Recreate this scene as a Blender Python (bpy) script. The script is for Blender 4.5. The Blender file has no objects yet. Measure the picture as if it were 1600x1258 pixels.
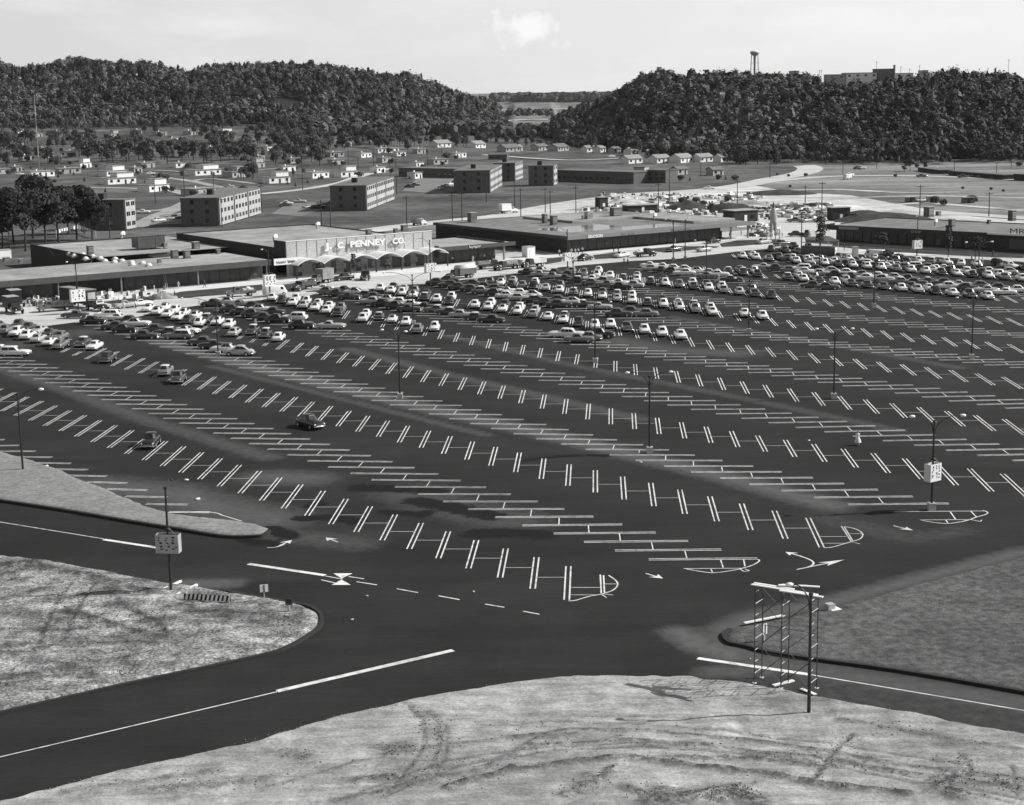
import bpy, bmesh, math, random
import numpy as np
from mathutils import Vector, Matrix
from mathutils.geometry import tessellate_polygon
R = math.radians
random.seed(7); rng = np.random.default_rng(7)
C = bpy.context.scene.collection
S = bpy.context.scene
# ------------------------------------------------------------------ camera
F = 2556.85; H = 41.95; PITCH = R(10.833); ROLL = R(0.991); CX, CY = 800.0, 629.0
cp, sp, cr, sr = math.cos(PITCH), math.sin(PITCH), math.cos(ROLL), math.sin(ROLL)
fwd = np.array([0, cp, -sp]); up0 = np.array([0, sp, cp]); rt0 = np.array([1.0, 0, 0])
right = cr * rt0 - sr * up0; up = sr * rt0 + cr * up0
cd = bpy.data.cameras.new('camera'); cam = bpy.data.objects.new('camera', cd); C.objects.link(cam)
cd.sensor_fit = 'HORIZONTAL'; cd.sensor_width = 36; cd.lens = F / 1600 * 36
cd.clip_start = 1; cd.clip_end = 40000
M = Matrix.Identity(4)
for i in range(3):
    M[i][0] = right[i]; M[i][1] = up[i]; M[i][2] = -fwd[i]
M[0][3], M[1][3], M[2][3] = 0, 0, H
cam.matrix_world = M; S.camera = cam
# ------------------------------------------------------------------ sky and sun
SUN_EL, SUN_AZ = R(37), R(7)            # azimuth counted from +X towards +Y
w = bpy.data.worlds.new('World'); S.world = w; w.use_nodes = True
nt = w.node_tree; nt.nodes.clear()
def wn(t, **k):
    n = nt.nodes.new(t)
    for a, b in k.items(): setattr(n, a, b)
    return n
sky = wn('ShaderNodeTexSky', sky_type='NISHITA', sun_disc=False)
sky.sun_elevation = SUN_EL; sky.sun_rotation = R(90) - SUN_AZ
sky.air_density = 1.0; sky.dust_density = 1.5; sky.ozone_density = 1.0
sep = wn('ShaderNodeSeparateColor'); nt.links.new(sky.outputs[0], sep.inputs[0])
# black-and-white film behind a yellow filter: mostly the red and green of the sky
mx = wn('ShaderNodeMath', operation='MULTIPLY'); mx.inputs[1].default_value = 0.6; nt.links.new(sep.outputs[0], mx.inputs[0])
mg = wn('ShaderNodeMath', operation='MULTIPLY_ADD'); mg.inputs[1].default_value = 0.4
nt.links.new(sep.outputs[1], mg.inputs[0]); nt.links.new(mx.outputs[0], mg.inputs[2])
# thin clouds
tc = wn('ShaderNodeTexCoord'); mp = wn('ShaderNodeMapping'); mp.inputs['Scale'].default_value = (5, 5, 22)
nt.links.new(tc.outputs['Generated'], mp.inputs[0])
no = wn('ShaderNodeTexNoise'); no.inputs['Scale'].default_value = 1.6; no.inputs['Detail'].default_value = 7; no.inputs['Roughness'].default_value = 0.6
nt.links.new(mp.outputs[0], no.inputs['Vector'])
ra = wn('ShaderNodeMapRange'); ra.inputs[1].default_value = 0.47; ra.inputs[2].default_value = 0.8; ra.inputs[3].default_value = 0; ra.inputs[4].default_value = 0.30
nt.links.new(no.outputs[0], ra.inputs[0])
# one small cumulus over the gap between the hills
def pixdir(u, v):
    d = right * (u - CX) / F + up * (CY - v) / F + fwd
    return d / np.linalg.norm(d)
cdir = pixdir(822, 44)
vs = wn('ShaderNodeVectorMath', operation='SUBTRACT'); vs.inputs[1].default_value = tuple(cdir); nt.links.new(tc.outputs['Generated'], vs.inputs[0])
vm = wn('ShaderNodeVectorMath', operation='MULTIPLY'); vm.inputs[1].default_value = (1 / 0.019, 1 / 0.05, 1 / 0.0095); nt.links.new(vs.outputs[0], vm.inputs[0])
vl = wn('ShaderNodeVectorMath', operation='LENGTH'); nt.links.new(vm.outputs[0], vl.inputs[0])
n2 = wn('ShaderNodeTexNoise'); n2.inputs['Scale'].default_value = 70; n2.inputs['Detail'].default_value = 6; n2.inputs['Roughness'].default_value = 0.62
nt.links.new(tc.outputs['Generated'], n2.inputs['Vector'])
ma = wn('ShaderNodeMath', operation='MULTIPLY_ADD'); ma.inputs[1].default_value = -3.8; nt.links.new(n2.outputs[0], ma.inputs[0]); nt.links.new(vl.outputs['Value'], ma.inputs[2])
rb = wn('ShaderNodeMapRange'); rb.inputs[1].default_value = -0.75; rb.inputs[2].default_value = -1.6; rb.inputs[3].default_value = 0; rb.inputs[4].default_value = 0.46
nt.links.new(ma.outputs[0], rb.inputs[0])
cs = wn('ShaderNodeMath', operation='MAXIMUM'); nt.links.new(ra.outputs[0], cs.inputs[0]); nt.links.new(rb.outputs[0], cs.inputs[1])
mixc = wn('ShaderNodeMix', data_type='RGBA'); mixc.inputs[7].default_value = (10.5, 10.5, 10.5, 1)
# bright haze low over the horizon, thinning upwards
sx = wn('ShaderNodeSeparateXYZ'); nt.links.new(tc.outputs['Generated'], sx.inputs[0])
hz = wn('ShaderNodeMapRange', interpolation_type='SMOOTHERSTEP'); hz.inputs[1].default_value = -0.05; hz.inputs[2].default_value = 0.42; hz.inputs[3].default_value = 0.86; hz.inputs[4].default_value = 0.0; nt.links.new(sx.outputs[2], hz.inputs[0])
hx = wn('ShaderNodeMapRange'); hx.inputs[1].default_value = -0.5; hx.inputs[2].default_value = 0.5; hx.inputs[3].default_value = 6.1; hx.inputs[4].default_value = 9.8; nt.links.new(sx.outputs[0], hx.inputs[0])
mixh = wn('ShaderNodeMix', data_type='RGBA'); nt.links.new(hz.outputs[0], mixh.inputs[0]); nt.links.new(mg.outputs[0], mixh.inputs[6]); nt.links.new(hx.outputs[0], mixh.inputs[7])
nt.links.new(cs.outputs[0], mixc.inputs[0]); nt.links.new(mixh.outputs[2], mixc.inputs[6])
bg = wn('ShaderNodeBackground'); bg.inputs[1].default_value = 0.095
out = wn('ShaderNodeOutputWorld'); nt.links.new(mixc.outputs[2], bg.inputs[0]); nt.links.new(bg.outputs[0], out.inputs[0])
sd = bpy.data.lights.new('sun', 'SUN'); sd.energy = 4.6; sd.angle = R(0.5); sd.color = (1, 0.995, 0.985)
so = bpy.data.objects.new('sun', sd); C.objects.link(so)
sv = Vector((math.cos(SUN_EL) * math.cos(SUN_AZ), math.cos(SUN_EL) * math.sin(SUN_AZ), math.sin(SUN_EL)))
so.rotation_euler = sv.to_track_quat('Z', 'Y').to_euler(); so.location = (150, 100, 200)
S.view_settings.view_transform = 'Standard'; S.view_settings.look = 'None'; S.view_settings.exposure = 0.22; S.view_settings.gamma = 1.0
S.render.engine = 'CYCLES'; S.cycles.max_bounces = 5; S.cycles.diffuse_bounces = 2; S.cycles.glossy_bounces = 2; S.cycles.transparent_max_bounces = 4
# ------------------------------------------------------------------ pixels of the photograph -> places on the ground
def ray(u, v):
    return right * (u - CX) / F + up * (CY - v) / F + fwd
def at(u, v, z=0.0):
    d = ray(u, v); t = (z - H) / d[2]
    return Vector((d[0] * t, d[1] * t, z))
def proj(p):
    q = np.array([p[0], p[1], p[2] - H]); y = q @ fwd
    return CX + F * (q @ right) / y, CY - F * (q @ up) / y
def ppm(p): return F / p[1]             # pixels per metre there
def sst(t):
    t = np.clip(t, 0, 1); return t * t * (3 - 2 * t)
_U = [-900, 0, 40, 90, 130, 200, 260, 300, 340, 400, 460, 520, 560, 600, 650, 690, 720, 760, 790, 815, 840, 862, 900, 940, 970, 1000, 1040, 1080, 1130, 1180, 1240, 1290, 1350, 1400, 1450, 1500, 1560, 1600, 2500]
_VT = [110, 98, 105, 103, 94, 98, 103, 111, 104, 100, 99, 103, 110, 113, 121, 128, 143, 153, 163, 205, 205, 190, 167, 152, 139, 125, 115, 120, 115, 113, 115, 124, 121, 119, 119, 112, 121, 123, 140]
_DF = [1500, 1500, 1500, 1500, 1500, 1500, 1490, 1480, 1480, 1490, 1500, 1500, 1500, 1510, 1530, 1560, 1600, 1680, 1760, 1700, 1560, 1430, 1310, 1230, 1180, 1130, 1080, 1050, 1020, 1000, 975, 955, 945, 935, 930, 930, 930, 930, 930]
_DT = [d + (330 if u < 815 else 240) for u, d in zip(_U, _DF)]
_RB = [18, 18, 18, 18, 18, 18, 18, 18, 17, 15, 13, 11, 9, 8, 6, 4, 3, 1, 0] + [0] * 20
_ZT = []
for u_, v_, d_ in zip(_U, _VT, _DT):
    yh = CY - F * math.tan(PITCH) - (u_ - CX) * math.tan(ROLL)
    _ZT.append(0 if u_ in (815, 840) else max(0, H + (yh - v_) * d_ / F - 13.5))
def terrain(x, y):
    x = np.asarray(x, float); y = np.asarray(y, float)
    D = np.maximum(y, 1.0); U = CX + F * 1.018 * x / np.maximum(y, 60)
    U = U - 0.0
    df = np.interp(U, _U, _DF); dt = np.interp(U, _U, _DT); zt = np.interp(U, _U, _ZT); rb_ = np.interp(U, _U, _RB)
    z = rb_ * sst((D - 930) / 560)
    z = z + np.maximum(zt - rb_, 0) * np.sin(np.clip((D - df) / (dt - df), 0, 1) * math.pi / 2) ** 1.15
    z = np.where((D > dt) & (zt > 4), z - (D - dt) * 0.02, z)
    z = np.where(D > 3200, z * np.clip(1 - (D - 3200) / 2000, 0, 1) + sst((D - 4500) / 2500) * 16, z)
    bump = np.sin(x * .021 + y * .013) * np.sin(y * .017 - x * .009) * 1.0
    z = z + np.where(D > 800, bump * np.clip((D - 800) / 500, 0, 1), 0)
    return z - 0.12 * (D < 5000)
def hit(u, v):
    d = ray(u, v); ds = np.concatenate([np.arange(60, 2600, 2.0), np.arange(2600, 9000, 25.0)])
    t = ds / d[1]; x = d[0] * t; z = H + d[2] * t; h = terrain(x, ds)
    i = np.argmax(z < h)
    if not (z < h).any(): i = len(ds) - 1
    return Vector((x[i], ds[i], float(h[i])))
# ------------------------------------------------------------------ materials (a grey world: black-and-white film)
MATS = {}
def mat(name, lo, hi=None, scale=1.0, detail=4.0, rough=0.8, spec=0.3, stretch=(1, 1, 1), coord='Object', metal=0.0, bump=0.0, contrast=(0.3, 0.7), rot=0.0, second=None, coat=0.0):
    if name in MATS: return MATS[name]
    m = bpy.data.materials.new(name); m.use_nodes = True; t = m.node_tree; b = t.nodes['Principled BSDF']
    b.inputs['Roughness'].default_value = rough; b.inputs['Metallic'].default_value = metal
    b.inputs['Specular IOR Level'].default_value = spec
    if coat: b.inputs['Coat Weight'].default_value = coat; b.inputs['Coat Roughness'].default_value = 0.08
    if hi is None: hi = lo * 1.12; 
    if coord == 'World': g = t.nodes.new('ShaderNodeNewGeometry'); o = g.outputs['Position']
    else: g = t.nodes.new('ShaderNodeTexCoord'); o = g.outputs['Object']
    mpn = t.nodes.new('ShaderNodeMapping'); mpn.inputs['Scale'].default_value = stretch; mpn.inputs['Rotation'].default_value = (0, 0, rot)
    t.links.new(o, mpn.inputs[0])
    n = t.nodes.new('ShaderNodeTexNoise'); n.inputs['Scale'].default_value = scale; n.inputs['Detail'].default_value = detail; n.inputs['Roughness'].default_value = 0.6
    t.links.new(mpn.outputs[0], n.inputs['Vector'])
    cr_ = t.nodes.new('ShaderNodeValToRGB'); e = cr_.color_ramp.elements
    e[0].position, e[1].position = contrast; e[0].color = (lo, lo, lo, 1); e[1].color = (hi, hi, hi, 1)
    t.links.new(n.outputs[0], cr_.inputs[0]); last = cr_.outputs[0]
    for sc in (second or []):
        # (scale, detail, lo multiplier, hi multiplier, stretch, rot, contrast)
        s_, d_, l_, h_, st_, ro_, co_ = sc
        m2 = t.nodes.new('ShaderNodeMapping'); m2.inputs['Scale'].default_value = st_; m2.inputs['Rotation'].default_value = (0, 0, ro_); t.links.new(o, m2.inputs[0])
        k = t.nodes.new('ShaderNodeTexNoise'); k.inputs['Scale'].default_value = s_; k.inputs['Detail'].default_value = d_; k.inputs['Roughness'].default_value = 0.65; t.links.new(m2.outputs[0], k.inputs['Vector'])
        r2 = t.nodes.new('ShaderNodeMapRange'); r2.inputs[1].default_value, r2.inputs[2].default_value = co_; r2.inputs[3].default_value = l_; r2.inputs[4].default_value = h_; t.links.new(k.outputs[0], r2.inputs[0])
        x = t.nodes.new('ShaderNodeMix'); x.data_type = 'RGBA'; x.blend_type = 'MULTIPLY'; x.inputs[0].default_value = 1
        t.links.new(last, x.inputs[6]); t.links.new(r2.outputs[0], x.inputs[7]); last = x.outputs[2]
    t.links.new(last, b.inputs['Base Color'])
    if bump:
        bn = t.nodes.new('ShaderNodeBump'); bn.inputs['Strength'].default_value = bump; bn.inputs['Distance'].default_value = 0.1
        t.links.new(n.outputs[0], bn.inputs['Height']); t.links.new(bn.outputs[0], b.inputs['Normal'])
    MATS[name] = m; return m
ROWA = R(-51)
m_asph = mat('asphalt', 0.017, 0.026, scale=0.08, detail=8, rough=0.9, spec=0.15, coord='World', contrast=(0.3, 0.72),
             second=[(0.25, 5, 0.88, 1.14, (1, 12, 1), -ROWA, (0.35, 0.7)), (0.02, 5, 0.86, 1.28, (1, 9, 1), -ROWA, (0.35, 0.7)), (2.2, 4, 0.88, 1.14, (1, 1, 1), 0, (0.3, 0.7)), (0.035, 6, 0.85, 1.25, (1, 1, 1), 0, (0.4, 0.75))])
m_road = mat('road_asphalt', 0.017, 0.026, scale=0.25, detail=8, rough=0.88, spec=0.2, coord='World',
             second=[(0.12, 5, 0.86, 1.2, (0.25, 2.0, 1), R(-14), (0.3, 0.7)), (3, 3, 0.9, 1.1, (1, 1, 1), 0, (0.3, 0.7))])
m_road2 = mat('dusty_asphalt', 0.05, 0.085, scale=0.3, detail=8, rough=0.9, spec=0.15, coord='World',
             second=[(0.2, 5, 0.7, 1.3, (0.3, 2.5, 1), R(14), (0.3, 0.7)), (3, 3, 0.9, 1.1, (1, 1, 1), 0, (0.3, 0.7))])
m_dirt = mat('dirt', 0.28, 0.48, scale=0.35, detail=12, rough=0.95, spec=0.1, coord='World', contrast=(0.32, 0.66), bump=0.35,
             second=[(0.5, 8, 0.62, 1.18, (0.35, 2.2, 1), R(-12), (0.3, 0.66)), (4.0, 4, 0.74, 1.18, (1, 1, 1), 0, (0.34, 0.66)), (0.06, 5, 0.7, 1.15, (1, 1, 1), 0, (0.32, 0.65)), (14, 3, 0.78, 1.18, (1, 1, 1), 0, (0.3, 0.7))])
m_weeds = mat('weedy_dirt', 0.15, 0.46, scale=0.5, detail=12, rough=0.95, spec=0.1, coord='World', contrast=(0.36, 0.62), bump=0.4,
             second=[(0.28, 8, 0.5, 1.15, (0.5, 1.6, 1), R(-12), (0.38, 0.62)), (4, 6, 0.45, 1.35, (1, 1, 1), 0, (0.38, 0.62)), (9, 3, 0.7, 1.2, (1, 1, 1), 0, (0.3, 0.7))])
m_gisl = mat('dry_grass', 0.17, 0.30, scale=1.8, detail=8, rough=0.95, spec=0.1, coord='World', bump=0.4,
             second=[(7, 4, 0.7, 1.25, (1, 1, 1), 0, (0.3, 0.7)), (0.12, 5, 0.8, 1.15, (1, 1, 1), 0, (0.3, 0.7))])
m_lawn = mat('lawn', 0.05, 0.15, scale=1.4, detail=10, rough=0.95, spec=0.1, coord='World', bump=0.4,
             second=[(6, 5, 0.6, 1.4, (1, 1, 1), 0, (0.3, 0.7)), (0.1, 5, 0.7, 1.2, (1, 1, 1), 0, (0.3, 0.7))])
m_field = mat('field', 0.062, 0.145, scale=0.03, detail=10, rough=0.95, spec=0.05, coord='World',
             second=[(0.15, 8, 0.7, 1.35, (1, 1, 1), 0, (0.35, 0.7)), (0.006, 4, 0.8, 1.5, (1, 3, 1), 0, (0.4, 0.75))])
m_field2 = mat('open_field', 0.12, 0.30, scale=0.012, detail=10, rough=0.95, spec=0.05, coord='World',
             second=[(0.02, 8, 0.65, 1.4, (0.3, 3, 1), 0, (0.35, 0.7)), (0.3, 6, 0.75, 1.25, (1, 1, 1), 0, (0.3, 0.7))])
m_far = mat('far_field', 0.10, 0.26, scale=0.006, detail=10, rough=0.95, spec=0.05, coord='World', second=[(0.02, 8, 0.5, 1.35, (1, .5, 1), 0, (0.35, 0.65))])
m_yard = mat('bare_yard', 0.36, 0.66, scale=0.03, detail=10, rough=0.95, spec=0.05, coord='World', contrast=(0.35, 0.62),
             second=[(0.05, 8, 0.5, 1.2, (0.4, 2.5, 1), 0, (0.34, 0.6)), (0.4, 6, 0.7, 1.2, (1, 1, 1), 0, (0.3, 0.7))])
m_drive = mat('pale_road', 0.46, 0.62, scale=0.06, detail=8, rough=0.9, spec=0.1, coord='World',
             second=[(0.1, 6, 0.72, 1.1, (0.25, 3, 1), R(-35), (0.3, 0.7)), (1, 4, 0.9, 1.1, (1, 1, 1), 0, (0.3, 0.7))])
m_walk = mat('concrete_walk', 0.58, 0.72, scale=0.4, detail=6, rough=0.85, spec=0.2, coord='World')
m_soil = mat('planting_soil', 0.04, 0.085, scale=0.3, detail=8, rough=0.95, spec=0.05, coord='World', second=[(2, 5, 0.6, 1.4, (1, 1, 1), 0, (0.3, 0.7))])
m_under = mat('forest_floor', 0.02, 0.045, scale=0.05, detail=8, rough=1, spec=0.0, coord='World')
m_paint = mat('line_paint', 0.30, 0.72, scale=1.1, detail=10, rough=0.7, spec=0.2, coord='World', contrast=(0.3, 0.52), second=[(0.05, 4, 0.72, 1.05, (1, 1, 1), 0, (0.3, 0.6))])
m_paint2 = mat('thin_line_paint', 0.4, 0.6, scale=1.3, detail=8, rough=0.7, spec=0.2, coord='World', contrast=(0.25, 0.6))
m_oil = mat('oil_stain', 0.014, 0.02, scale=2, rough=0.6, spec=0.3, coord='World')
m_dust = mat('dust_stain', 0.07, 0.12, scale=0.8, detail=8, rough=0.95, coord='World')
m_kerb = mat('kerb_asphalt', 0.02, 0.03, scale=2, rough=0.8, coord='World')
m_kerbc = mat('kerb_concrete', 0.34, 0.46, scale=2, rough=0.8, coord='World')
m_black = mat('black_metal', 0.012, 0.02, scale=6, rough=0.5, spec=0.4)
m_pole = mat('pole_paint', 0.016, 0.026, scale=6, rough=0.45, spec=0.5)
m_greymetal = mat('grey_metal', 0.16, 0.22, scale=5, rough=0.5, spec=0.5)
m_pipe = mat('scaffold_pipe', 0.03, 0.06, scale=5, rough=0.45, spec=0.5)
m_galv = mat('galvanised_rung', 0.42, 0.62, scale=5, rough=0.4, spec=0.5)
m_white = mat('white_paint', 0.74, 0.82, scale=2, rough=0.5, spec=0.4)
m_plank = mat('pale_plank', 0.62, 0.8, scale=3, detail=8, stretch=(0.3, 3, 3), rough=0.8)
m_glass = mat('dark_glass', 0.012, 0.03, scale=3, rough=0.08, spec=0.6)
m_globe = mat('lamp_globe', 0.8, 0.86, scale=3, rough=0.2, spec=0.6)
m_conc = mat('concrete', 0.36, 0.46, scale=1.2, detail=8, rough=0.85)
m_roof = mat('gravel_roof', 0.27, 0.36, scale=0.2, detail=10, rough=0.95, coord='World', second=[(0.05, 6, 0.66, 1.2, (1, 1, 1), 0, (0.32, 0.66)), (0.3, 5, 0.85, 1.12, (1, 4, 1), R(-35), (0.3, 0.7)), (3, 4, 0.85, 1.15, (1, 1, 1), 0, (0.3, 0.7))])
m_roofd = mat('grey_roof', 0.155, 0.22, scale=0.2, detail=10, rough=0.95, coord='World', second=[(0.05, 6, 0.75, 1.2, (1, 1, 1), 0, (0.3, 0.7))])
m_wet = mat('wet_roof', 0.05, 0.075, scale=0.1, detail=4, rough=0.12, spec=0.5, coord='World')
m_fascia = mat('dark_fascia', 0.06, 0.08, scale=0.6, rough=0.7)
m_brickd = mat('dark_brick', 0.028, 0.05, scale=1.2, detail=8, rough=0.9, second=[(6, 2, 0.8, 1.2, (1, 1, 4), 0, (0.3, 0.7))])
m_brick = mat('brick', 0.13, 0.2, scale=1.0, detail=8, rough=0.9, second=[(5, 2, 0.8, 1.2, (1, 1, 4), 0, (0.3, 0.7))])
m_panel = mat('aggregate_panel', 0.36, 0.52, scale=3.0, detail=8, rough=0.9, contrast=(0.35, 0.65))
m_seam = mat('panel_seam', 0.09, 0.13, scale=2)
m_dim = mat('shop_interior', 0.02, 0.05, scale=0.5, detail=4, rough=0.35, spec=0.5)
m_shopw = mat('shop_wall', 0.2, 0.3, scale=0.5, detail=4, rough=0.8)
m_shopd = mat('dim_display', 0.06, 0.14, scale=0.5, detail=4, rough=0.8)
m_sheet = mat('sheet_metal', 0.3, 0.42, scale=1, rough=0.5, spec=0.5)
m_dsheet = mat('dark_sheet_metal', 0.06, 0.1, scale=1, rough=0.5, spec=0.5)
m_house = mat('house_wall', 0.7, 0.82, scale=1, rough=0.8)
m_houseg = mat('grey_house_wall', 0.32, 0.42, scale=1, rough=0.8)
m_hroof = mat('house_roof', 0.12, 0.18, scale=0.8, detail=6, rough=0.9)
m_hroofl = mat('pale_house_roof', 0.22, 0.3, scale=0.8, detail=6, rough=0.9)
m_aptl = mat('apartment_panel', 0.34, 0.44, scale=0.8, rough=0.8)
m_wood = mat('weathered_pole', 0.03, 0.05, scale=3, rough=0.9)
m_tyre = mat('tyre', 0.014, 0.02, scale=6, rough=0.8)
m_hub = mat('hubcap', 0.55, 0.7, scale=6, rough=0.25, spec=0.6, metal=0.5)
m_chrome = mat('chrome', 0.6, 0.7, scale=6, rough=0.2, metal=0.9)
m_trunk = mat('bark', 0.03, 0.05, scale=3, rough=0.95)
m_skin = mat('skin', 0.32, 0.38, scale=5, rough=0.6)
m_hair = mat('hair', 0.02, 0.03, scale=8, rough=0.7)
m_cw = mat('pale_cloth', 0.55, 0.7, scale=5, rough=0.9)
m_cd = mat('dark_cloth', 0.03, 0.05, scale=5, rough=0.9)
CAR = {k: mat('car_paint_' + n, lo, hi, scale=1.5, rough=0.28, spec=0.5, coat=0.6) for k, n, lo, hi in
       [('w', 'white', .66, .76), ('l', 'pale_grey', .36, .44), ('g', 'mid_grey', .13, .19), ('d', 'dark', .035, .055), ('k', 'black', .012, .018)]}
def leafmat(name, lo, hi):
    m = bpy.data.materials.new(name); m.use_nodes = True; t = m.node_tree; b = t.nodes['Principled BSDF']
    b.inputs['Roughness'].default_value = 0.75; b.inputs['Specular IOR Level'].default_value = 0.12
    a = t.nodes.new('ShaderNodeAttribute'); a.attribute_name = 'tone'
    r = t.nodes.new('ShaderNodeMapRange'); r.inputs[3].default_value = lo; r.inputs[4].default_value = hi; t.links.new(a.outputs['Fac'], r.inputs[0])
    t.links.new(r.outputs[0], b.inputs['Base Color'])
    MATS[name] = m; return m
m_leaf = leafmat('foliage', 0.018, 0.12)
m_leafd = leafmat('dark_foliage', 0.014, 0.055)
# ------------------------------------------------------------------ mesh helpers
class MB:
    def __init__(s): s.v = []; s.f = []; s.m = []; s.sm = []
    def add(s, vs, fs, m=0, smooth=False):
        o = len(s.v); s.v += [tuple(p) for p in vs]
        for f in fs: s.f.append([i + o for i in f]); s.m.append(m); s.sm.append(smooth)
    def box(s, x0, x1, y0, y1, z0, z1, m=0, mtx=None):
        vs = [Vector((x, y, z)) for z in (z0, z1) for y in (y0, y1) for x in (x0, x1)]
        if mtx is not None: vs = [mtx @ p for p in vs]
        s.add(vs, [(0, 2, 3, 1), (4, 5, 7, 6), (0, 1, 5, 4), (2, 6, 7, 3), (0, 4, 6, 2), (1, 3, 7, 5)], m)
    def obox(s, p, ang, lx, ly, z0, z1, m=0):
        s.box(-lx / 2, lx / 2, -ly / 2, ly / 2, z0, z1, m, Matrix.Translation((p[0], p[1], 0)) @ Matrix.Rotation(ang, 4, 'Z'))
    def tube(s, pts, r, n=8, m=0, cap=True, smooth=True):
        pts = [Vector(p) for p in pts]; rs = r if isinstance(r, (list, tuple)) else [r] * len(pts); rings = []
        for i, p in enumerate(pts):
            d = (pts[min(i + 1, len(pts) - 1)] - pts[max(i - 1, 0)]).normalized()
            a = d.orthogonal().normalized() if abs(d.z) < 0.99 else Vector((1, 0, 0)); b = d.cross(a).normalized(); a = b.cross(d)
            rings.append([p + (a * math.cos(2 * math.pi * k / n) + b * math.sin(2 * math.pi * k / n)) * rs[i] for k in range(n)])
        vs = [q for r_ in rings for q in r_]; fs = []
        for i in range(len(pts) - 1):
            for k in range(n): fs.append((i * n + k, i * n + (k + 1) % n, (i + 1) * n + (k + 1) % n, (i + 1) * n + k))
        s.add(vs, fs, m, smooth)
        if cap:
            s.add(rings[0][::-1], [tuple(range(n))], m); s.add(rings[-1], [tuple(range(n))], m)
    def ball(s, c, rx, ry, rz, n=10, k=6, m=0):
        vs = []; fs = []
        for j in range(k + 1):
            a = math.pi * j / k
            for i in range(n):
                b = 2 * math.pi * i / n
                vs.append((c[0] + rx * math.sin(a) * math.cos(b), c[1] + ry * math.sin(a) * math.sin(b), c[2] + rz * math.cos(a)))
        for j in range(k):
            for i in range(n): fs.append((j * n + i, (j + 1) * n + i, (j + 1) * n + (i + 1) % n, j * n + (i + 1) % n))
        s.add(vs, fs, m, True)
    def prism(s, poly, z0, z1, m=0, mt=None):
        n = len(poly); a = sum(poly[i][0] * poly[(i + 1) % n][1] - poly[(i + 1) % n][0] * poly[i][1] for i in range(n))
        if a < 0: poly = poly[::-1]
        vs = [(p[0], p[1], z0) for p in poly] + [(p[0], p[1], z1) for p in poly]
        s.add(vs, [(i, (i + 1) % n, (i + 1) % n + n, i + n) for i in range(n)], m)
        s.add(vs[n:], [tuple(range(n))], m if mt is None else mt); s.add(vs[:n][::-1], [tuple(range(n))], m)
    def ribbon(s, pts, wd, z, m=0):
        pts = [Vector((p[0], p[1], 0)) for p in pts]; L = []; Rr = []
        for i, p in enumerate(pts):
            d = (pts[min(i + 1, len(pts) - 1)] - pts[max(i - 1, 0)]); d = d.normalized() if d.length > 1e-6 else Vector((1, 0, 0))
            n_ = Vector((-d.y, d.x, 0)); w_ = wd[i] if isinstance(wd, (list, tuple)) else wd
            L.append((p.x + n_.x * w_ / 2, p.y + n_.y * w_ / 2, z)); Rr.append((p.x - n_.x * w_ / 2, p.y - n_.y * w_ / 2, z))
        n = len(pts); s.add(L + Rr, [(i, i + n, i + 1 + n, i + 1) for i in range(n - 1)], m)
    def quad(s, a, b, c, d, m=0): s.add([a, b, c, d], [(0, 1, 2, 3)], m)
    def mesh(s, name, mats):
        me = bpy.data.meshes.new(name); me.from_pydata(s.v, [], s.f)
        for x in mats: me.materials.append(x)
        me.polygons.foreach_set('material_index', s.m); me.polygons.foreach_set('use_smooth', s.sm); me.update(); return me
    def build(s, name, mats, parent=None, loc=None):
        if not isinstance(mats, (list, tuple)): mats = [mats]
        o = bpy.data.objects.new(name, s.mesh(name, mats)); C.objects.link(o)
        if parent is not None: o.parent = parent
        if loc is not None: o.location = loc
        return o
def tag(o, label=None, cat=None, group=None, kind=None):
    if label: o['label'] = label
    if cat: o['category'] = cat
    if group: o['group'] = group
    if kind: o['kind'] = kind
    return o
def empty(name, loc, rz=0.0, label=None, cat=None, group=None):
    o = bpy.data.objects.new(name, None); C.objects.link(o); o.location = loc; o.rotation_euler = (0, 0, rz); o.empty_display_size = 0.5
    return tag(o, label, cat, group)
def copy_tree(o, parent=None):
    c = o.copy(); C.objects.link(c)
    if parent is not None: c.parent = parent
    for ch in list(o.children): copy_tree(ch, c)
    return c
ORD = ['first', 'second', 'third', 'fourth', 'fifth', 'sixth', 'seventh', 'eighth', 'ninth', 'tenth', 'eleventh', 'twelfth', 'thirteenth', 'fourteenth', 'fifteenth', 'sixteenth', 'seventeenth', 'eighteenth', 'nineteenth', 'twentieth']
def ordn(i): return ORD[i] if i < 20 else '%dth' % (i + 1) if i != 20 else '21st'
def pix(*ps): return [at(u, v) for u, v in ps]
def smooth_line(ps, n=6):
    ps = [Vector((p[0], p[1], 0)) for p in ps]; o = []
    for i in range(len(ps) - 1):
        p0 = ps[max(i - 1, 0)]; p1 = ps[i]; p2 = ps[i + 1]; p3 = ps[min(i + 2, len(ps) - 1)]
        for k in range(n):
            t = k / n
            o.append(0.5 * ((2 * p1) + (p2 - p0) * t + (2 * p0 - 5 * p1 + 4 * p2 - p3) * t * t + (3 * p1 - p0 - 3 * p2 + p3) * t ** 3))
    o.append(ps[-1]); return o
def text_mesh(body, size, depth=0.0, shear=0.0, bold=0.035):
    cu = bpy.data.curves.new('lettering', 'FONT'); cu.body = body; cu.size = size; cu.extrude = depth; cu.align_x = 'LEFT'; cu.resolution_u = 3; cu.shear = shear; cu.offset = bold * size
    o = bpy.data.objects.new('lettering', cu); C.objects.link(o)
    dg = bpy.context.evaluated_depsgraph_get(); me = bpy.data.meshes.new_from_object(o.evaluated_get(dg))
    bpy.data.objects.remove(o); return me
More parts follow.
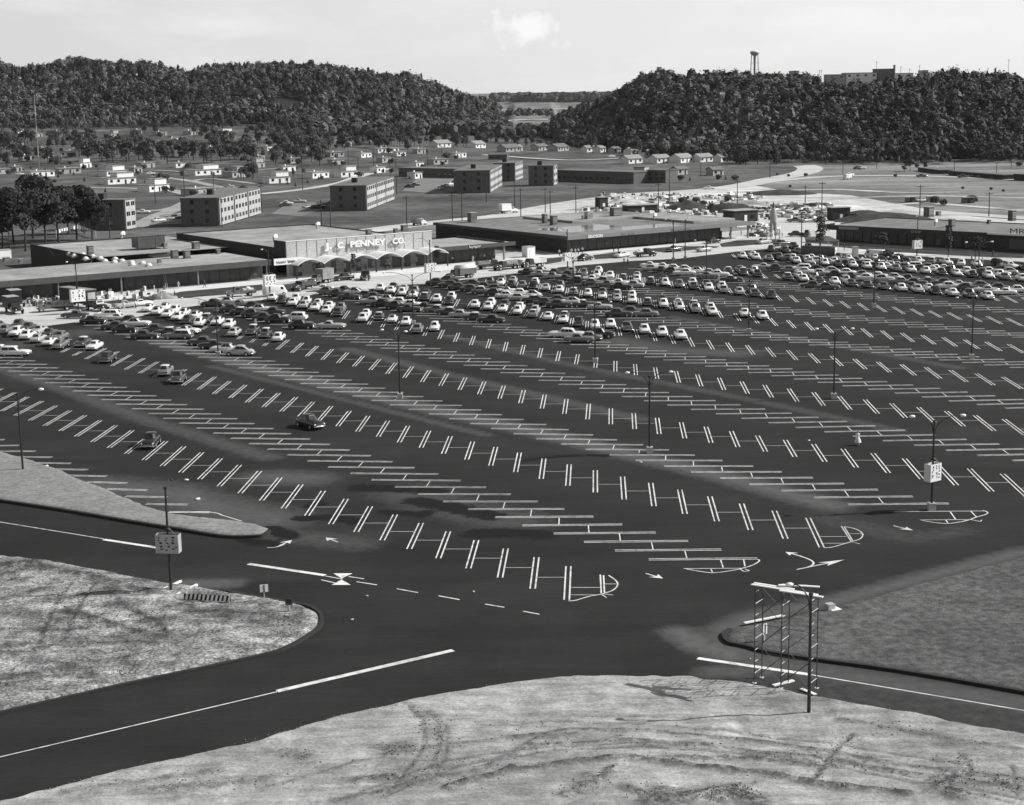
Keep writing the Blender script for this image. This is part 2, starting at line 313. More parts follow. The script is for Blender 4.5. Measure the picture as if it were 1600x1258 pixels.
def letters(me, parent, name):
    """one object per letter: the mesh falls apart into its separate pieces"""
    bm = bmesh.new(); bm.from_mesh(me); bmesh.ops.remove_doubles(bm, verts=bm.verts, dist=1e-4); bm.verts.index_update(); bm.verts.ensure_lookup_table(); seen = set(); out = []
    for v in list(bm.verts):
        if v.index in seen: continue
        st, isl = [v], {v.index}
        while st:
            q = st.pop()
            for e in q.link_edges:
                o = e.other_vert(q)
                if o.index not in isl: isl.add(o.index); st.append(o)
        seen |= isl; ids = {k: i for i, k in enumerate(sorted(isl))}
        m2 = bpy.data.meshes.new(name); m2.from_pydata([tuple(bm.verts[k].co) for k in sorted(isl)], [], [[ids[w.index] for w in f.verts] for f in bm.faces if f.verts[0].index in isl]); m2.materials.append(me.materials[0])
        o = bpy.data.objects.new(name, m2); C.objects.link(o); o.parent = parent; out.append(o)
    bm.free(); return out
def put_text(body, size, p0, p1, z, m, parent, depth=0.04, stretch=True, shear=0.0, off=0.06, name='lettering', spacing=None):
    """letters on a wall from ground point p0 to p1 (left to right as read), baseline at z"""
    me = text_mesh(body, size, depth, shear); me.materials.clear(); me.materials.append(m)
    d = Vector((p1[0] - p0[0], p1[1] - p0[1], 0)); L = d.length; d.normalize(); n = Vector((d.y, -d.x, 0))
    xs = [v.co.x for v in me.vertices]; x0, x1 = min(xs), max(xs); k = L / (x1 - x0) if stretch else 1
    for v in me.vertices:
        x, y, z_ = (v.co.x - x0) * k, v.co.y, v.co.z
        v.co = Vector((p0[0], p0[1], z)) + d * x + Vector((0, 0, y)) + n * (off + depth + z_)
    return letters(me, parent, name)
# ================================================================== THE SETTING
assert len(_U) == len(_VT) == len(_DF) == len(_RB) == len(_ZT)
def struct(o): o['kind'] = 'structure'; return o
# ---- terrain: one sheet from near the camera to the horizon
ss = np.concatenate([np.linspace(-0.95, -0.38, 20), np.linspace(-0.36, 0.36, 300), np.linspace(0.38, 0.95, 20)])
ds = np.concatenate([np.array([20, 60, 120, 200, 300, 400, 500]), np.arange(520, 2150, 12.0), np.geomspace(2200, 12000, 40)])
SS, DD = np.meshgrid(ss, ds); X = SS * DD; Y = DD; Z = terrain(X, Y)
nv, nh = SS.shape
idx = np.arange(nv * nh).reshape(nv, nh)
quads = np.stack([idx[:-1, :-1], idx[:-1, 1:], idx[1:, 1:], idx[1:, :-1]], -1).reshape(-1, 4)
me = bpy.data.meshes.new('ground'); me.from_pydata(np.stack([X, Y, Z], -1).reshape(-1, 3).tolist(), [], quads.tolist())
Uc = (CX + F * 1.018 * SS); dfu = np.interp(Uc, _U, _DF); dtu = np.interp(Uc, _U, _DT); ztu = np.interp(Uc, _U, _ZT)
cls = np.zeros(SS.shape, int)
def inside(P, poly):
    poly = np.array([p[:2] for p in poly]); r = np.zeros(len(P), bool); n = len(poly)
    for i in range(n):
        a, b = poly[i], poly[(i + 1) % n]
        c = (a[1] > P[:, 1]) != (b[1] > P[:, 1]); xx = (b[0] - a[0]) * (P[:, 1] - a[1]) / (b[1] - a[1] + 1e-12) + a[0]
        r ^= c & (P[:, 0] < xx)
    return r
cls[inside(np.stack([X.ravel(), Y.ravel()], 1), pix((600, 362), (930, 316), (1150, 291), (1252, 271), (1266, 262), (1222, 253), (1260, 247), (1400, 246), (1800, 242), (1800, 470), (600, 470))).reshape(X.shape)] = 1
cls[(Y > dfu - 25) & (ztu > 3) & (Y < 3000)] = 2
cls[(Y > 2000) & (ztu < 14)] = 3
cls[(Y > 2600)] = 3
for m in (m_field, m_field2, m_under, m_far): me.materials.append(m)
me.polygons.foreach_set('material_index', cls[:-1, :-1].reshape(-1)); me.polygons.foreach_set('use_smooth', [True] * len(me.polygons)); me.update()
o = bpy.data.objects.new('ground', me); C.objects.link(o); struct(o)
def sheet(name, poly, z, m):
    n = len(poly); a = sum(poly[i][0] * poly[(i + 1) % n][1] - poly[(i + 1) % n][0] * poly[i][1] for i in range(n))
    if a < 0: poly = poly[::-1]
    tris = tessellate_polygon([[Vector((p[0], p[1], 0)) for p in poly]]); out_ = []
    for t_ in tris:
        p_, q_, r_ = (poly[i] for i in t_)
        out_.append(t_ if (q_[0] - p_[0]) * (r_[1] - p_[1]) - (q_[1] - p_[1]) * (r_[0] - p_[0]) > 0 else t_[::-1])
    me = bpy.data.meshes.new(name); me.from_pydata([(p[0], p[1], z) for p in poly], [], out_); me.materials.append(m); me.update()
    o = bpy.data.objects.new(name, me); C.objects.link(o); return struct(o)
# bare yard behind the stores, field tracks
sheet('bare_yard', pix((760, 336), (860, 318), (960, 303), (1060, 297), (1180, 290), (1240, 300), (1330, 305), (1420, 322), (1520, 338), (1700, 352), (1700, 372), (1420, 372), (1310, 392), (1190, 388), (1180, 355), (980, 352), (880, 362)), -0.06, m_yard)
def track(name, pts, wd, z, m, n=5):
    b = MB(); b.ribbon(smooth_line(pix(*pts), n), wd, z, 0); return struct(b.build(name, m))
track('dirt_road', [(430, 372), (560, 362), (640, 352), (720, 344), (830, 332), (930, 316), (1050, 302), (1150, 291), (1210, 279), (1252, 271), (1266, 263), (1250, 257), (1222, 253), (1195, 252)], [12] * 12 + [13] * 54, -0.03, m_drive)
track('dirt_road', [(1110, 296), (1200, 284), (1290, 276), (1380, 274), (1480, 276), (1620, 282)], 7, -0.02, m_drive)
track('field_track', [(1140, 306), (1240, 311), (1360, 320), (1450, 330), (1640, 343)], 9, -0.02, m_drive)
track('field_track', [(1300, 329), (1420, 318), (1460, 318), (1600, 329)], 5, -0.015, m_yard)
track('residential_street', [(205, 330), (262, 327), (290, 318), (300, 306), (250, 296), (120, 292)], 7, -0.02, m_roof)
track('residential_street', [(212, 355), (240, 340), (275, 326), (300, 316)], 7, -0.015, m_roof)
track('residential_street', [(405, 303), (470, 296), (530, 286), (560, 276), (610, 262), (660, 247), (690, 238), (760, 242), (830, 247), (900, 250), (990, 246)], 6, -0.02, m_drive)
track('residential_street', [(240, 275), (300, 283), (345, 292), (400, 297)], 5, -0.02, m_roof)
track('residential_street', [(300, 283), (330, 279), (400, 287)], 4, -0.012, m_roof)
for q in ([(425, 335), (455, 316), (478, 312), (490, 322)], [(630, 297), (668, 280), (700, 281), (720, 292)]):
    pass
track('residential_street', [(-20, 264), (120, 267), (240, 266), (330, 270), (420, 264), (470, 259)], 5, -0.02, m_roof)
track('residential_street', [(1190, 299), (1300, 296), (1420, 301), (1500, 300)], 6, -0.02, m_yard); track('field_track', [(1330, 309), (1450, 306), (1640, 310)], 4, -0.02, m_yard)
sheet('car_park', pix((424, 334), (450, 318), (492, 316), (500, 328), (470, 338)), -0.02, m_roofd)
sheet('car_park', pix((628, 298), (652, 279), (712, 279), (724, 298), (690, 303)), -0.02, m_roofd)
sheet('car_park', pix((232, 352), (250, 336), (290, 332), (290, 350)), -0.012, m_roofd)
for pts in ([(778, 190), (830, 187), (905, 188)], [(780, 172), (850, 170), (930, 171)], [(786, 203), (850, 202), (880, 204)]):
    track('field_track', pts, 26, 0.5, m_drive)
# ---- pale service road in front of the stores (lowest sheet), the asphalt of the lot over it
sheet('service_road', pix((-300, 560), (-300, 470), (0, 455), (240, 440), (430, 426), (700, 404), (890, 385), (1180, 358), (1215, 330), (1300, 330), (1310, 372), (1500, 384), (1720, 400), (1720, 430), (1450, 410), (1235, 400), (1000, 425), (800, 445), (430, 485), (100, 525)), -0.012, m_drive)
LOT_TOP = [(1900, 432), (1760, 420), (1600, 409), (1450, 401), (1340, 397), (1290, 394), (1232, 386), (1160, 392), (1062, 404), (984, 408), (879, 417), (800, 428), (690, 441), (560, 453), (430, 467), (407, 469), (330, 475), (289, 480), (255, 486), (215, 495), (190, 499), (120, 503), (60, 511), (0, 523), (-260, 565)]
lot = [(-90, 55), (90, 55), (140, 110)] + [tuple(at(u, v)[:2]) for u, v in LOT_TOP] + [(-140, 150)]
# dusty and oily places are where they were spread: a value per vertex that the asphalt mixes in
def seg_dist(P, line):
    d = np.full(len(P), 1e9)
    for a, b in zip(line[:-1], line[1:]):
        a = np.array(a[:2]); b = np.array(b[:2]); ab = b - a; t = np.clip(((P - a) @ ab) / max(ab @ ab, 1e-9), 0, 1)
        d = np.minimum(d, np.hypot(*(P - (a + t[:, None] * ab)).T))
    return d
def vnoise(P, s, seed):
    r = np.random.default_rng(seed).random((64, 64)); q = P / s; i = np.floor(q).astype(int); f = q - i; f = f * f * (3 - 2 * f)
    g = lambda a, b: r[(i[:, 0] + a) % 64, (i[:, 1] + b) % 64]
    return (g(0, 0) * (1 - f[:, 0]) + g(1, 0) * f[:, 0]) * (1 - f[:, 1]) + (g(0, 1) * (1 - f[:, 0]) + g(1, 1) * f[:, 0]) * f[:, 1]
t = m_asph.node_tree; b = t.nodes['Principled BSDF']; base = b.inputs['Base Color'].links[0].from_socket
pn = t.nodes.new('ShaderNodeNewGeometry'); nn = t.nodes.new('ShaderNodeTexNoise'); nn.inputs['Scale'].default_value = 0.9; nn.inputs['Detail'].default_value = 8; nn.inputs['Roughness'].default_value = 0.7
t.links.new(pn.outputs['Position'], nn.inputs['Vector'])
for nm, val, lo, hi in (('dust', 0.10, 0.25, 0.95), ('oil', 0.008, 0.35, 0.5)):
    an = t.nodes.new('ShaderNodeAttribute'); an.attribute_name = nm
    ad = t.nodes.new('ShaderNodeMath'); ad.operation = 'MULTIPLY_ADD'; ad.inputs[1].default_value = 0.9 if nm == 'dust' else 1.7
    t.links.new(nn.outputs[0], ad.inputs[0]); 
    sub = t.nodes.new('ShaderNodeMath'); sub.operation = 'SUBTRACT'; sub.inputs[1].default_value = 0.45 if nm == 'dust' else 0.9; t.links.new(an.outputs['Fac'], sub.inputs[0]); t.links.new(sub.outputs[0], ad.inputs[2])
    mr = t.nodes.new('ShaderNodeMapRange'); mr.inputs[1].default_value = lo - .1; mr.inputs[2].default_value = hi; t.links.new(ad.outputs[0], mr.inputs[0])
    gate = t.nodes.new('ShaderNodeMath'); gate.operation = 'MULTIPLY'; g2 = t.nodes.new('ShaderNodeMapRange'); g2.inputs[1].default_value = 0.0; g2.inputs[2].default_value = 0.3; t.links.new(an.outputs['Fac'], g2.inputs[0])
    t.links.new(mr.outputs[0], gate.inputs[0]); t.links.new(g2.outputs[0], gate.inputs[1])
    mxx = t.nodes.new('ShaderNodeMix'); mxx.data_type = 'RGBA'; t.links.new(gate.outputs[0], mxx.inputs[0]); t.links.new(base, mxx.inputs[6]); mxx.inputs[7].default_value = (val, val, val, 1); base = mxx.outputs[2]
t.links.new(base, b.inputs['Base Color'])
gx = np.arange(-120, 121, 1.0); gy = np.arange(70, 350, 1.0); GX, GY = np.meshgrid(gx, gy); P = np.stack([GX.ravel(), GY.ravel()], 1)
dust = np.zeros(len(P)); oil = np.zeros(len(P))
for line, rad, st in [([(1128, 985), (1180, 962), (1300, 940), (1600, 862)], 1.7, .8), ([(1060, 988), (1090, 1008), (1140, 1025)], 1.6, 1.0), ([(1120, 1000), (1200, 1035), (1400, 1068), (1600, 1100)], 2.4, .75), ([(1110, 1050), (1190, 1048)], 1.6, .7),
                      ([(1160, 1060), (1400, 1100), (1600, 1135)], 3.0, .4), ([(150, 758), (260, 770), (330, 790), (420, 812)], 5.0, .75), ([(290, 772), (330, 795)], 3, .85), ([(420, 745), (480, 748)], 4, .75), ([(290, 912), (360, 912)], 1.6, .9),
                      ([(640, 770), (690, 790), (800, 812)], 5, .55), ([(430, 832), (470, 840), (560, 850)], 3, .5), ([(130, 492), (240, 530), (420, 580), (640, 632), (860, 680), (1130, 745), (1300, 790)], 2.6, .85), ([(330, 572), (520, 620), (760, 680)], 1.2, .6),
                      ([(0, 575), (110, 612), (240, 660), (420, 715)], 2.2, .6), ([(540, 545), (700, 585), (860, 622), (1000, 655)], 2.0, .58), ([(700, 525), (900, 572), (1150, 620), (1400, 672)], 1.8, .5), ([(1050, 495), (1250, 530), (1500, 575)], 1.8, .5), ([(960, 532), (1050, 548), (1150, 552)], 5, .6), ([(1290, 810), (1420, 840), (1500, 830)], 3, .35), ([(0, 545), (120, 520), (240, 512)], 6, .5)]:
    dd = seg_dist(P, pix(*line)); dust = np.maximum(dust, st * np.exp(-(dd / rad) ** 2))
for line, rad in [([(560, 762), (620, 763), (680, 767)], 1.7), ([(650, 783), (700, 791), (765, 806)], 1.8), ([(745, 834), (790, 832), (845, 836)], 1.8), ([(470, 810), (520, 808), (560, 816)], 1.2), ([(600, 800), (660, 805), (665, 800)], 1.0), ([(490, 790), (500, 787)], 1.2), ([(420, 826), (455, 838)], 1.2), ([(380, 845), (425, 850)], 1.0), ([(820, 720), (880, 712), (950, 712)], 0.6)]:
    dd = seg_dist(P, pix(*line)); oil = np.maximum(oil, (1.0 if rad < 5 else .45) * np.exp(-(dd / rad) ** 2))
ids = np.arange(len(P)).reshape(GX.shape); q = np.stack([ids[:-1, :-1], ids[:-1, 1:], ids[1:, 1:], ids[1:, :-1]], -1).reshape(-1, 4)
# keep only cells wholly inside the lot
keep = inside(P, lot)[q].all(1); q = q[keep]
sheet('parking_lot', lot, -0.004, m_asph)
me = bpy.data.meshes.new('asphalt'); me.from_pydata(np.c_[P, np.zeros(len(P))].tolist(), [], q.tolist()); me.materials.append(m_asph)
for nm, arr in (('dust', dust), ('oil', oil)):
    a = me.attributes.new(nm, 'FLOAT', 'POINT'); a.data.foreach_set('value', arr.astype(np.float32))
o = bpy.data.objects.new('asphalt', me); C.objects.link(o); struct(o)
# ring road surface, newer and darker than the lot
ROAD = [(-140, 1175), (0, 1120), (220, 1068), (400, 1030), (455, 1013), (490, 992), (504, 975), (498, 957), (470, 944), (400, 931), (250, 908), (0, 866), (-140, 845), (-140, 765), (0, 784), (200, 816), (350, 841), (420, 842), (520, 862), (700, 900), (830, 945), (960, 975), (1100, 960), (1128, 992), (1140, 1010), (1060, 1050), (940, 1054), (880, 1056), (800, 1065), (730, 1076), (600, 1104), (520, 1121), (400, 1156), (280, 1185), (80, 1232), (-100, 1280)]
# turned-over, damp soil along the ruts and windrows of the bare ground
for m_ in (m_dirt, m_weeds):
    t = m_.node_tree; b = t.nodes['Principled BSDF']; base = b.inputs['Base Color'].links[0].from_socket
    pn = t.nodes.new('ShaderNodeNewGeometry'); nn = t.nodes.new('ShaderNodeTexNoise'); nn.inputs['Scale'].default_value = 1.6; nn.inputs['Detail'].default_value = 9; nn.inputs['Roughness'].default_value = 0.75; t.links.new(pn.outputs['Position'], nn.inputs['Vector'])
    an = t.nodes.new('ShaderNodeAttribute'); an.attribute_name = 'damp'; mu = t.nodes.new('ShaderNodeMath'); mu.operation = 'MULTIPLY'; r2 = t.nodes.new('ShaderNodeMapRange'); r2.inputs[1].default_value = .34; r2.inputs[2].default_value = .56; t.links.new(nn.outputs[0], r2.inputs[0]); t.links.new(r2.outputs[0], mu.inputs[0]); t.links.new(an.outputs['Fac'], mu.inputs[1])
    mxx = t.nodes.new('ShaderNodeMix'); mxx.data_type = 'RGBA'; t.links.new(mu.outputs[0], mxx.inputs[0]); t.links.new(base, mxx.inputs[6]); mxx.inputs[7].default_value = (.06, .06, .06, 1); t.links.new(mxx.outputs[2], b.inputs['Base Color'])
    gn = t.nodes.new('ShaderNodeTexNoise'); gn.inputs['Scale'].default_value = 4.5; gn.inputs['Detail'].default_value = 6; gn.inputs['Roughness'].default_value = 0.8; t.links.new(pn.outputs['Position'], gn.inputs['Vector'])
    bn = t.nodes.new('ShaderNodeBump'); bn.inputs['Strength'].default_value = 0.55; bn.inputs['Distance'].default_value = 0.12; t.links.new(gn.outputs[0], bn.inputs['Height']); t.links.new(bn.outputs[0], b.inputs['Normal'])
# ---- planted and bare islands: fine height fields that rise out of the asphalt
DIRT = [(-140, 1290), (0, 1253), (76, 1233), (177, 1208), (278, 1185), (400, 1157), (526, 1119), (602, 1104), (653, 1092), (729, 1077), (800, 1066), (876, 1058), (942, 1056), (1015, 1057), (1078, 1060), (1141, 1065), (1200, 1073), (1263, 1086), (1326, 1098), (1428, 1115), (1503, 1131), (1600, 1147), (1800, 1190), (2100, 1250)]
LEFT = [(-160, 845), (0, 868), (75, 877), (175, 895), (250, 910), (312, 918), (400, 933), (450, 942), (475, 948), (495, 957), (502, 968), (499, 979), (486, 990), (451, 1011), (400, 1027), (202, 1069), (0, 1115), (-160, 1150)]
ISL = [(-160, 655), (-60, 690), (0, 706), (75, 728), (150, 758), (225, 790), (275, 805), (375, 815), (402, 820), (417, 827), (419, 832), (410, 837), (398, 839), (350, 838), (275, 826), (200, 814), (100, 797), (0, 782), (-160, 760)]
LAWN = [(1131, 994), (1141, 987), (1179, 975), (1240, 963), (1290, 953), (1375, 930), (1450, 910), (1525, 890), (1600, 870), (1760, 822), (2150, 715), (2500, 1230), (1900, 1141), (1600, 1083), (1402, 1049), (1263, 1030), (1200, 1020), (1166, 1011), (1139, 1005)]
def sdist(P, poly):
    d = seg_dist(P, list(poly) + [poly[0]]); return np.where(inside(P, poly), d, -d)
HGT = {}
def island(name, poly, m, cell, amp, z0, ridges=(), kind='structure'):
    xs = [p[0] for p in poly]; ys = [p[1] for p in poly]
    gx = np.arange(min(xs) - 1, max(xs) + 1, cell); gy = np.arange(min(ys) - 1, max(ys) + 1, cell); GX, GY = np.meshgrid(gx, gy)
    P = np.stack([GX.ravel(), GY.ravel()], 1)
    def zfun(P):
        s = sdist(P, poly) + (vnoise(P, 0.9, 5) - .5) * .35 + (vnoise(P, 3.1, 9) - .5) * .3
        z = np.clip(s * 0.45, -0.3, z0)
        n = (vnoise(P, 6, 1) - .5) * 1.2 + (vnoise(P, 1.7, 2) - .5) * 0.9 + (vnoise(P, 0.7, 3) - .5) * .55
        z = z + amp * n * sst(s / 1.5)
        for line, rad, hgt in ridges:
            dd = seg_dist(P, line); z = z + hgt * np.exp(-(dd / rad) ** 2) * (0.35 + 1.3 * vnoise(P, 1.1, 11)) * sst(s / .8)
        return z, s
    HGT[name] = zfun; z, s = zfun(P)
    ids = np.arange(len(P)).reshape(GX.shape); q = np.stack([ids[:-1, :-1], ids[:-1, 1:], ids[1:, 1:], ids[1:, :-1]], -1).reshape(-1, 4)
    q = q[(s > -1.2)[q].any(1)]
    me = bpy.data.meshes.new(name); me.from_pydata(np.c_[P, z].tolist(), [], q.tolist()); me.materials.append(m); me.polygons.foreach_set('use_smooth', [True] * len(q)); me.update()
    damp = np.zeros(len(P))
    for line, rad, hgt in ridges: damp = np.maximum(damp, min(1, abs(hgt) * 5 + .4) * np.exp(-(seg_dist(P, line) / (rad * 1.5)) ** 2))
    a_ = me.attributes.new('damp', 'FLOAT', 'POINT'); a_.data.foreach_set('value', damp.astype(np.float32))
    o = bpy.data.objects.new(name, me); C.objects.link(o); o['kind'] = kind
    bm = bmesh.new(); bm.from_mesh(me); bmesh.ops.delete(bm, geom=[v for v in bm.verts if not v.link_faces], context='VERTS'); bm.to_mesh(me); bm.free(); return o
pg = lambda L: [tuple(at(u, v)[:2]) for u, v in L]
RIDGES = [([(560, 1243), (700, 1192), (840, 1173), (1000, 1166), (1200, 1181), (1400, 1214), (1620, 1262)], .13, -.07), ([(600, 1250), (720, 1200), (860, 1179), (1000, 1172), (1200, 1188), (1400, 1222), (1580, 1262)], .13, -.07), ([(420, 1235), (560, 1196), (700, 1168), (860, 1153)], .14, .06), ([(430, 1180), (470, 1186), (480, 1198)], .7, .05), ([(600, 1182), (640, 1170), (590, 1172)], .6, .05), ([(920, 1216), (930, 1226), (900, 1236)], .4, .08),
          ([(100, 1245), (240, 1225), (330, 1212)], .3, .05), ([(230, 1240), (330, 1236), (420, 1222)], .5, .06), ([(860, 1128), (960, 1124), (1080, 1128)], .1, -.05), ([(760, 1140), (860, 1134), (980, 1136), (1140, 1150), (1320, 1172), (1500, 1200)], .12, -.06),
          ([(1090, 1255), (1110, 1248), (1130, 1256)], .5, .12), ([(980, 1240), (1010, 1250), (1040, 1242)], .35, .1), ([(1150, 1240), (1170, 1246)], .3, .1), ([(1560, 1225), (1590, 1240)], .4, .1), ([(1500, 1185), (1516, 1205), (1505, 1225)], .12, -.1), ([(1580, 1205), (1590, 1250)], .1, -.1), ([(1345, 1215), (1352, 1190)], .08, -.06), ([(800, 1209), (888, 1197), (977, 1190), (1053, 1200), (1200, 1217), (1300, 1236), (1420, 1247)], .3, .22), ([(700, 1236), (760, 1218), (800, 1209)], .3, .2), ([(520, 1258), (640, 1230), (760, 1205), (840, 1160), (900, 1152)], .25, .07),
          ([(800, 1158), (900, 1146), (1010, 1148), (1200, 1166), (1400, 1200), (1600, 1225)], .22, .1), ([(830, 1170), (960, 1162), (1100, 1172), (1300, 1195), (1600, 1240)], .22, .09), ([(1040, 1190), (1180, 1192), (1300, 1205)], .3, .12), ([(560, 1225), (600, 1218), (650, 1222)], .3, .1),
          ([(1270, 1225), (1290, 1195), (1310, 1172), (1330, 1155)], .16, -.16), ([(628, 1104), (670, 1118), (695, 1140), (699, 1168), (690, 1195), (673, 1225)], .13, -.075), ([(640, 1110), (660, 1130), (664, 1160), (650, 1190), (630, 1215), (605, 1245)], .13, -.075), ([(655, 1112), (685, 1130), (692, 1165), (682, 1195), (660, 1228)], .14, .06),
          ([(1310, 1130), (1420, 1150), (1600, 1180)], .25, .06), ([(1490, 1222), (1470, 1240), (1500, 1250)], .8, .3), ([(1020, 1262), (1140, 1244), (1180, 1258)], .9, .3), ([(880, 1250), (930, 1230), (960, 1205)], .3, .1)]
bp = pg(DIRT) + [(60, 74), (-60, 74)]
island('dirt_ground', bp, m_dirt, 0.2, 0.16, 0.30, [(pix(*l), r, h) for l, r, h in RIDGES])
LR = [([(60, 1010), (75, 970), (95, 935), (110, 915)], .15, -.1), ([(95, 1010), (112, 975), (130, 940), (150, 915)], .15, -.1), ([(0, 905), (60, 890), (150, 905), (240, 930)], .5, .14), ([(20, 890), (55, 885)], .9, .35), ([(110, 960), (200, 985), (260, 1000)], .4, .14), ([(200, 955), (250, 975), (265, 1000)], .3, .15), ([(300, 960), (420, 965), (470, 975)], .6, .14), ([(0, 1030), (120, 1010), (240, 1010)], .4, .1), ([(0, 1065), (120, 1045), (260, 1020)], .3, .08)]
island('weedy_ground', pg(LEFT), m_weeds, 0.22, 0.2, 0.30, [(pix(*l), r, h) for l, r, h in LR])
island('grass_island', pg(ISL), m_gisl, 0.4, 0.05, 0.22)
island('lawn', pg(LAWN), m_lawn, 0.4, 0.06, 0.18)
def kerb(pts, wd=0.32, z1=0.2, m=None):
    line = smooth_line(pix(*pts), 5); b = MB(); n = len(line); o_ = []
    for i, p in enumerate(line):
        d = (line[min(i + 1, n - 1)] - line[max(i - 1, 0)]).normalized(); q_ = Vector((-d.y, d.x, 0)) * wd / 2
        o_ += [(p.x + q_.x, p.y + q_.y, -.05), (p.x + q_.x, p.y + q_.y, z1), (p.x - q_.x, p.y - q_.y, z1), (p.x - q_.x, p.y - q_.y, -.05)]
    fs = []
    for i in range(n - 1):
        for k in range(3): fs.append((i * 4 + k, i * 4 + k + 1, i * 4 + k + 5, i * 4 + k + 4))
    fs += [(0, 1, 2, 3), (4 * n - 1, 4 * n - 2, 4 * n - 3, 4 * n - 4)]
    b.add(o_, fs); return struct(b.build('kerb', m or m_kerb))
kerb([(-150, 763), (0, 784), (100, 799), (200, 816), (275, 828), (350, 840), (398, 840), (412, 838), (421, 832)], .4, .26)
kerb([(345, 924), (400, 934), (450, 943), (478, 948), (497, 957), (503, 968), (500, 980), (487, 991), (451, 1012), (400, 1028), (202, 1070), (0, 1116), (-150, 1150)], .34, .2)
kerb([(1141, 986), (1131, 994), (1139, 1006), (1166, 1012), (1200, 1021), (1263, 1031), (1402, 1050), (1600, 1084), (1900, 1142), (2480, 1226)], .34, .24)
# ---- sidewalks and planting beds along the stores
sheet('sidewalk', pix((130, 468), (240, 455), (326, 445), (424, 436), (465, 431), (700, 412), (790, 404), (890, 395), (1000, 386), (1190, 366), (1200, 369), (1130, 377), (1000, 390), (890, 400), (800, 409), (720, 421), (600, 432), (470, 439), (424, 443), (326, 452), (240, 462), (130, 474)), 0.03, m_walk)
sheet('sidewalk', pix((1330, 389), (1370, 386), (1390, 387), (1360, 393), (1330, 394)), 0.03, m_walk)
sheet('sidewalk', pix((1380, 394), (1450, 396), (1540, 398), (1640, 404), (1640, 408), (1540, 401), (1450, 399), (1380, 397)), 0.03, m_walk)
for pl in ([(258, 462), (283, 456), (317, 453), (409, 445), (413, 453), (356, 460), (283, 466), (250, 466)], [(160, 472), (220, 465), (250, 464), (240, 470), (180, 476)], [(845, 405), (880, 402), (877, 409), (853, 413)], [(927, 399), (966, 394), (986, 397), (951, 404), (930, 405)], [(1007, 390), (1060, 385), (1125, 385), (1120, 387), (1066, 392), (1042, 394), (1015, 393)], [(1125, 381), (1151, 376), (1219, 374), (1217, 379), (1151, 385), (1128, 386)], [(1302, 381), (1600, 400), (1600, 404), (1480, 399), (1380, 393), (1300, 385)], [(415, 449), (450, 444), (500, 440), (500, 446), (440, 456), (415, 458)]):
    sheet('planting_bed', pix(*pl), 0.06, m_soil)
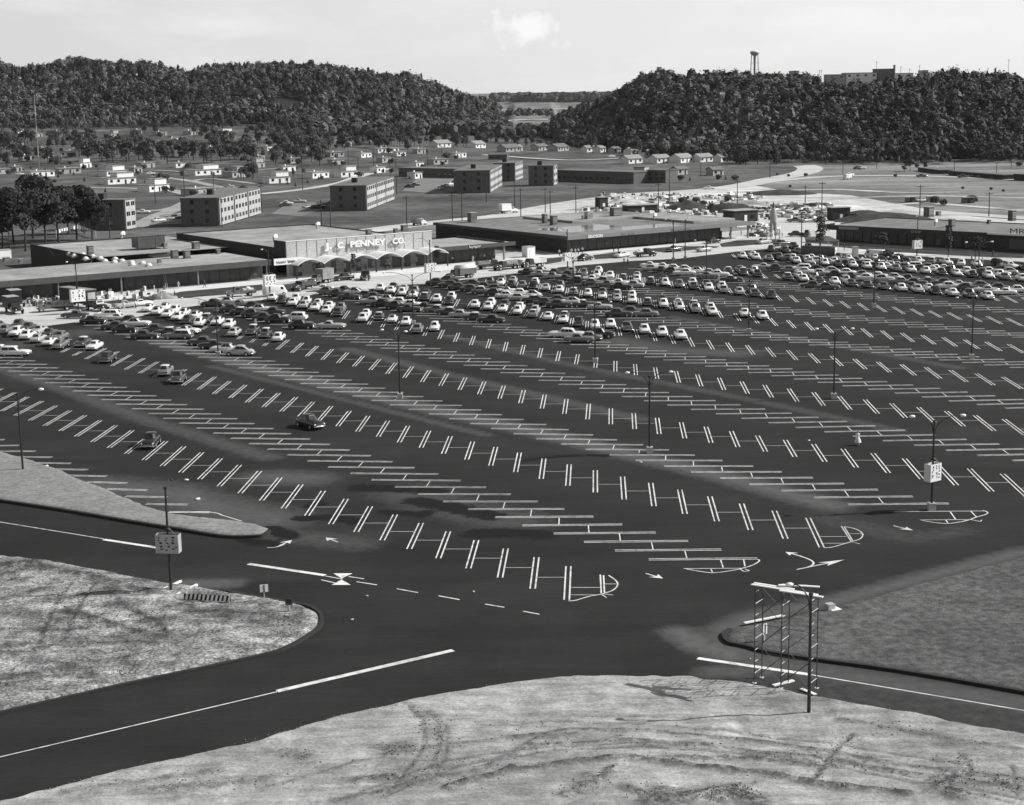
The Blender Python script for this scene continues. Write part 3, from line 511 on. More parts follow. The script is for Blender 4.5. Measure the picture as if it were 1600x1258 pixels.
# ================================================================== PAINTED MARKINGS
ROWS = {
'A1': ('A', [(-5,43.3,620.3,2.6,642.3),(-4,65.6,627,23.6,649.4),(0,156.7,657,118.7,682),(4,260,689.2,225,718.7),(8,375,726.2,342.7,759.5),(12,505,767.5,479.2,806.2),(16,658,817.7,639.2,858.2),(19,790.2,857.5,781.2,903),(21,888.2,884.5,885.5,937)], -9, 21),
'A2': ('A', [(-18,164.8,544.4,133.9,561),(-16,204.7,554.4,175,571.5),(-14,246.7,565.4,217.8,583.3),(-11,312.9,583,286,602.2),(-8,383.7,601.7,359.6,621.9),(-5,463,620.6,439.4,643.1),(0,606.2,657.5,590.7,682.5),(4,738.7,690,729.2,718),(9,930.2,735,930.2,769.5),(13,1109,775.7,1120.2,814.5),(16,1262.7,809.5,1284,855.5)], -28, 16),
'A3': ('A', [(-20,450.7,531,432.8,546),(-17,519.4,545.7,503.7,561.8),(-14,593,561.5,578.5,578),(-10,698.7,584,688,603),(-6,818.5,609.6,813,630),(-3,920,631.3,918,655.5),(0,1026.7,653,1030.2,678.2),(4,1183.2,680.5,1196.2,705.5),(8,1363.7,708.2,1388,738.7),(11,1514.7,732.5,1550,768)], -33, 15),
'A4': ('A', [(-17,692.7,515.6,686,529.5),(-13,791.9,534.5,788,549),(-9,903,554,899.7,569.4),(-5,1023.6,574.4,1027,592),(0,1194.5,601.7,1206.4,621.3),(4,1351.4,624.5,1371.6,646.3),(9,1568.5,655,1602,680)], -32, 12),
'A5': ('A', [(-21.5,668,460,663,471),(-16,780,476.5,772,488),(-13,850.5,488,844,500),(-8,966,511,969.5,524.5),(-4,1076,527.6,1083.5,541.8),(0,1198,543,1210.5,558),(4,1334.9,561,1352.7,576.7),(7,1445.9,573.6,1469.5,591.4),(10,1566.4,588.8,1596.5,607.4)], -27, 14),
'A6': ('A', [(-20.5,753,436,749,446),(-15,846,443,842,454.5),(-11,931,457,930,468),(-7,1023,469,1025,481),(-1,1175.3,494,1184.5,505.3),(0,1203,497.2,1213.6,509),(4,1317,510,1331.4,523.7),(8,1440.6,523.7,1460.8,538),(12,1575.8,538,1600,552)], -21, 15),
'A7': ('A', [(1,1235,461.8,1246.4,472.3),(5,1340.9,473.6,1356.4,484.9),(9,1451.7,485.4,1470.8,496),(13,1573.7,497.5,1597.3,509.5)], -16, 16),
'A8': ('A', [(-5,1188,426.5,1198,435),(0,1306,438.5,1320,447.5),(3,1382,446,1398,455),(10,1569,462.5,1589,473)], -9, 13),
'A9': ('A', [(-7,1144,397.5,1152,404.5),(0,1290,409,1302,417),(12,1569,430.5,1587,440)], -7, 14),
'B0': ('B', [(0,24,714,83,714.5),(2,80,733,138,734),(4,136,753,199,755),(6,195,775.5,260,777),(8,264,800,329,800.5)], -5, 8),
'B1': ('B', [(-17,11.8,579.9,112,580.7),(-12,114.7,610.8,220,612),(-6,255.9,653.6,371.4,654.4),(0,419.5,701.7,548,703.2),(5,581.2,749.7,720.7,751),(11,818,821,974.2,819.5),(15,1013.7,874.2,1183.7,872.7)], -25, 15),
'B2': ('B', [(-13,420.5,586.7,523.4,588),(-8,550,618.7,660.6,619.8),(-4,670.9,646.8,785.3,648),(0,803,677.5,926.7,679.7),(4,952.5,710.5,1085.7,711.2),(10,1221.2,766.7,1372.5,765),(12,1325,788.2,1482.5,786.7)], -31, 12),
'B3': ('B', [(-12,501.8,525.3,590.8,526),(-8,594.8,544,688.2,544.7),(-4,697.4,565,796.3,565.7),(0,810.5,588.2,913.4,589.3),(4,937.8,613.2,1046.2,613.5),(8,1078.7,639.7,1195,639.2),(12,1242.5,668,1367,665.3),(16,1429.5,695.8,1562.5,693.8)], -24, 21),
'B4': ('B', [(-17,715,505.9,799,507),(-11,864.3,533.7,954.9,534.7),(-6,1006.6,557.6,1103.2,557.6),(0,1205,587.2,1310,586),(4,1356.4,608.2,1468.7,606.9),(7,1483,626.6,1600,624.2)], -30, 12),
'B5': ('B', [(-7,1009,504.5,1090.8,504),(-3,1116.8,520,1204.2,519.5),(0,1202.5,531.3,1294,531),(4,1329,546.8,1424.6,545.7),(8,1466,562.6,1568.5,561.5)], -26, 13),
'B6': ('B', [(-6,1031,463.9,1109.7,464),(-3,1107,474.6,1183,474),(0,1184.5,484.9,1264,484),(5,1326.2,500.9,1412.3,500),(10,1483,517.7,1571,517)], -18, 15),
'B7': ('B', [(-8,1079,434,1149,433.4),(0,1241.7,454.7,1323,454),(4,1344,466.2,1428,465.2),(7,1428.8,474.9,1510.7,474.4),(10,1518.6,484.3,1600,483.3)], -14, 14),
'B8': ('B', [(-5,1185,422,1255,421.5),(0,1300,434.5,1375,434),(5,1424,447.5,1506,447)], -6, 10),
'B9': ('B', [(-5,1186,403.5,1250,403),(0,1290,415,1357,414.7),(10,1530,431,1603,430)], -5, 12),
}
def rowfn(n):
    pts = ROWS[n][1]; K = [q[0] for q in pts]; P_ = np.array([[*at(q[1], q[2])[:2], *at(q[3], q[4])[:2]] for q in pts])
    Cf = [np.polyfit(K, P_[:, i], 2 if len(K) > 3 else 1) for i in range(4)]
    Rr = np.array([[P_[j, i] - np.polyval(Cf[i], K[j]) for i in range(4)] for j in range(len(K))])
    return lambda k: np.array([np.polyval(Cf[i], k) + np.interp(k, K, Rr[:, i]) for i in range(4)])
ROWF = {n: rowfn(n) for n in ROWS}
ln = MB()
def stroke(b, p, q, wd, z=0.004, m=0):
    p = Vector((p[0], p[1], z)); q = Vector((q[0], q[1], z)); d = (q - p).normalized(); n = Vector((-d.y, d.x, 0)) * wd / 2
    b.add([p - n, q - n, q + n, p + n], [(0, 1, 2, 3)], m)
for n, (typ, pts, k0, k1) in ROWS.items():
    fn = ROWF[n]
    for k in range(k0, k1 + 1):
        c = fn(k); p, q = Vector((c[0], c[1], 0)), Vector((c[2], c[3], 0)); d = (q - p).normalized(); nn_ = Vector((-d.y, d.x, 0))
        if (p + q).length > 1e-6 and (p.y + q.y) / 2 > 85:
            j = random.uniform(-.12, .12)
            for sgn in (-1, 1): stroke(ln, p + nn_ * sgn * .22 + d * j, q + nn_ * sgn * .22 + d * j, .135)
            if k < k1 and n != 'B0':
                c2 = fn(k + 1); mid = (p + q) / 2; mid2 = Vector((c2[0] + c2[2], c2[1] + c2[3], 0)) / 2
                # the cross tick runs along the other family of stripes
                o_ = mid2 - mid; par = d * o_.dot(d); perp = o_ - par
                a = mid + par * .5 + perp * .07; b_ = mid + par * .5 + perp * .93
                stroke(ln, a, b_, .1 if typ == 'A' else .11, m=1 if typ == 'A' else 0)
struct(ln.build('parking_lines', [m_paint, m_paint2]))
mk = MB()
def mline(pts, wd, z=0.006): mk.ribbon(smooth_line(pix(*pts), 6), wd, z)
# rounded ends of the rows
mline([(951, 899), (962, 907), (965, 914), (958, 922), (941, 928), (920, 932), (900, 938), (888, 939)], .14)
for a, b_ in [((938, 898), (939.5, 927)), ((943, 899), (944.5, 926))]: stroke(mk, at(*a), at(*b_), .13, .006)
for a, b_ in [((891, 918), (937, 918)), ((945, 912.5), (962, 912.5)), ((891, 929.5), (930, 929.5)), ((940, 929), (948, 934)), ((940, 928), (958, 930))]: stroke(mk, at(*a), at(*b_), .1, .0065)
mline([(1185, 874), (1186, 877), (1176, 883), (1156, 889), (1140, 892), (1115, 895), (1095, 893), (1072, 889)], .14)
for a, b_ in [((1068, 888.5), (1158, 888)), ((1126, 875), (1130, 887)), ((1162, 874.5), (1164, 885)), ((1111, 889.5), (1113, 894)), ((1156, 889), (1162, 893)), ((1162, 893), (1171, 892)), ((1171, 892), (1164, 889))]: stroke(mk, at(*a), at(*b_), .12, .0065)
mline([(1320, 823), (1335, 826), (1345, 831), (1348, 836), (1344, 842), (1332, 846), (1318, 850), (1300, 855), (1287, 856)], .14)
for a, b_ in [((1314.5, 822), (1330, 846)), ((1319, 823), (1333, 846))]: stroke(mk, at(*a), at(*b_), .12, .006)
for a, b_ in [((1281, 838.5), (1323, 838.5)), ((1328, 834), (1347, 834)), ((1286, 849), (1320, 849)), ((1331, 847), (1344, 850))]: stroke(mk, at(*a), at(*b_), .1, .0065)
mline([(1536, 797.5), (1543, 800.5), (1540, 804), (1526, 808), (1512, 813), (1495, 816.5), (1478, 818), (1456, 816), (1440, 813)], .14)
for a, b_ in [((1397, 799.5), (1537, 798.5)), ((1437, 812.5), (1520, 812)), ((1485, 800), (1493, 811.5)), ((1517, 799), (1526, 808)), ((1478, 813), (1481, 817)), ((1517, 812), (1532, 815)), ((1532, 815), (1534, 812.5))]: stroke(mk, at(*a), at(*b_), .13, .0065)
mline([(264, 800.5), (329, 800.5), (350, 806), (378, 814.5)], .13)
# road lines
stroke(mk, at(-60, 1197), at(433, 1081), .13, .006); stroke(mk, at(433, 1080), at(708, 1016), .55, .006)
stroke(mk, at(-60, 806), at(162, 842), .14, .006); stroke(mk, at(162, 843), at(247, 856), .5, .006); stroke(mk, at(388, 881), at(508, 899), .55, .006)
stroke(mk, at(508, 900), at(535, 905), .14, .006); stroke(mk, at(502, 906), at(528, 912), .14, .006); stroke(mk, at(545, 901), at(569, 904.5), .14, .006)
for a, b_ in [((557, 909), (589, 914)), ((620, 920), (653, 926)), ((685, 931), (718, 937)), ((758, 944), (788, 949)), ((817, 955), (843, 960))]: stroke(mk, at(*a), at(*b_), .16, .006)
stroke(mk, at(1090, 1028.5), at(1265, 1054), .5, .006); stroke(mk, at(1265, 1054), at(1760, 1137), .14, .006)

def poly(ps):
    ps = [at(*p) for p in ps]; a = sum(ps[i].x * ps[(i + 1) % len(ps)].y - ps[(i + 1) % len(ps)].x * ps[i].y for i in range(len(ps)))
    if a < 0: ps = ps[::-1]
    mk.add([(p.x, p.y, .0075) for p in ps], [tuple(range(len(ps)))])
poly([(521, 896), (551, 896), (534, 904)]); poly([(518, 914), (548, 914), (534, 906)])
def arrow(tail, tip, hw=.6):
    a, b_ = at(*tail), at(*tip); d = (b_ - a); L_ = d.length; d.normalize(); n = Vector((-d.y, d.x, 0)); hl = min(2.6, L_ * .55)
    stroke(mk, a, b_ - d * hl * .7, .16, .007)
    mk.add([tuple(b_ - d * hl + n * hw)[:2] + (.0075,), tuple(b_ - d * hl * .72)[:2] + (.0075,), tuple(b_ - d * hl - n * hw)[:2] + (.0075,), tuple(b_)[:2] + (.0075,)], [(0, 1, 3), (1, 2, 3)])
arrow((1009, 896), (1036, 904)); arrow((1396, 821.5), (1427, 829)); arrow((1245, 890), (1320, 874.5)); arrow((528, 847), (509, 840)); arrow((436, 853), (456, 844))
mline([(1240, 866), (1262, 873), (1271, 879), (1268, 884), (1262, 886)], .18); arrow((1252, 869), (1227, 862.5)); mline([(417, 855.5), (428, 855.5), (438, 853), (445, 850)], .16)

struct(mk.build('road_markings', m_paint))
# ================================================================== THE STORES
EA = R(35.0); E1 = Vector((math.cos(EA), math.sin(EA), 0)); E2 = Vector((-math.sin(EA), math.cos(EA), 0))   # along the fronts / to the back
def bl(p, a, b): return Vector((p[0], p[1], 0)) + E1 * a + E2 * b
def block(b, p, a0, a1, b0, b1, z0, z1, m=0, mt=None):
    b.prism([bl(p, a0, b0), bl(p, a1, b0), bl(p, a1, b1), bl(p, a0, b1)], z0, z1, m, mt)
def along(p, q): d = Vector((q[0] - p[0], q[1] - p[1], 0)); return d.dot(E1), d.dot(E2)
def roof_unit(parent_label, u, v, z, sx, sy, h, m=None, rot=0.0, name='roof_unit', cat='roof unit', louvre=True):
    p = at(u, v, z); t_ = empty(name, p, EA + rot, parent_label, cat, 'ventilation boxes on the store roofs')
    b = MB(); b.box(-sx / 2, sx / 2, -sy / 2, sy / 2, 0.12, h); b.build('casing', m or m_dsheet, t_)
    b = MB(); b.box(-sx / 2 - .08, sx / 2 + .08, -sy / 2 - .08, sy / 2 + .08, h, h + .09); b.build('lid', m_sheet, t_)
    b = MB(); b.box(-sx / 2 - .12, sx / 2 + .12, -sy / 2 - .12, sy / 2 + .12, 0, .12); b.build('curb', m_roofd, t_)
    b = MB()
    for k in range(4): b.box(-sx / 2 + .15, sx / 2 - .15, -sy / 2 - .03, -sy / 2 + .0, h * (.3 + .15 * k), h * (.36 + .15 * k))
    b.build('louvre', m_sheet if m is None else m_dsheet, t_); return t_
def shopfront(parent, p, a0, a1, back, zt, step, open_dark=True, wallm=None):
    """recessed glazing: dark interior plane, posts, transom, sills, doors and a few pale display cards"""
    n = max(1, round((a1 - a0) / step)); st = (a1 - a0) / n; rr = random.Random(int(a1 * 10))
    def part(nm, m, *k): q = MB(); block(q, p, *k); return q.build(nm, m, parent)
    for i in range(n):
        x0, x1 = a0 + i * st, a0 + (i + 1) * st
        wdw = part('shop_window', m_dim, x0 + .12, x1 - .12, back - .06, back, .35, zt - .05)
        part('window_post', m_fascia, x0 - .1, x0 + .1, back - .16, back - .02, 0, zt)
        if rr.random() < .5: q = MB(); block(q, p, x0 + .12, x1 - .12, back - .12, back - .065, 2.3, 2.38); q.build('transom', m_fascia, wdw)
        part('stall_riser', wallm or m_shopd, x0 + .1, x1 - .1, back - .1, back - .01, 0, .34)
        if rr.random() < .45:
            a_ = x0 + rr.uniform(.3, max(.4, st - 1.2)); z_ = rr.uniform(.5, 1.5); q = MB(); block(q, p, a_, a_ + rr.uniform(.4, 1.0), back - .09, back - .07, z_, z_ + rr.uniform(.4, 1.0)); q.build('window_display', m_shopd, wdw)
# ---- 1: long low store at the left, flat roof with a dark fascia
pA = at(424, 406.5, 4.5); pL = at(-90, 447, 4.5); LEN1, _ = along(pL, pA)
s1 = empty('store', (pA.x, pA.y, 0), 0, 'long low store at the left under a flat grey gravel roof with dome skylights', 'store')
def loc(p, root): return (p[0] - root.location.x, p[1] - root.location.y)
O0 = (0, 0)
L1 = LEN1 + 20; DEP = 24.5
b = MB(); block(b, O0, -L1, 0, .25, DEP, 4.28, 4.5); b.build('roof', m_roof, s1)
b = MB(); block(b, O0, -L1, 0, 0, .25, 3.35, 4.62); block(b, O0, -.25, 0, .25, 1.6, 3.35, 4.62); b.build('fascia', m_fascia, s1)
b = MB(); block(b, O0, -L1, -.3, .25, DEP - .3, 3.5, 4.27); b.build('ceiling', m_fascia, s1)
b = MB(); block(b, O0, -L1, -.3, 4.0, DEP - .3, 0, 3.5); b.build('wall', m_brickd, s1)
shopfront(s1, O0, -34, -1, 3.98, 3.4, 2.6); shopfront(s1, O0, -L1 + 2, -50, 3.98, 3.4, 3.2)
for a_ in (-L1 + 8, -60, -50, -36, -18, -1): b = MB(); block(b, O0, a_ - .15, a_ + .15, .5, .8, 0, 3.34); b.build('canopy_post', m_greymetal, s1)
# sloping script board
sb = MB(); block(sb, O0, .4, 6.4, -.5, -.3, 3.25, 4.75); sb_ = sb.build('sign_board', m_white, s1)
wv = MB(); rr = random.Random(3)
x_ = .9
for wd_ in (2.6, 2.0):
    pts = []
    for i in range(26): t_ = i / 25; pts.append(bl(O0, x_ + wd_ * t_, -.54) + Vector((0, 0, 3.85 + .28 * math.sin(t_ * 34 + rr.random()) * (1 if i > 2 else 1.7))))
    wv.tube(pts, .05, 5); x_ += wd_ + .35
wv.build('script_lettering', m_black, sb_)
# rear part of the same store (a little higher)
pr0 = at(23, 383, 5.2); pr1 = at(127, 397, 5.2)
s1b = empty('store', (pr1.x, pr1.y, 0), 0, 'square rear store block with a parapet roof behind the long low roof', 'store')
a1, b1 = along(pr1, at(254, 377, 5.2)); a2, b2 = along(pr1, pr0)
b = MB(); block(b, O0, .3, 37, -6, b2 - .3, 4.7, 4.86); b.build('roof', m_roof, s1b)
b = MB(); block(b, O0, 0, .3, -6, b2, 0, 5.2); block(b, O0, .3, 37, b2 - .3, b2, 0, 5.2); b.build('parapet', m_brickd, s1b)
# ---- 2: department store with the raised panelled front
pB = at(447, 378, 8.2); pC = at(683, 362, 8.2); wB, _ = along(pB, pC)
s2 = empty('department_store', (pB.x, pB.y, 0), 0, 'department store with a tall pale panelled front and arched canopy', 'department store')
b = MB(); block(b, O0, 0, wB, 0, .4, 0, 8.2); s2f = b.build('front_screen', m_panel, s2)
b = MB(); block(b, O0, -.02, .5, .42, 6.2, 4.4, 8.19); b.build('side_screen', m_brickd, s2)  # side turned from the sun, its shade put into the dark wall colour
for i in range(1, 15): b = MB(); block(b, O0, wB * i / 15 - .05, wB * i / 15 + .05, -.05, .0, 4.2, 8.2); b.build('panel_seam', m_seam, s2f)
b = MB(); block(b, O0, -.1, wB + .1, -.1, .5, 8.2, 8.32); b.build('coping', m_white, s2f)
zl = 6.15
for body, f0, f1 in (('J.', .243, .29), ('C.', .33, .378), ('PENNEY', .417, .662), ('CO.', .71, .80)):
    put_text(body, 1.95, bl(O0, wB * f0, 0), bl(O0, wB * f1, 0), zl - .25, m_globe, s2f, depth=.14, off=.4, name='sign_letter')
ab, bb = along(pB, at(195, 366, 6.4)); 
b = MB(); block(b, O0, .6, wB - .2, .5, 62, 6.0, 6.2); b.build('roof', m_roof, s2)
b = MB(); block(b, O0, .2, .6, 6.2, 62, 0, 6.45); block(b, O0, .2, wB, 62, 62.4, 0, 6.45); block(b, O0, wB - .2, wB + .2, .5, 62, 0, 6.45); b.build('parapet', m_brickd, s2)
# recessed show windows under the canopy
b = MB(); block(b, O0, .5, wB - .5, -.12, -.02, .5, 3.3); b.build('shop_window', m_shopw, s2)
rr = random.Random(5)
for i in range(11):
    a_ = 1.5 + i * (wB - 3) / 11
    if rr.random() < .75: b = MB(); block(b, O0, a_, a_ + rr.uniform(1.2, 2.6), -.2, -.13, rr.choice([0.1, .6]), 2.9); b.build('doorway', m_dim, s2)
for i in range(9): a_ = 2.6 + i * 4; b = MB(); block(b, O0, a_, a_ + rr.uniform(.7, 1.2), -.26, -.21, 1.0, 2.2); b.build('window_display', m_shopw, s2)
# canopy of six shallow barrel vaults on posts
cp0 = at(465, 436.7); a0_, b0_ = along(pB, cp0); cp5 = at(663.4, 418); a5_, b5_ = along(pB, cp5); stp = (a5_ - a0_) / 5
bF = (b0_ + b5_) / 2
cv = empty('arched_canopy', bl(pB, a0_, bF), 0, 'white canopy of shallow arches on thin posts along the department store', 'canopy')
for i in range(6):
    b = MB(); n = 12; x0 = i * stp; w_ = stp if i < 5 else stp * .86
    top, bot = [], []
    for j in range(n + 1):
        t_ = j / n; zz = 3.15 + 1.2 * math.sin(math.pi * t_) ** .9
        for dz, L_ in ((.12, top), (-.06, bot)):
            L_.append([bl(O0, x0 + w_ * t_, -.9) + Vector((0, 0, zz + dz)), bl(O0, x0 + w_ * t_, -bF - .05) + Vector((0, 0, zz + dz))])
    vs = [q for r_ in top for q in r_] + [q for r_ in bot for q in r_]; m_ = 2 * (n + 1); fs = []
    for j in range(n):
        fs += [(2 * j, 2 * j + 2, 2 * j + 3, 2 * j + 1), (m_ + 2 * j, m_ + 2 * j + 1, m_ + 2 * j + 3, m_ + 2 * j + 2), (2 * j, m_ + 2 * j, m_ + 2 * j + 2, 2 * j + 2), (2 * j + 1, 2 * j + 3, m_ + 2 * j + 3, m_ + 2 * j + 1)]
    b.add(vs, fs, 0); b.build('vault', m_white, cv)
for i in range(7):
    a_ = i * stp if i < 6 else 5 * stp + stp * .86
    b = MB(); block(b, O0, a_ - .14, a_ + .14, -.5, -.22, 0, 3.1); b.build('post', m_pole, cv)
# ---- 3: small shop between the department store and the dark block
pD = at(696, 386.5, 4.4); pE = at(797, 376.6, 4.4); wD, _ = along(pD, pE)
s3 = empty('store', (pD.x, pD.y, 0), 0, 'small glass-fronted shop with a dark fascia right of the department store', 'store')
b = MB(); block(b, O0, -2.6, wD - .4, .3, 22, 4.1, 4.26); b.build('roof', m_roof, s3)
b = MB(); block(b, O0, -2.6, wD, 0, .3, 3.5, 4.45); block(b, O0, wD - 3.4, wD - 3.1, .3, 22, 3.5, 4.7); b.build('fascia', m_fascia, s3)
b = MB(); block(b, O0, -2.4, wD - 3.4, 4.4, 21.8, 0, 4.09); b.build('wall', m_brickd, s3)
b = MB(); block(b, O0, -2.4, wD - .2, .32, 4.4, 3.5, 4.08); b.build('ceiling', m_fascia, s3)
shopfront(s3, O0, -2, wD - 3.6, 4.38, 3.45, 2.4)
b = MB(); block(b, O0, wD - 3.3, wD - 2.9, .5, .9, 0, 3.5); b.build('canopy_post', m_shopw, s3)
wv = MB(); pts = [bl(O0, 6.9 + 3.4 * i / 30, -.1) + Vector((0, 0, 3.95 + .33 * math.sin(i * 1.35) * (1.4 if i in (0, 1, 8, 9, 17, 18) else .8))) for i in range(31)]
wv.tube(pts, .085, 5); wv.build('script_lettering', m_white, s3)
# ---- 4: long dark brick block
pG = at(889, 369.5, 4.6); pH = at(1190, 346.5, 4.6); wG, _ = along(pG, pH); dG = along(pG, at(667, 348.7, 4.6))[1]
s4 = empty('store', (pG.x, pG.y, 0), 0, 'long dark brick store row with a sloping grey fascia and wet roof', 'store')
b = MB(); block(b, O0, 1.2, wG, .3, dG, 4.28, 4.45); block(b, O0, -.1, 1.2, .3, dG, 4.28, 4.45); b.build('roof', m_roofd, s4)
b = MB(); block(b, O0, -.4, wG, 0, .3, 3.65, 4.62); b.build('fascia', m_greymetal, s4)
b = MB(); block(b, O0, -.4, -.1, .3, dG, 3.85, 4.62); block(b, O0, -.4, 40, dG, dG + .3, 3.85, 4.62); b.build('side_fascia', m_fascia, s4)
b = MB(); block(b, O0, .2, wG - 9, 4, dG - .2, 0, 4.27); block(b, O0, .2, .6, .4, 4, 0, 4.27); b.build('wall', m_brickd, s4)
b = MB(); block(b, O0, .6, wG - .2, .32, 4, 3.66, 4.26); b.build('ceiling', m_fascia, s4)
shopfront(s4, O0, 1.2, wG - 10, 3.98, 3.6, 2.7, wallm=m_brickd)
b = MB(); block(b, O0, wG - 16, wG - .5, 8, dG - 24, 4.5, 5.1, 0); block(b, O0, 27, wG - 16, dG - 30, dG - 6, 4.5, 5.1, 0); b.build('raised_roof', m_roof, s4)
b = MB(); block(b, O0, 8, 30, 10, 26, 4.46, 4.475); block(b, O0, 22, 44, 5, 14, 4.465, 4.478); b.build('rain_puddle', m_wet, s4)
for a_ in (wG - 8.5, wG - 2): b = MB(); block(b, O0, a_, a_ + .4, 1, 1.4, 0, 3.65); b.build('canopy_post', m_greymetal, s4)
put_text('GRAYSON', 1.0, bl(O0, 6.0, 0), bl(O0, 10.8, 0), 3.8, m_white, s4, depth=.06, off=.08, name='sign_letter')
b = MB(); rr = random.Random(8)
for a_, a2_ in ((17.5, 18.9), (19.6, 22.0), (34.5, 37.5), (38.0, 41.6)):
    while a_ < a2_: b = MB(); block(b, O0, a_, a_ + .26, -.12, -.02, 3.9, 4.32); b.build('sign_letter', m_shopw, s4); a_ += .42
b = MB(); block(b, O0, wG - 12, wG - 6, 1.2, 1.4, 2.6, 3.6); b.build('hanging_sign', m_white, s4)
# ---- 5: right-hand store, fronts turned to the lot
pI = at(1286, 351, 4.7); ang5 = R(-43); F1 = Vector((math.cos(ang5), math.sin(ang5), 0)); F2 = Vector((-math.sin(ang5), math.cos(ang5), 0))
s5 = empty('store', (pI.x, pI.y, 0), ang5, 'dark-fronted store at the right with three small trees before it', 'store')
w5 = (at(1544, 363.4, 4.7) - pI).dot(F1)
b = MB(); b.box(2, w5 + 40, .3, 30, 4.3, 4.5); b.build('roof', m_roofd, s5)
b = MB(); b.box(-.3, w5, 0, .3, 3.4, 4.7); b.box(-.3, 0, .3, 6, 3.4, 4.7); b.box(1.7, 2, 6, 30, 3.9, 4.72); b.box(1.7, w5 + 40, 30, 30.3, 3.9, 4.72); b.build('fascia', m_black, s5)
b = MB(); b.box(0, w5, .32, 3.5, 3.42, 4.28); b.build('ceiling', m_fascia, s5)
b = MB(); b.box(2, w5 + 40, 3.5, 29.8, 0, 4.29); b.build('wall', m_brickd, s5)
b = MB(); b.box(w5 + .05, w5 + 40, .2, 3.5, 0, 4.25); b.build('brick_front', m_brickd, s5)
b = MB(); b.box(w5 + .02, w5 + 40, 0.05, .3, 4.3, 4.78); b.build('white_coping', m_white, s5)
rr = random.Random(4)
def boxpart(nm, m, par, *k): q = MB(); q.box(*k); return q.build(nm, m, par)
for i in range(17):
    x = 2.2 + i * (w5 - 2.4) / 17; g = boxpart('shop_window', m_dim, s5, x + .1, x + 2.4, 3.4, 3.48, .4, 3.3); boxpart('window_post', m_fascia, s5, x - .06, x + .06, 3.3, 3.44, 0, 3.4)
    if rr.random() < .5: boxpart('window_display', m_shopd, g, x + .5, x + 1.6, 3.33, 3.39, .6, 2.2)
boxpart('wall_panel', m_fascia, s5, w5 + 6, w5 + 10, .1, .18, 1.0, 3.4); boxpart('wall_panel', m_fascia, s5, w5 + 12, w5 + 17, .1, .18, 2.2, 3.1)
b = MB(); b.box(5.0, 11.0, -.12, -.02, 3.75, 4.45); b.build('name_board', m_shopw, s5)
def text5(body, x0, x1, z, m, size=1.0, nm='sign_letter'):
    me_ = text_mesh(body, size, .06, 0, 0); me_.materials.append(m); xs = [v.co.x for v in me_.vertices]; k = (x1 - x0) / (max(xs) - min(xs)); a_ = min(xs)
    for v in me_.vertices: v.co = Vector((x0 + (v.co.x - a_) * k, -.1 - v.co.z, z + v.co.y))
    letters(me_, s5, nm)
text5('SHOP', 26.5, 29.5, 3.7, m_houseg, .95); text5('MR', w5 + 6.2, w5 + 10.2, 4.85, m_fascia, 1.8)
# ---- things on the roofs
for i, (u, v) in enumerate([(109, 398), (116, 401), (130, 399), (134, 405.5), (145, 402), (157, 405), (164, 409), (180, 406), (179, 411), (191, 409), (206, 411.5), (207, 415), (223, 412.5), (233, 416)]):
    p = at(u, v, 4.5); o = empty('dome_skylight', p, EA, '%s white plastic dome skylight from the left on the long low roof' % ordn(i), 'skylight', 'dome skylights on the long low roof')
    b = MB(); b.box(-.75, .75, -.75, .75, 0, .18); b.build('curb', m_sheet, o)
    b = MB(); b.ball((0, 0, .16), .7, .7, .55, 12, 6); b.build('dome', m_white, o)
for u, v, z, sx, sy, h, lab in [(141, 397, 5.0, 1.3, 1.3, 2.0, 'tall grey vent box on the rear block roof'), (273, 403.5, 4.5, 1.5, 1.2, 1.9, 'left one of two tall roof vents near the ladder'), (292, 404, 4.5, 1.4, 1.2, 1.9, 'right one of two tall roof vents near the ladder'), (306, 391, 4.5, 1.5, 1.5, 2.0, 'dark vent box beside the department store side wall'),
                                (259, 387.5, 5.0, .9, .9, 1.3, 'small white roof box beside the fenced cooling plant'), (341, 397, 4.5, .9, .8, 1.0, 'small dark roof vent right of the tall vents'), (249, 411, 4.5, .8, .6, .9, 'dark box at the top of the ladder on the roof edge'), (10, 409, 4.5, 1.4, 1.1, 1.0, 'low grey box at the far left of the long roof'), (33, 410.5, 4.5, 1.0, .8, .8, 'second low box at the left of the long roof'),
                                (738, 346.5, 4.6, 2.1, 2.0, 2.6, 'tall brick-coloured vent box at the back of the wet roof'), (851, 348.5, 4.5, 1.1, 1.3, 2.5, 'left one of two slim tall vents on the wet roof'), (865, 351.5, 4.5, 1.6, 1.5, 2.6, 'right one of two slim tall vents on the wet roof'), (920, 345, 4.6, 2.0, 1.6, 2.6, 'vent tower beside the small white roof box'), (912, 345.5, 4.6, .9, .9, 1.5, 'small white box beside the vent tower'), (962, 340, 4.6, 3.0, 2.0, 2.9, 'widest vent box at the middle of the wet roof'),
                                (1451, 339, 4.6, 2.1, 2.0, 2.8, 'tall dark vent box on the right-hand store roof'), (1466, 337, 4.6, 1.2, 1.0, 1.2, 'low box beside the tall vent on the right-hand roof'), (1487, 354, 4.6, 1.5, 1.1, 1.9, 'dark vent above the second small tree'), (1581, 345, 4.6, 1.6, 1.5, 2.8, 'vent tower at the far right of the right-hand roof'), (1545, 349.5, 4.6, .9, .7, 1.0, 'small vent near the far right of the right-hand roof'), (576, 366, 6.3, 1.3, 1.0, 1.2, 'dark vent behind the middle of the panelled front'), (618, 364, 6.3, .9, .8, 1.1, 'small vent behind the panelled front'), (632, 361, 6.3, 1.6, 1.1, 1.5, 'dark vent behind the right end of the panelled front')]:
    roof_unit(lab, u, v, z, sx, sy, h, m_sheet if 'white' in lab else (m_brick if 'brick' in lab else None))
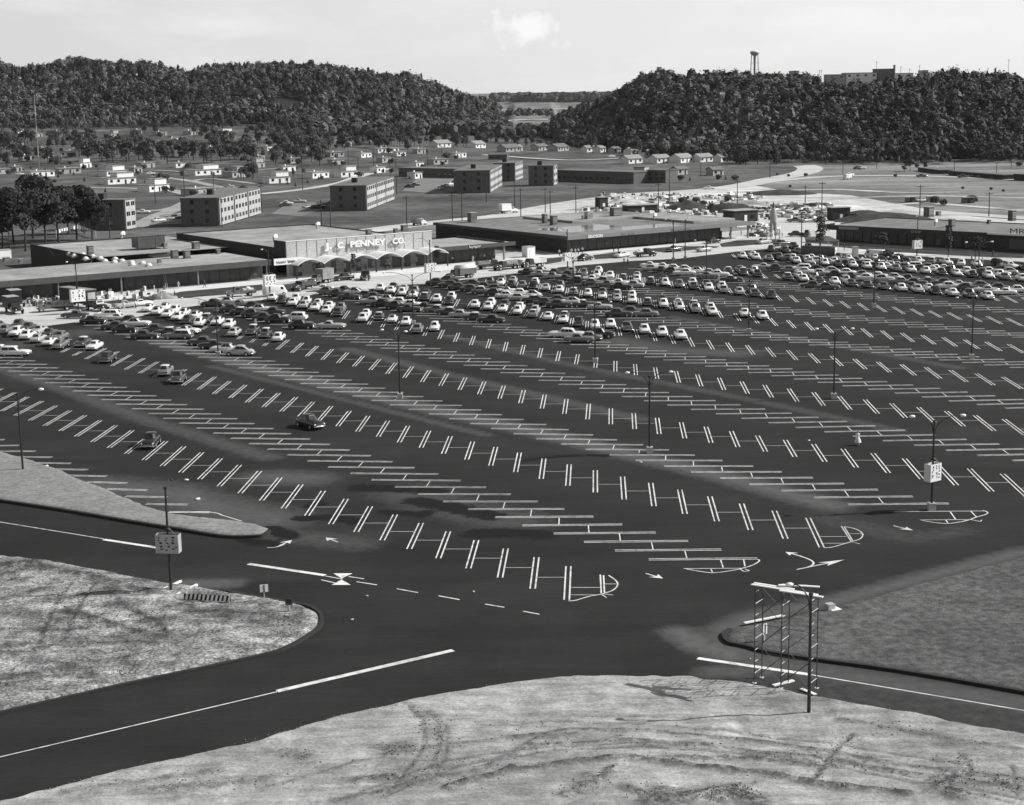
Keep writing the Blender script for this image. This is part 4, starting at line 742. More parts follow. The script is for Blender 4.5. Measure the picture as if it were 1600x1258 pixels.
# fenced cooling plant
o = empty('cooling_plant', at(232, 388, 5.0), EA, 'cooling plant behind a dark board fence with a rail on the roof', 'cooling plant')
b = MB()
for k in range(22): b.box(-3.4 + k * .31, -3.4 + k * .31 + .27, -2.2, -2.12, .3, 3.0)
for k in range(14): b.box(3.35, 3.43, -2.2 + k * .31, -2.2 + k * .31 + .27, .3, 3.0)
for k in range(14): b.box(-3.45, -3.38, -2.2 + k * .31, -2.2 + k * .31 + .27, .3, 3.0)
b.build('board_fence', m_dsheet, o)
b = MB(); b.box(-3, 3, -1.8, 1.8, .3, 2.6); b.build('plant_housing', m_dsheet, o)
b = MB()
for x in (-3.4, -1.1, 1.1, 3.4): b.tube([(x, -2.25, 0), (x, -2.25, 3.9)], .04, 5)
b.tube([(-3.4, -2.25, 3.85), (3.4, -2.25, 3.85)], .04, 5); b.tube([(-3.4, -2.25, 3.4), (3.4, -2.25, 3.4)], .03, 5); b.build('rail', m_greymetal, o)
for u, v, z, lab in [(428, 377, 6.3, 'white hooded vent at the corner of the panelled front'), (1022, 342.5, 5.1, 'pale hooded vent on the raised part of the wet roof'), (1461, 352.5, 4.6, 'white hooded vent on the right-hand roof'), (495, 357, 6.3, 'small hooded vent on the department store roof'), (190, 372, 5.2, 'white hooded vent at the back of the rear block')]:
    o = empty('hooded_vent', at(u, v, z), EA + .4, lab, 'roof vent', 'hooded vents on the store roofs')
    b = MB(); b.tube([(0, 0, 0), (0, 0, .9)], .28, 10); b.build('duct', m_sheet, o)
    b = MB(); b.tube([(0, 0, .85), (.12, 0, 1.2), (.5, 0, 1.42), (.95, 0, 1.3), (1.1, 0, .95)], .42, 12); b.build('hood', m_white, o)
# ladder
o = empty('ladder', at(261, 452), EA, 'long ladder leaning against the fascia of the low store', 'ladder')
tp = at(254, 412, 4.9) - at(261, 452); o.rotation_euler = (0, 0, 0)
for s_ in (-.22, .22): b = MB(); b.tube([E1 * s_, tp + E1 * s_], .04, 5); b.build('rail', m_galv, o)
for k in range(1, 15): q_ = tp * (k / 15); b = MB(); b.tube([q_ - E1 * .22, q_ + E1 * .22], .028, 4); b.build('rung', m_galv, o)
# timber tripod and stacked timber on the roof
o = empty('timber_tripod', at(77, 400, 4.5), 0, 'timber tripod standing on the back of the long roof', 'tripod')
for q_ in ((-1.1, .3), (1.4, -.6), (.6, .9)):
    b = MB(); b.tube([(q_[0], q_[1], 0), (-.3, 0, 2.1)], .06, 5); b.build('leg', m_black, o)
# small white kiosk-like house by the dark wall
o = empty('white_shed', at(826, 401.5), R(35), 'small white box shed against the long dark brick wall', 'shed')
b = MB(); b.box(-1.2, 1.2, -1.2, 1.2, 0, 2.6); b.build('wall', m_white, o); b = MB(); b.box(-1.3, 1.3, -1.3, 1.3, 2.6, 2.72); b.build('roof', m_sheet, o); b = MB(); b.box(-.45, .45, -1.26, -1.2, 0, 2.0); b.build('door', m_house, o)
o = empty('white_shed', at(12, 412), EA, 'white block standing on the far left end of the long roof', 'shed'); o.location = at(7, 403.5, 4.5)
b = MB(); b.box(-1.4, 1.4, -1, 1, 0, 2.0); b.build('wall', m_white, o); b = MB(); b.box(-1.5, 1.5, -1.1, 1.1, 2.0, 2.1); b.build('roof', m_sheet, o)
# ================================================================== CARS
def loft(b, st, m=0, n=7, cap=True):
    """stations (x, half width, z bottom, z top, crown): closed hull with a rounded shoulder; x runs to the front"""
    rings = []
    for x, w_, z0, z1, c in st:
        h = z1 - z0; half = [(w_ * .86, z0), (w_ * .97, z0 + h * .16), (w_, z0 + h * .45), (w_ * .985, z0 + h * .74), (w_ * .93, z1 - h * .08), (w_ * .72, z1 + c * .55), (0, z1 + c)]
        rings.append([(x, y, z) for y, z in half] + [(x, -y, z) for y, z in half[-2::-1]])
    k = len(rings[0]); vs = [p for r in rings for p in r]; fs = []
    for i in range(len(rings) - 1):
        for j in range(k - 1): fs.append((i * k + j, i * k + j + 1, (i + 1) * k + j + 1, (i + 1) * k + j))
        fs.append((i * k + k - 1, i * k, (i + 1) * k, (i + 1) * k + k - 1))
    b.add(vs, fs, m, True)
    if cap: b.add(rings[0][::-1], [tuple(range(k))], m); b.add(rings[-1], [tuple(range(k))], m)
def house_pts(xr, xf, w_, z, ins=.0, nx=3):
    """rounded plan outline of the greenhouse at one height"""
    r = .28; return [(xf, -w_ + r), (xf, w_ - r), (xf - r * .8, w_), (xr + r * .8, w_), (xr, w_ - r), (xr, -w_ + r), (xr + r * .8, -w_), (xf - r * .8, -w_)]
SHAPES = {
 # name: hull stations, greenhouse (bottom rear, front, half width, z) -> (top rear, front, half width, z), wheel x, wheel radius
 'sedan': ([(-2.52, .72, .36, .74, .02), (-2.40, .86, .30, .92, .03), (-1.7, .93, .26, .98, .05), (-.9, .94, .25, 1.0, .04), (.6, .94, .25, 1.0, .04), (1.1, .93, .25, .99, .06), (1.9, .92, .27, .95, .06), (2.35, .86, .32, .86, .04), (2.5, .74, .38, .72, .02)],
           ((-1.55, .95, .80, .98), (-1.02, .38, .64, 1.50)), (-1.45, 1.5), .34),
 'coupe': ([(-2.5, .70, .38, .72, .02), (-2.36, .86, .30, .90, .03), (-1.7, .93, .26, .98, .05), (-.8, .94, .25, 1.0, .04), (.5, .94, .25, 1.0, .04), (1.1, .93, .25, .99, .06), (1.9, .92, .27, .95, .06), (2.35, .86, .32, .86, .04), (2.5, .74, .38, .72, .02)],
           ((-1.25, .75, .79, .98), (-.8, .25, .62, 1.42)), (-1.45, 1.5), .34),
 'round_sedan': ([(-2.4, .5, .40, .62, .05), (-2.2, .74, .32, .86, .08), (-1.7, .88, .27, 1.02, .10), (-.9, .90, .26, 1.08, .05), (.5, .90, .26, 1.08, .05), (1.0, .84, .27, 1.04, .10), (1.7, .86, .28, .98, .12), (2.15, .82, .34, .88, .10), (2.35, .62, .42, .74, .05)],
           ((-1.95, .88, .78, 1.04), (-.95, .42, .62, 1.62)), (-1.4, 1.42), .36),
 'wagon': ([(-2.5, .84, .36, .92, .01), (-2.42, .90, .28, .98, .01), (-1.6, .93, .26, 1.0, .02), (-.9, .94, .25, 1.0, .03), (.6, .94, .25, 1.0, .04), (1.1, .93, .25, .99, .06), (1.9, .92, .27, .95, .06), (2.35, .86, .32, .86, .04), (2.5, .74, .38, .72, .02)],
           ((-2.44, .95, .82, .98), (-2.1, .38, .68, 1.56)), (-1.45, 1.5), .34),
}
def car_meshes(kind):
    st, (lo, hi), wx, wr = SHAPES[kind]; out = {}
    b = MB(); loft(b, st)
    # greenhouse pillars
    P0 = house_pts(lo[0], lo[1], lo[2], lo[3]); P1 = house_pts(hi[0], hi[1], hi[2], hi[3]); n = len(P0)
    b.add([(x, y, lo[3] - .04) for x, y in P0] + [(x, y, hi[3]) for x, y in P1], [(i, (i + 1) % n, (i + 1) % n + n, i + n) for i in range(n)], 0)
    out['body'] = b
    b = MB(); zt = hi[3]
    r0 = [(x, y, zt - .06) for x, y in house_pts(hi[0] - .06, hi[1] + .05, hi[2] + .04, 0)]; r1 = [(x, y, zt + .05) for x, y in house_pts(hi[0] + .1, hi[1] - .1, hi[2] - .06, 0)]; r2 = [(x * .6 + (hi[0] + hi[1]) * .2, y * .55, zt + .09) for x, y, z in r1]
    vs = r0 + r1 + r2; fs = [(i, (i + 1) % n, (i + 1) % n + n, i + n) for i in range(n)] + [(i + n, (i + 1) % n + n, (i + 1) % n + 2 * n, i + 2 * n) for i in range(n)] + [tuple(range(2 * n, 3 * n))]
    b.add(vs, fs, 0, True); out['roof'] = b
    def pane(i, j, f0=.12, f1=.9, ins=.06, pr=.018):
        a, c = Vector((*P0[i], lo[3])), Vector((*P0[j], lo[3])); a2, c2 = Vector((*P1[i], hi[3])), Vector((*P1[j], hi[3]))
        nrm = (c - a).cross(a2 - a).normalized() * pr; q = MB(); L = lambda s_, t_: a.lerp(c, s_).lerp(a2.lerp(c2, s_), t_) + nrm
        return [L(ins, f0), L(1 - ins, f0), L(1 - ins, f1), L(ins, f1)]
    q = MB(); q.add(pane(0, 1), [(0, 1, 2, 3)]); out['windscreen'] = q
    q = MB(); q.add(pane(4, 5), [(0, 1, 2, 3)]); out['rear_window'] = q
    for nm, i, j in (('side_window', 2, 3), ('side_window', 6, 7)):
        q = MB(); p4 = pane(i, j, .12, .88, .07)
        a, b_, c, d = p4; m1, m2 = a.lerp(b_, .47), d.lerp(c, .47); m3, m4 = a.lerp(b_, .53), d.lerp(c, .53)
        q.add([a, m1, m2, d], [(0, 1, 2, 3)]); q.add([m3, b_, c, m4], [(0, 1, 2, 3)]); out.setdefault('side_window', []).append(q)
    wh = []
    for x in wx:
        for s_ in (-1, 1):
            q = MB(); y = s_ * .80; q.tube([(x, y - .1, wr), (x, y + .1, wr)], wr, 14, 0); q.tube([(x, y + s_ * .09, wr), (x, y + s_ * .115, wr)], wr * .55, 10, 1); wh.append(q)
    out['wheel'] = wh
    xf, xr_ = st[-1][0], st[0][0]
    q = MB(); q.tube([(xf - .12, -.84, .47), (xf + .07, -.62, .47), (xf + .1, 0, .47), (xf + .07, .62, .47), (xf - .12, .84, .47)], .075, 6); out['front_bumper'] = q
    q = MB(); q.tube([(xr_ + .14, -.84, .47), (xr_ - .07, -.62, .47), (xr_ - .09, 0, .47), (xr_ - .07, .62, .47), (xr_ + .14, .84, .47)], .075, 6); out['rear_bumper'] = q
    q = MB(); q.box(xf - .06, xf + .035, -.5, .5, .52, .70); out['grille'] = q
    out['headlight'] = []
    for s_ in (-1, 1): q = MB(); q.tube([(xf - .16, s_ * .66, .74), (xf - .02, s_ * .66, .74)], .11, 8); out['headlight'].append(q)
    out['tail_light'] = []
    for s_ in (-1, 1): q = MB(); q.box(xr_ + .02, xr_ + .16, s_ * .70 - .07, s_ * .70 + .07, .66, .84); out['tail_light'].append(q)
    return out
m_tail = mat('tail_lens', 0.06, 0.09, scale=6, rough=0.3)
PMAT = {'windscreen': m_glass, 'rear_window': m_glass, 'side_window': m_glass, 'front_bumper': m_chrome, 'rear_bumper': m_chrome, 'grille': m_chrome, 'headlight': m_globe, 'tail_light': m_tail}
CARMESH = {}
for k in SHAPES:
    CARMESH[k] = {}
    for nm, q in car_meshes(k).items():
        mats = [m_tyre, m_hub] if nm == 'wheel' else [PMAT.get(nm, CAR['w'])]
        CARMESH[k][nm] = [x.mesh(nm, mats) for x in (q if isinstance(q, list) else [q])]
TONE = {'w': ('w', 'w'), 'W': ('w', 'd'), 'l': ('l', 'l'), 'L': ('l', 'd'), 'g': ('g', 'g'), 'G': ('g', 'w'), 'd': ('d', 'd'), 'D': ('d', 'w'), 'k': ('k', 'k'), 's': ('w', 'w'), 'S': ('g', 'w')}
WORD = {'w': 'white', 'l': 'pale grey', 'g': 'mid grey', 'd': 'dark', 'k': 'black'}
KINDN = {'sedan': 'sedan', 'coupe': 'low coupe', 'round_sedan': 'rounded older sedan', 'wagon': 'station wagon'}
crng = random.Random(11); SPECS = []
def add_car(pos, heading, code, where, kind=None, full=None, group='cars parked in the lot'):
    kind = kind or ('wagon' if code in 'sS' else crng.choices(['sedan', 'coupe', 'round_sedan'], [5, 2.2, 3.4 if code in 'gdk' else 1.2])[0])
    SPECS.append((Vector(pos), heading, code, where, kind, (pos[1] < 345) if full is None else full, group, crng.uniform(.97, 1.05)))
def build_car(pos, heading, code, where, kind, near, group, sc):
    bc, rc = TONE[code]; tone = WORD[bc] if bc == rc else '%s %s-roofed' % (WORD[bc], WORD[rc])
    root = empty('parked_car', pos, heading, '%s %s, %s' % (tone, KINDN[kind], where), 'car', group); root.scale = (sc, sc, sc)
    for nm, ms in CARMESH[kind].items():
        if not near and nm in ('grille', 'headlight', 'tail_light'): continue
        for me_ in ms:
            o_ = bpy.data.objects.new(nm, me_); C.objects.link(o_); o_.parent = root
            if nm in ('body', 'roof'):
                o_.material_slots[0].link = 'OBJECT'; o_.material_slots[0].material = CAR[bc if nm == 'body' else rc]
def merge_cars(specs, name, label):
    mats = list(CAR.values()) + [m_glass, m_chrome, m_tyre, m_hub]; ix = {m: i for i, m in enumerate(mats)}; b = MB()
    for pos, heading, code, where, kind, near, group, sc in specs:
        T = Matrix.Translation(pos) @ Matrix.Rotation(heading, 4, 'Z') @ Matrix.Scale(sc, 4); bc, rc = TONE[code]
        for nm, ms in CARMESH[kind].items():
            if nm in ('grille', 'headlight', 'tail_light'): continue
            for me_ in ms:
                o_ = len(b.v); b.v += [tuple(T @ v.co) for v in me_.vertices]
                for p in me_.polygons:
                    m = CAR[bc] if nm == 'body' else CAR[rc] if nm == 'roof' else me_.materials[p.material_index]
                    b.f.append([i + o_ for i in p.vertices]); b.m.append(ix[m]); b.sm.append(p.use_smooth)
    o_ = b.build(name, mats); return tag(o_, label, 'cars', kind='stuff')
# bays: row + side, first stall, one letter per stall ('.' is an empty stall)
BAYS = {
 'A2f': (-26, 'ddldg.Dw'), 'A2n': (-27, 'ggwwlWg'), 'A3f': (-31, 'WwWWDWw.DDw'), 'A3n': (-32, 'WWWwdw..l'), 'A4f': (-29, 'wwwwg.wDWw.w'), 'A4n': (-31, 'wdwlWwd.w...g'),
 'A5n': (-26, 'wwwWDwd.wwWwGwWkw'), 'A5f': (-25, 'klgd.w..wdwl.D..wdwww'), 'A6n': (-20, 'dWdgklwGwWlwDwWgw'), 'A6f': (-20, '.gl.w.d..dGw.dwDw.ww.'), 'A7n': (-15, 'GgWwDwDwgdwGldd'), 'A7f': (-14, '.w..l.d.wdw.g.'),
 'A8n': (-8, 'DDk.Dwdwdddwlkwdw'), 'A8f': (-7, 'gw..wg.l...dw.'), 'A9n': (-7, 'wwg.wlwdwwwgwwdwkwgwdw'), 'A9f': (-6, 'w.dwwgw.wdld.wgwdw'),
 'B2L': (-31, 'd.k.dk.d'), 'B2R': (-31, 'swdW.dDS.dkWl'), 'B3L': (-23, 'd.dDddk.k'), 'B3R': (-24, 'WgdWd.s..l'), 'B4L': (-29, 'gdd.lkkd'), 'B4R': (-30, 'dWDdWwwkGDlDk....wg'),
 'B5L': (-24, 'ddddGkwlDdd...d'), 'B5R': (-25, 'd.dddWwW.dWDl.dg'), 'B6L': (-17, 'dlLdDGgk'), 'B6R': (-18, 'WdddwGwl'), 'B7L': (-13, 'lddw.g.D'), 'B7R': (-15, 'wwwwWlw......dd'),
 'B8L': (-6, 'ldgwlkdwlGd.wdlw'), 'B8R': (-5, 'sdlwgwldDdlgdw'), 'B9L': (-5, 'dgdwlkdDwgdwkldw'), 'B9R': (-4, 'wdglwDlsgwdkwl'),
}
NUM = {'2': 'lowest', '3': 'second', '4': 'third', '5': 'fourth', '6': 'fifth', '7': 'sixth', '8': 'seventh', '9': 'eighth'}
ROWD = {n: '%s %s row' % (NUM[n[1]] + ('' if n[1] == '2' else ' lowest'), 'angled' if n[0] == 'A' else 'side-on') for n in ROWS if n[1] in NUM}
for key, (k0, codes) in BAYS.items():
    n, side = key[:2], key[2]; fn = ROWF[n]; i = 0
    for j, ch in enumerate(codes):
        if ch == '.': continue
        c = (fn(k0 + j) + fn(k0 + j + 1)) / 2; p, q = Vector((c[0], c[1], 0)), Vector((c[2], c[3], 0)); d = q - p
        t_ = {'f': .24, 'n': .76, 'L': .24, 'R': .76}[side] + crng.uniform(-.015, .015)
        pos = p + d * t_; ang = math.atan2(d.y, d.x)
        nose_in = crng.random() < .72
        if side in 'nR': ang += math.pi if nose_in else 0
        else: ang += 0 if nose_in else math.pi
        u_, v_ = proj(pos)
        sd = {'f': 'far', 'n': 'near', 'L': 'left', 'R': 'right'}[side]
        if u_ < -60 or u_ > 1660: continue
        add_car(pos, ang + crng.uniform(-.03, .03), ch, '%s from left, %s side of %s' % (ordn(i), sd, ROWD[n])); i += 1
def dirpix(u0, v0, u1, v1): a, b_ = at(u0, v0), at(u1, v1); return math.atan2(b_.y - a.y, b_.x - a.x)
FREE = [((3, 553), 'w', (0, 553, 20, 553), 'cut by the left picture edge above the lowest stripes', 'wagon'), ((24, 556), 's', (0, 556, 20, 556), 'at the left end of the lowest cars', 'wagon'),
        ((169, 565), 'd', (150, 575, 185, 553), 'driving away beside the lowest cars at left', 'round_sedan'), ((259, 585), 'G', (248, 594, 272, 572), 'driving just behind another down the left stripes', 'sedan'), ((279, 597), 'd', (291, 586, 268, 608), 'alone on the stripes beside the pale moving sedan', 'round_sedan'),
        ((236, 697), 'k', (248, 685, 226, 709), 'alone on the long stripes at lower left', 'round_sedan'), ((484, 668), 'k', (460, 663, 505, 675), 'driving alone across the empty middle stripes', 'round_sedan'),
        ((293, 521), 'W', (270, 519, 310, 522), 'standing in the aisle beside the pale station wagon', 'coupe'), ((881, 527), 'w', (900, 527, 860, 527), 'with a lowered sill beside a black car at the centre lamp', 'sedan'), ((938, 528), 'k', (920, 528, 950, 528), 'half behind the centre lamp post', 'round_sedan'), ((905, 535), 'g', (880, 535, 920, 535), 'nearest of three cars at the centre lamp', 'coupe'),
        ((504, 455), 'w', (530, 455, 480, 456), 'on the pale road with its top down', 'coupe'), ((536, 438), 'k', (560, 436, 520, 440), 'standing before the arched canopy', 'sedan'), ((914, 407), 'k', (890, 410, 925, 405), 'beside the white lamp-post sign before the brick wall', 'round_sedan'), ((972, 402), 'w', (950, 405, 990, 399), 'at the end of the second planting bed', 'sedan'), ((1054, 393), 'd', (1040, 394, 1070, 391), 'before the third planting bed', 'coupe'), ((1100, 393), 'l', (1120, 391, 1080, 395), 'alone on the pale road near the store end', 'coupe'), ((1114, 380), 'k', (1100, 381, 1130, 378), 'on the planting bed by the store front', 'round_sedan'), ((1193, 381), 'l', (1180, 382, 1206, 379), 'behind the bed at the store end', 'sedan'), ((1222, 384), 'd', (1210, 385, 1235, 383), 'first on the road by the crowd', 'sedan'),
        ((220, 478), 'w', (210, 479, 230, 477), 'beside the people before the long low store', 'coupe'), ((196, 481), 'l', (186, 482, 206, 480), 'behind the white sign at the planting bed', 'coupe')]
for (u, v), ch, dr, wh, kd in FREE: add_car(at(u, v), dirpix(*dr), ch, wh, kd, True if v > 480 else None, 'cars away from the rows')
A10 = [(1376, 411, 'k'), (1434, 411, 'w'), (1456, 412, 'G'), (1478, 413, 'w'), (1502, 415, 'w'), (1526, 416, 'w'), (1577, 419, 'w'), (1600, 421, 'd'), (1347, 408, 'd'), (1366, 406, 'w'), (1310, 405, 'd'), (1325, 407, 'w'), (1282, 400, 'w'), (1265, 399, 'd'), (1247, 397, 'd'), (1225, 394, 'd'), (1205, 392, 'd'), (1240, 388, 'k'), (1262, 391, 'd'), (1400, 411, 'd'), (1416, 412, 'k')]
for i, (u, v, ch) in enumerate(sorted(A10)):
    add_car(at(u, v), R(-90) + crng.uniform(-.35, .35) + (math.pi if crng.random() < .5 else 0), ch, '%s from left in the last line before the right-hand store' % ordn(i), None, False, 'cars in the last line')
YARD = [(u, v) for v, us in ((347, (1243, 1262, 1281)), (338, (1236, 1252, 1268, 1284, 1300)), (331, (1210, 1228, 1246, 1262)), (369, (1243, 1262))) for u in us]
for i, (u, v) in enumerate(YARD):
    add_car(at(u + crng.uniform(-3, 3), v), crng.uniform(0, 6.28), crng.choice('wdlgkw'), '%s of the cars scattered on the bare ground behind the stores' % ordn(i), None, False, 'cars on the bare ground behind the stores')
APT = [(448, 320, 'w', 0), (468, 317, 'l', 0), (446, 323, 'd', 0), (482, 326, 'l', .3), (492, 327, 'd', .3), (500, 326, 'k', .3), (640, 294, 'k', 0), (648, 291, 'd', 0), (688, 297, 'w', .5), (697, 293, 'l', .5), (703, 290, 'w', .5), (711, 286, 'd', .5), (692, 295, 'g', .5), (248, 347, 'w', .2), (262, 344, 'l', .2), (274, 343, 'd', .2), (282, 341, 'w', .2), (224, 334, 'w', 0), (160, 274, 'd', 0), (104, 270, 'k', 0), (235, 273, 'w', 0), (251, 277, 'd', 0), (31, 274, 'w', 0), (1326, 275, 'w', 0), (1440, 277, 'd', 0), (1340, 265, 'd', 0), (1345, 264, 'w', 0), (1505, 278, 'd', 0), (1108, 296, 'w', 0), (1425, 316, 'd', 0), (1441, 316, 'w', 0), (1010, 271, 'w', 0), (955, 246, 'w', .2), (1116, 248, 'd', 0), (380, 296, 'd', 0), (358, 294, 'l', 0)]
for i, (u, v, ch, a) in enumerate(APT):
    add_car(hit(u, v), R(10) + a * 2 + crng.uniform(-.2, .2), ch, '%s from the left picture edge of the small far cars among the housing' % ordn(sorted(x[0] for x in APT).index(u)), None, False, 'far cars among the housing')

SPECS.sort(key=lambda q: q[0].y)
for q in SPECS[:298]: build_car(*q)
merge_cars(SPECS[298:], 'distant_cars', 'small far cars: the back of the right-hand crowd, the bare yard and the housing')
# ================================================================== LAMPS, SIGNS, SCAFFOLD
def lamp_post(u, v, h=9.0, arms=((1, 2.2),), where='', base=True, globe=0.26, bright=m_globe, ang0=None, thick=1.0):
    """arms: list of (heading in degrees, reach)"""
    p = at(u, v); t_ = empty('lamp_post', p, 0, where, 'lamp post', 'lamp posts of the lot and roads')
    b = MB(); b.tube([(0, 0, 0), (0, 0, h * .5), (0, 0, h)], [.13 * thick, .11 * thick, .085 * thick], 10); b.build('pole', m_pole, t_)
    if base: b = MB(); b.box(-.36, .36, -.36, .36, -.02, .75); b.build('base_block', m_kerbc, t_)
    else: b = MB(); b.box(-.28, .28, -.28, .28, -.02, .22); b.build('base_block', m_kerbc, t_)
    b = MB(); b.tube([(0, 0, h - .05), (0, 0, h + .16)], .15, 8); b.build('pole_cap', m_pole, t_)
    for hd, rc in arms:
        a = R(hd); d = Vector((math.cos(a), math.sin(a), 0)); pts = [Vector((0, 0, h - 1.0)) + d * .1, Vector((0, 0, h - .25)) + d * (rc * .16), Vector((0, 0, h + .35)) + d * (rc * .5), Vector((0, 0, h + .55)) + d * (rc * .8), Vector((0, 0, h + .5)) + d * rc]
        b = MB(); b.tube(smooth3(pts), .045, 6); ar = b.build('arm', m_pole, t_)
        e = pts[-1]; b = MB(); b.ball((e + d * .25)[:] if True else e, globe * 1.25, globe * 1.0, globe * .62, 12, 6) if globe > .21 else b.ball((e + d * .25)[:], globe * 1.3, globe * .9, globe * .6, 8, 5); b.build('lamp_head', bright, ar)
    return t_
def smooth3(ps, n=4):
    o = []
    for i in range(len(ps) - 1):
        p0 = ps[max(i - 1, 0)]; p1 = ps[i]; p2 = ps[i + 1]; p3 = ps[min(i + 2, len(ps) - 1)]
        for k in range(n):
            t = k / n; o.append(0.5 * ((2 * p1) + (p2 - p0) * t + (2 * p0 - 5 * p1 + 4 * p2 - p3) * t * t + (3 * p1 - p0 - 3 * p2 + p3) * t ** 3))
    return o + [ps[-1]]
lamp_post(36, 736, 8.9, ((8, 2.4),), 'lamp post with one arm on the grass island at the left edge', False)
lamp_post(267.5, 926, 9.2, ((75, .9),), 'lamp post carrying a three-panel board on the bare ground at left', False, .16, m_pole)
lamp_post(1263.7, 1117.7, 8.5, ((150, 1.25),), 'big lamp post with a curved arm beside the scaffold', False, .23)
lamp_post(1455.5, 797, 9.0, ((8, 2.7), (172, 1.9)), 'lamp post with a white board near the right edge of the stripes', True)
for u, v, arms, wh in [(625.2, 623, ((150, 2.4), (-30, 1.0)), 'lamp post on the stripes left of the picture centre'), (1015, 708, ((172, 2.3), (10, 2.3)), 'lamp post nearest the middle of the lot'), (1302.8, 623, ((165, 2.2), (10, 2.2)), 'lamp post below the right-hand stripes middle'), (1518, 561, ((170, 2.2), (10, 2.0)), 'lamp post on the empty stripes near the right edge'),
                       (930, 567, ((180, 2.2), (0, 2.2)), 'lamp post beside the three close cars'), (1170, 520, ((180, 2.2), (0, 2.2)), 'lamp post among stripes above the centre right'), (1365.3, 480, ((180, 2.2), (0, 2.2)), 'lamp post below the right-hand crowd of cars'), (341, 556, ((172, 5.4), (20, 4.2)), 'left lamp post with two long curved arms over the cars'), (646, 507, ((172, 5.0), (12, 5.0)), 'lamp post with two long curved arms before the dump truck'),
                       (896, 474, ((180, 2.2), (0, 2.2)), 'lamp post among cars before the white board'), (1103.5, 444, ((180, 2.2), (0, 2.2)), 'lamp post among cars before the brick store end'), (1280, 427, ((180, 2), (0, 2)), 'lamp post rising from the crowd beside the trailer'), (1528, 451, ((160, 2.4), (25, 3.0)), 'lamp post with two bright lamps in the right-hand crowd')]:
    lamp_post(u, v, 9.0, arms, wh, True, (.27 if u == 1528 else .2) if v < 600 else .24)
for u, v, arms, wh in [(123, 490, ((150, 2.0),), 'lamp post with a square board before the low store'), (673, 444, ((172, 2.6),), 'lamp post with a board before the arched canopy'), (887, 424, ((170, 2.6),), 'lamp post before the corner of the dark brick store'), (1052, 407, ((170, 1.6),), 'slim lamp post before the brick store middle'), (1070.5, 405, ((60, 1.6),), 'lamp post with a dark head before the brick store'), (422, 465, ((180, 1.0),), 'lamp post with a white figure board by the white van'), (1252, 392, ((180, 1.2),), 'slim lamp post by the bare ground'), (1432.5, 404, ((90, 1.0),), 'lamp post with a board before the right-hand store')]:
    lamp_post(u, v, 9.6, arms, wh, True, .22, thick=1.15)
def board(u, v, zc, wd, ht, ang, lab, mm=m_white, tilt=0):
    """three-sided hanging board with dark painted figures"""
    p = at(u, v); t_ = empty('hanging_board', (p.x, p.y, 0), ang, lab, 'sign board', 'boards hung on the lamp posts')
    b = MB(); b.box(-wd / 2, wd / 2, -.42, -.36, zc - ht / 2, zc + ht / 2); pf = b.build('front_panel', mm, t_)
    b = MB(); b.box(-wd / 2, wd / 2, .36, .42, zc - ht / 2, zc + ht / 2); b.build('back_panel', mm, t_)
    for s_ in (-1, 1): b = MB(); b.box(s_ * wd / 2 - .03, s_ * wd / 2 + .03, -.36, .36, zc - ht / 2, zc + ht / 2); b.build('side_panel', mm, t_)
    rr = random.Random(int(u)); 
    for k in (-1, 0, 1):
        b = MB(); x = k * wd * .31
        for j_ in range(5): xx, zz = x + rr.uniform(-.09, .07) * wd, zc + (.32 - .16 * j_ + rr.uniform(-.04, .04)) * ht; ww, hh = rr.uniform(.05, .13) * wd, rr.uniform(.06, .15) * ht; b.add([(xx, -.425 - j_ * .001, zz), (xx + ww, -.425 - j_ * .001, zz + rr.uniform(-.03, .05)), (xx + ww * .8, -.425 - j_ * .001, zz + hh), (xx - ww * .3, -.425 - j_ * .001, zz + hh * .8)], [(0, 1, 2, 3)])
        b.build('painted_figure', m_black, pf)
    for s_ in (-1, 1): b = MB(); b.tube([(s_ * wd * .42, -.3, zc + ht / 2), (s_ * .08, 0, zc + ht / 2 + .55)], .03, 5); b.build('hanger', m_greymetal, t_)
    b = MB(); b.ball((0, 0, zc + ht / 2 + .42), .3, .3, .16, 10, 5); b.build('lamp_cover', m_black, t_)
    return t_
board(267.5, 926, 4.4, 2.0, 1.6, R(-8), 'grey three-panel board hung on the left roadside lamp post', m_sheet)
board(1455.5, 797, 3.9, 1.6, 1.75, R(36), 'white board with dark figures on the right lamp post')
board(123, 490, 3.6, 2.9, 2.4, R(36), 'white square board on the post before the low store')
board(673, 444, 3.6, 2.7, 2.0, R(38), 'white board on the post before the arched canopy')
board(887, 424, 3.4, 2.3, 1.9, R(38), 'white board with dark marks before the brick corner')
board(422, 465, 3.6, 2.6, 2.4, R(38), 'white figure board on the post by the white van')
board(1432.5, 404, 3.4, 2.6, 2.0, R(30), 'pale board on the post before the right-hand store')
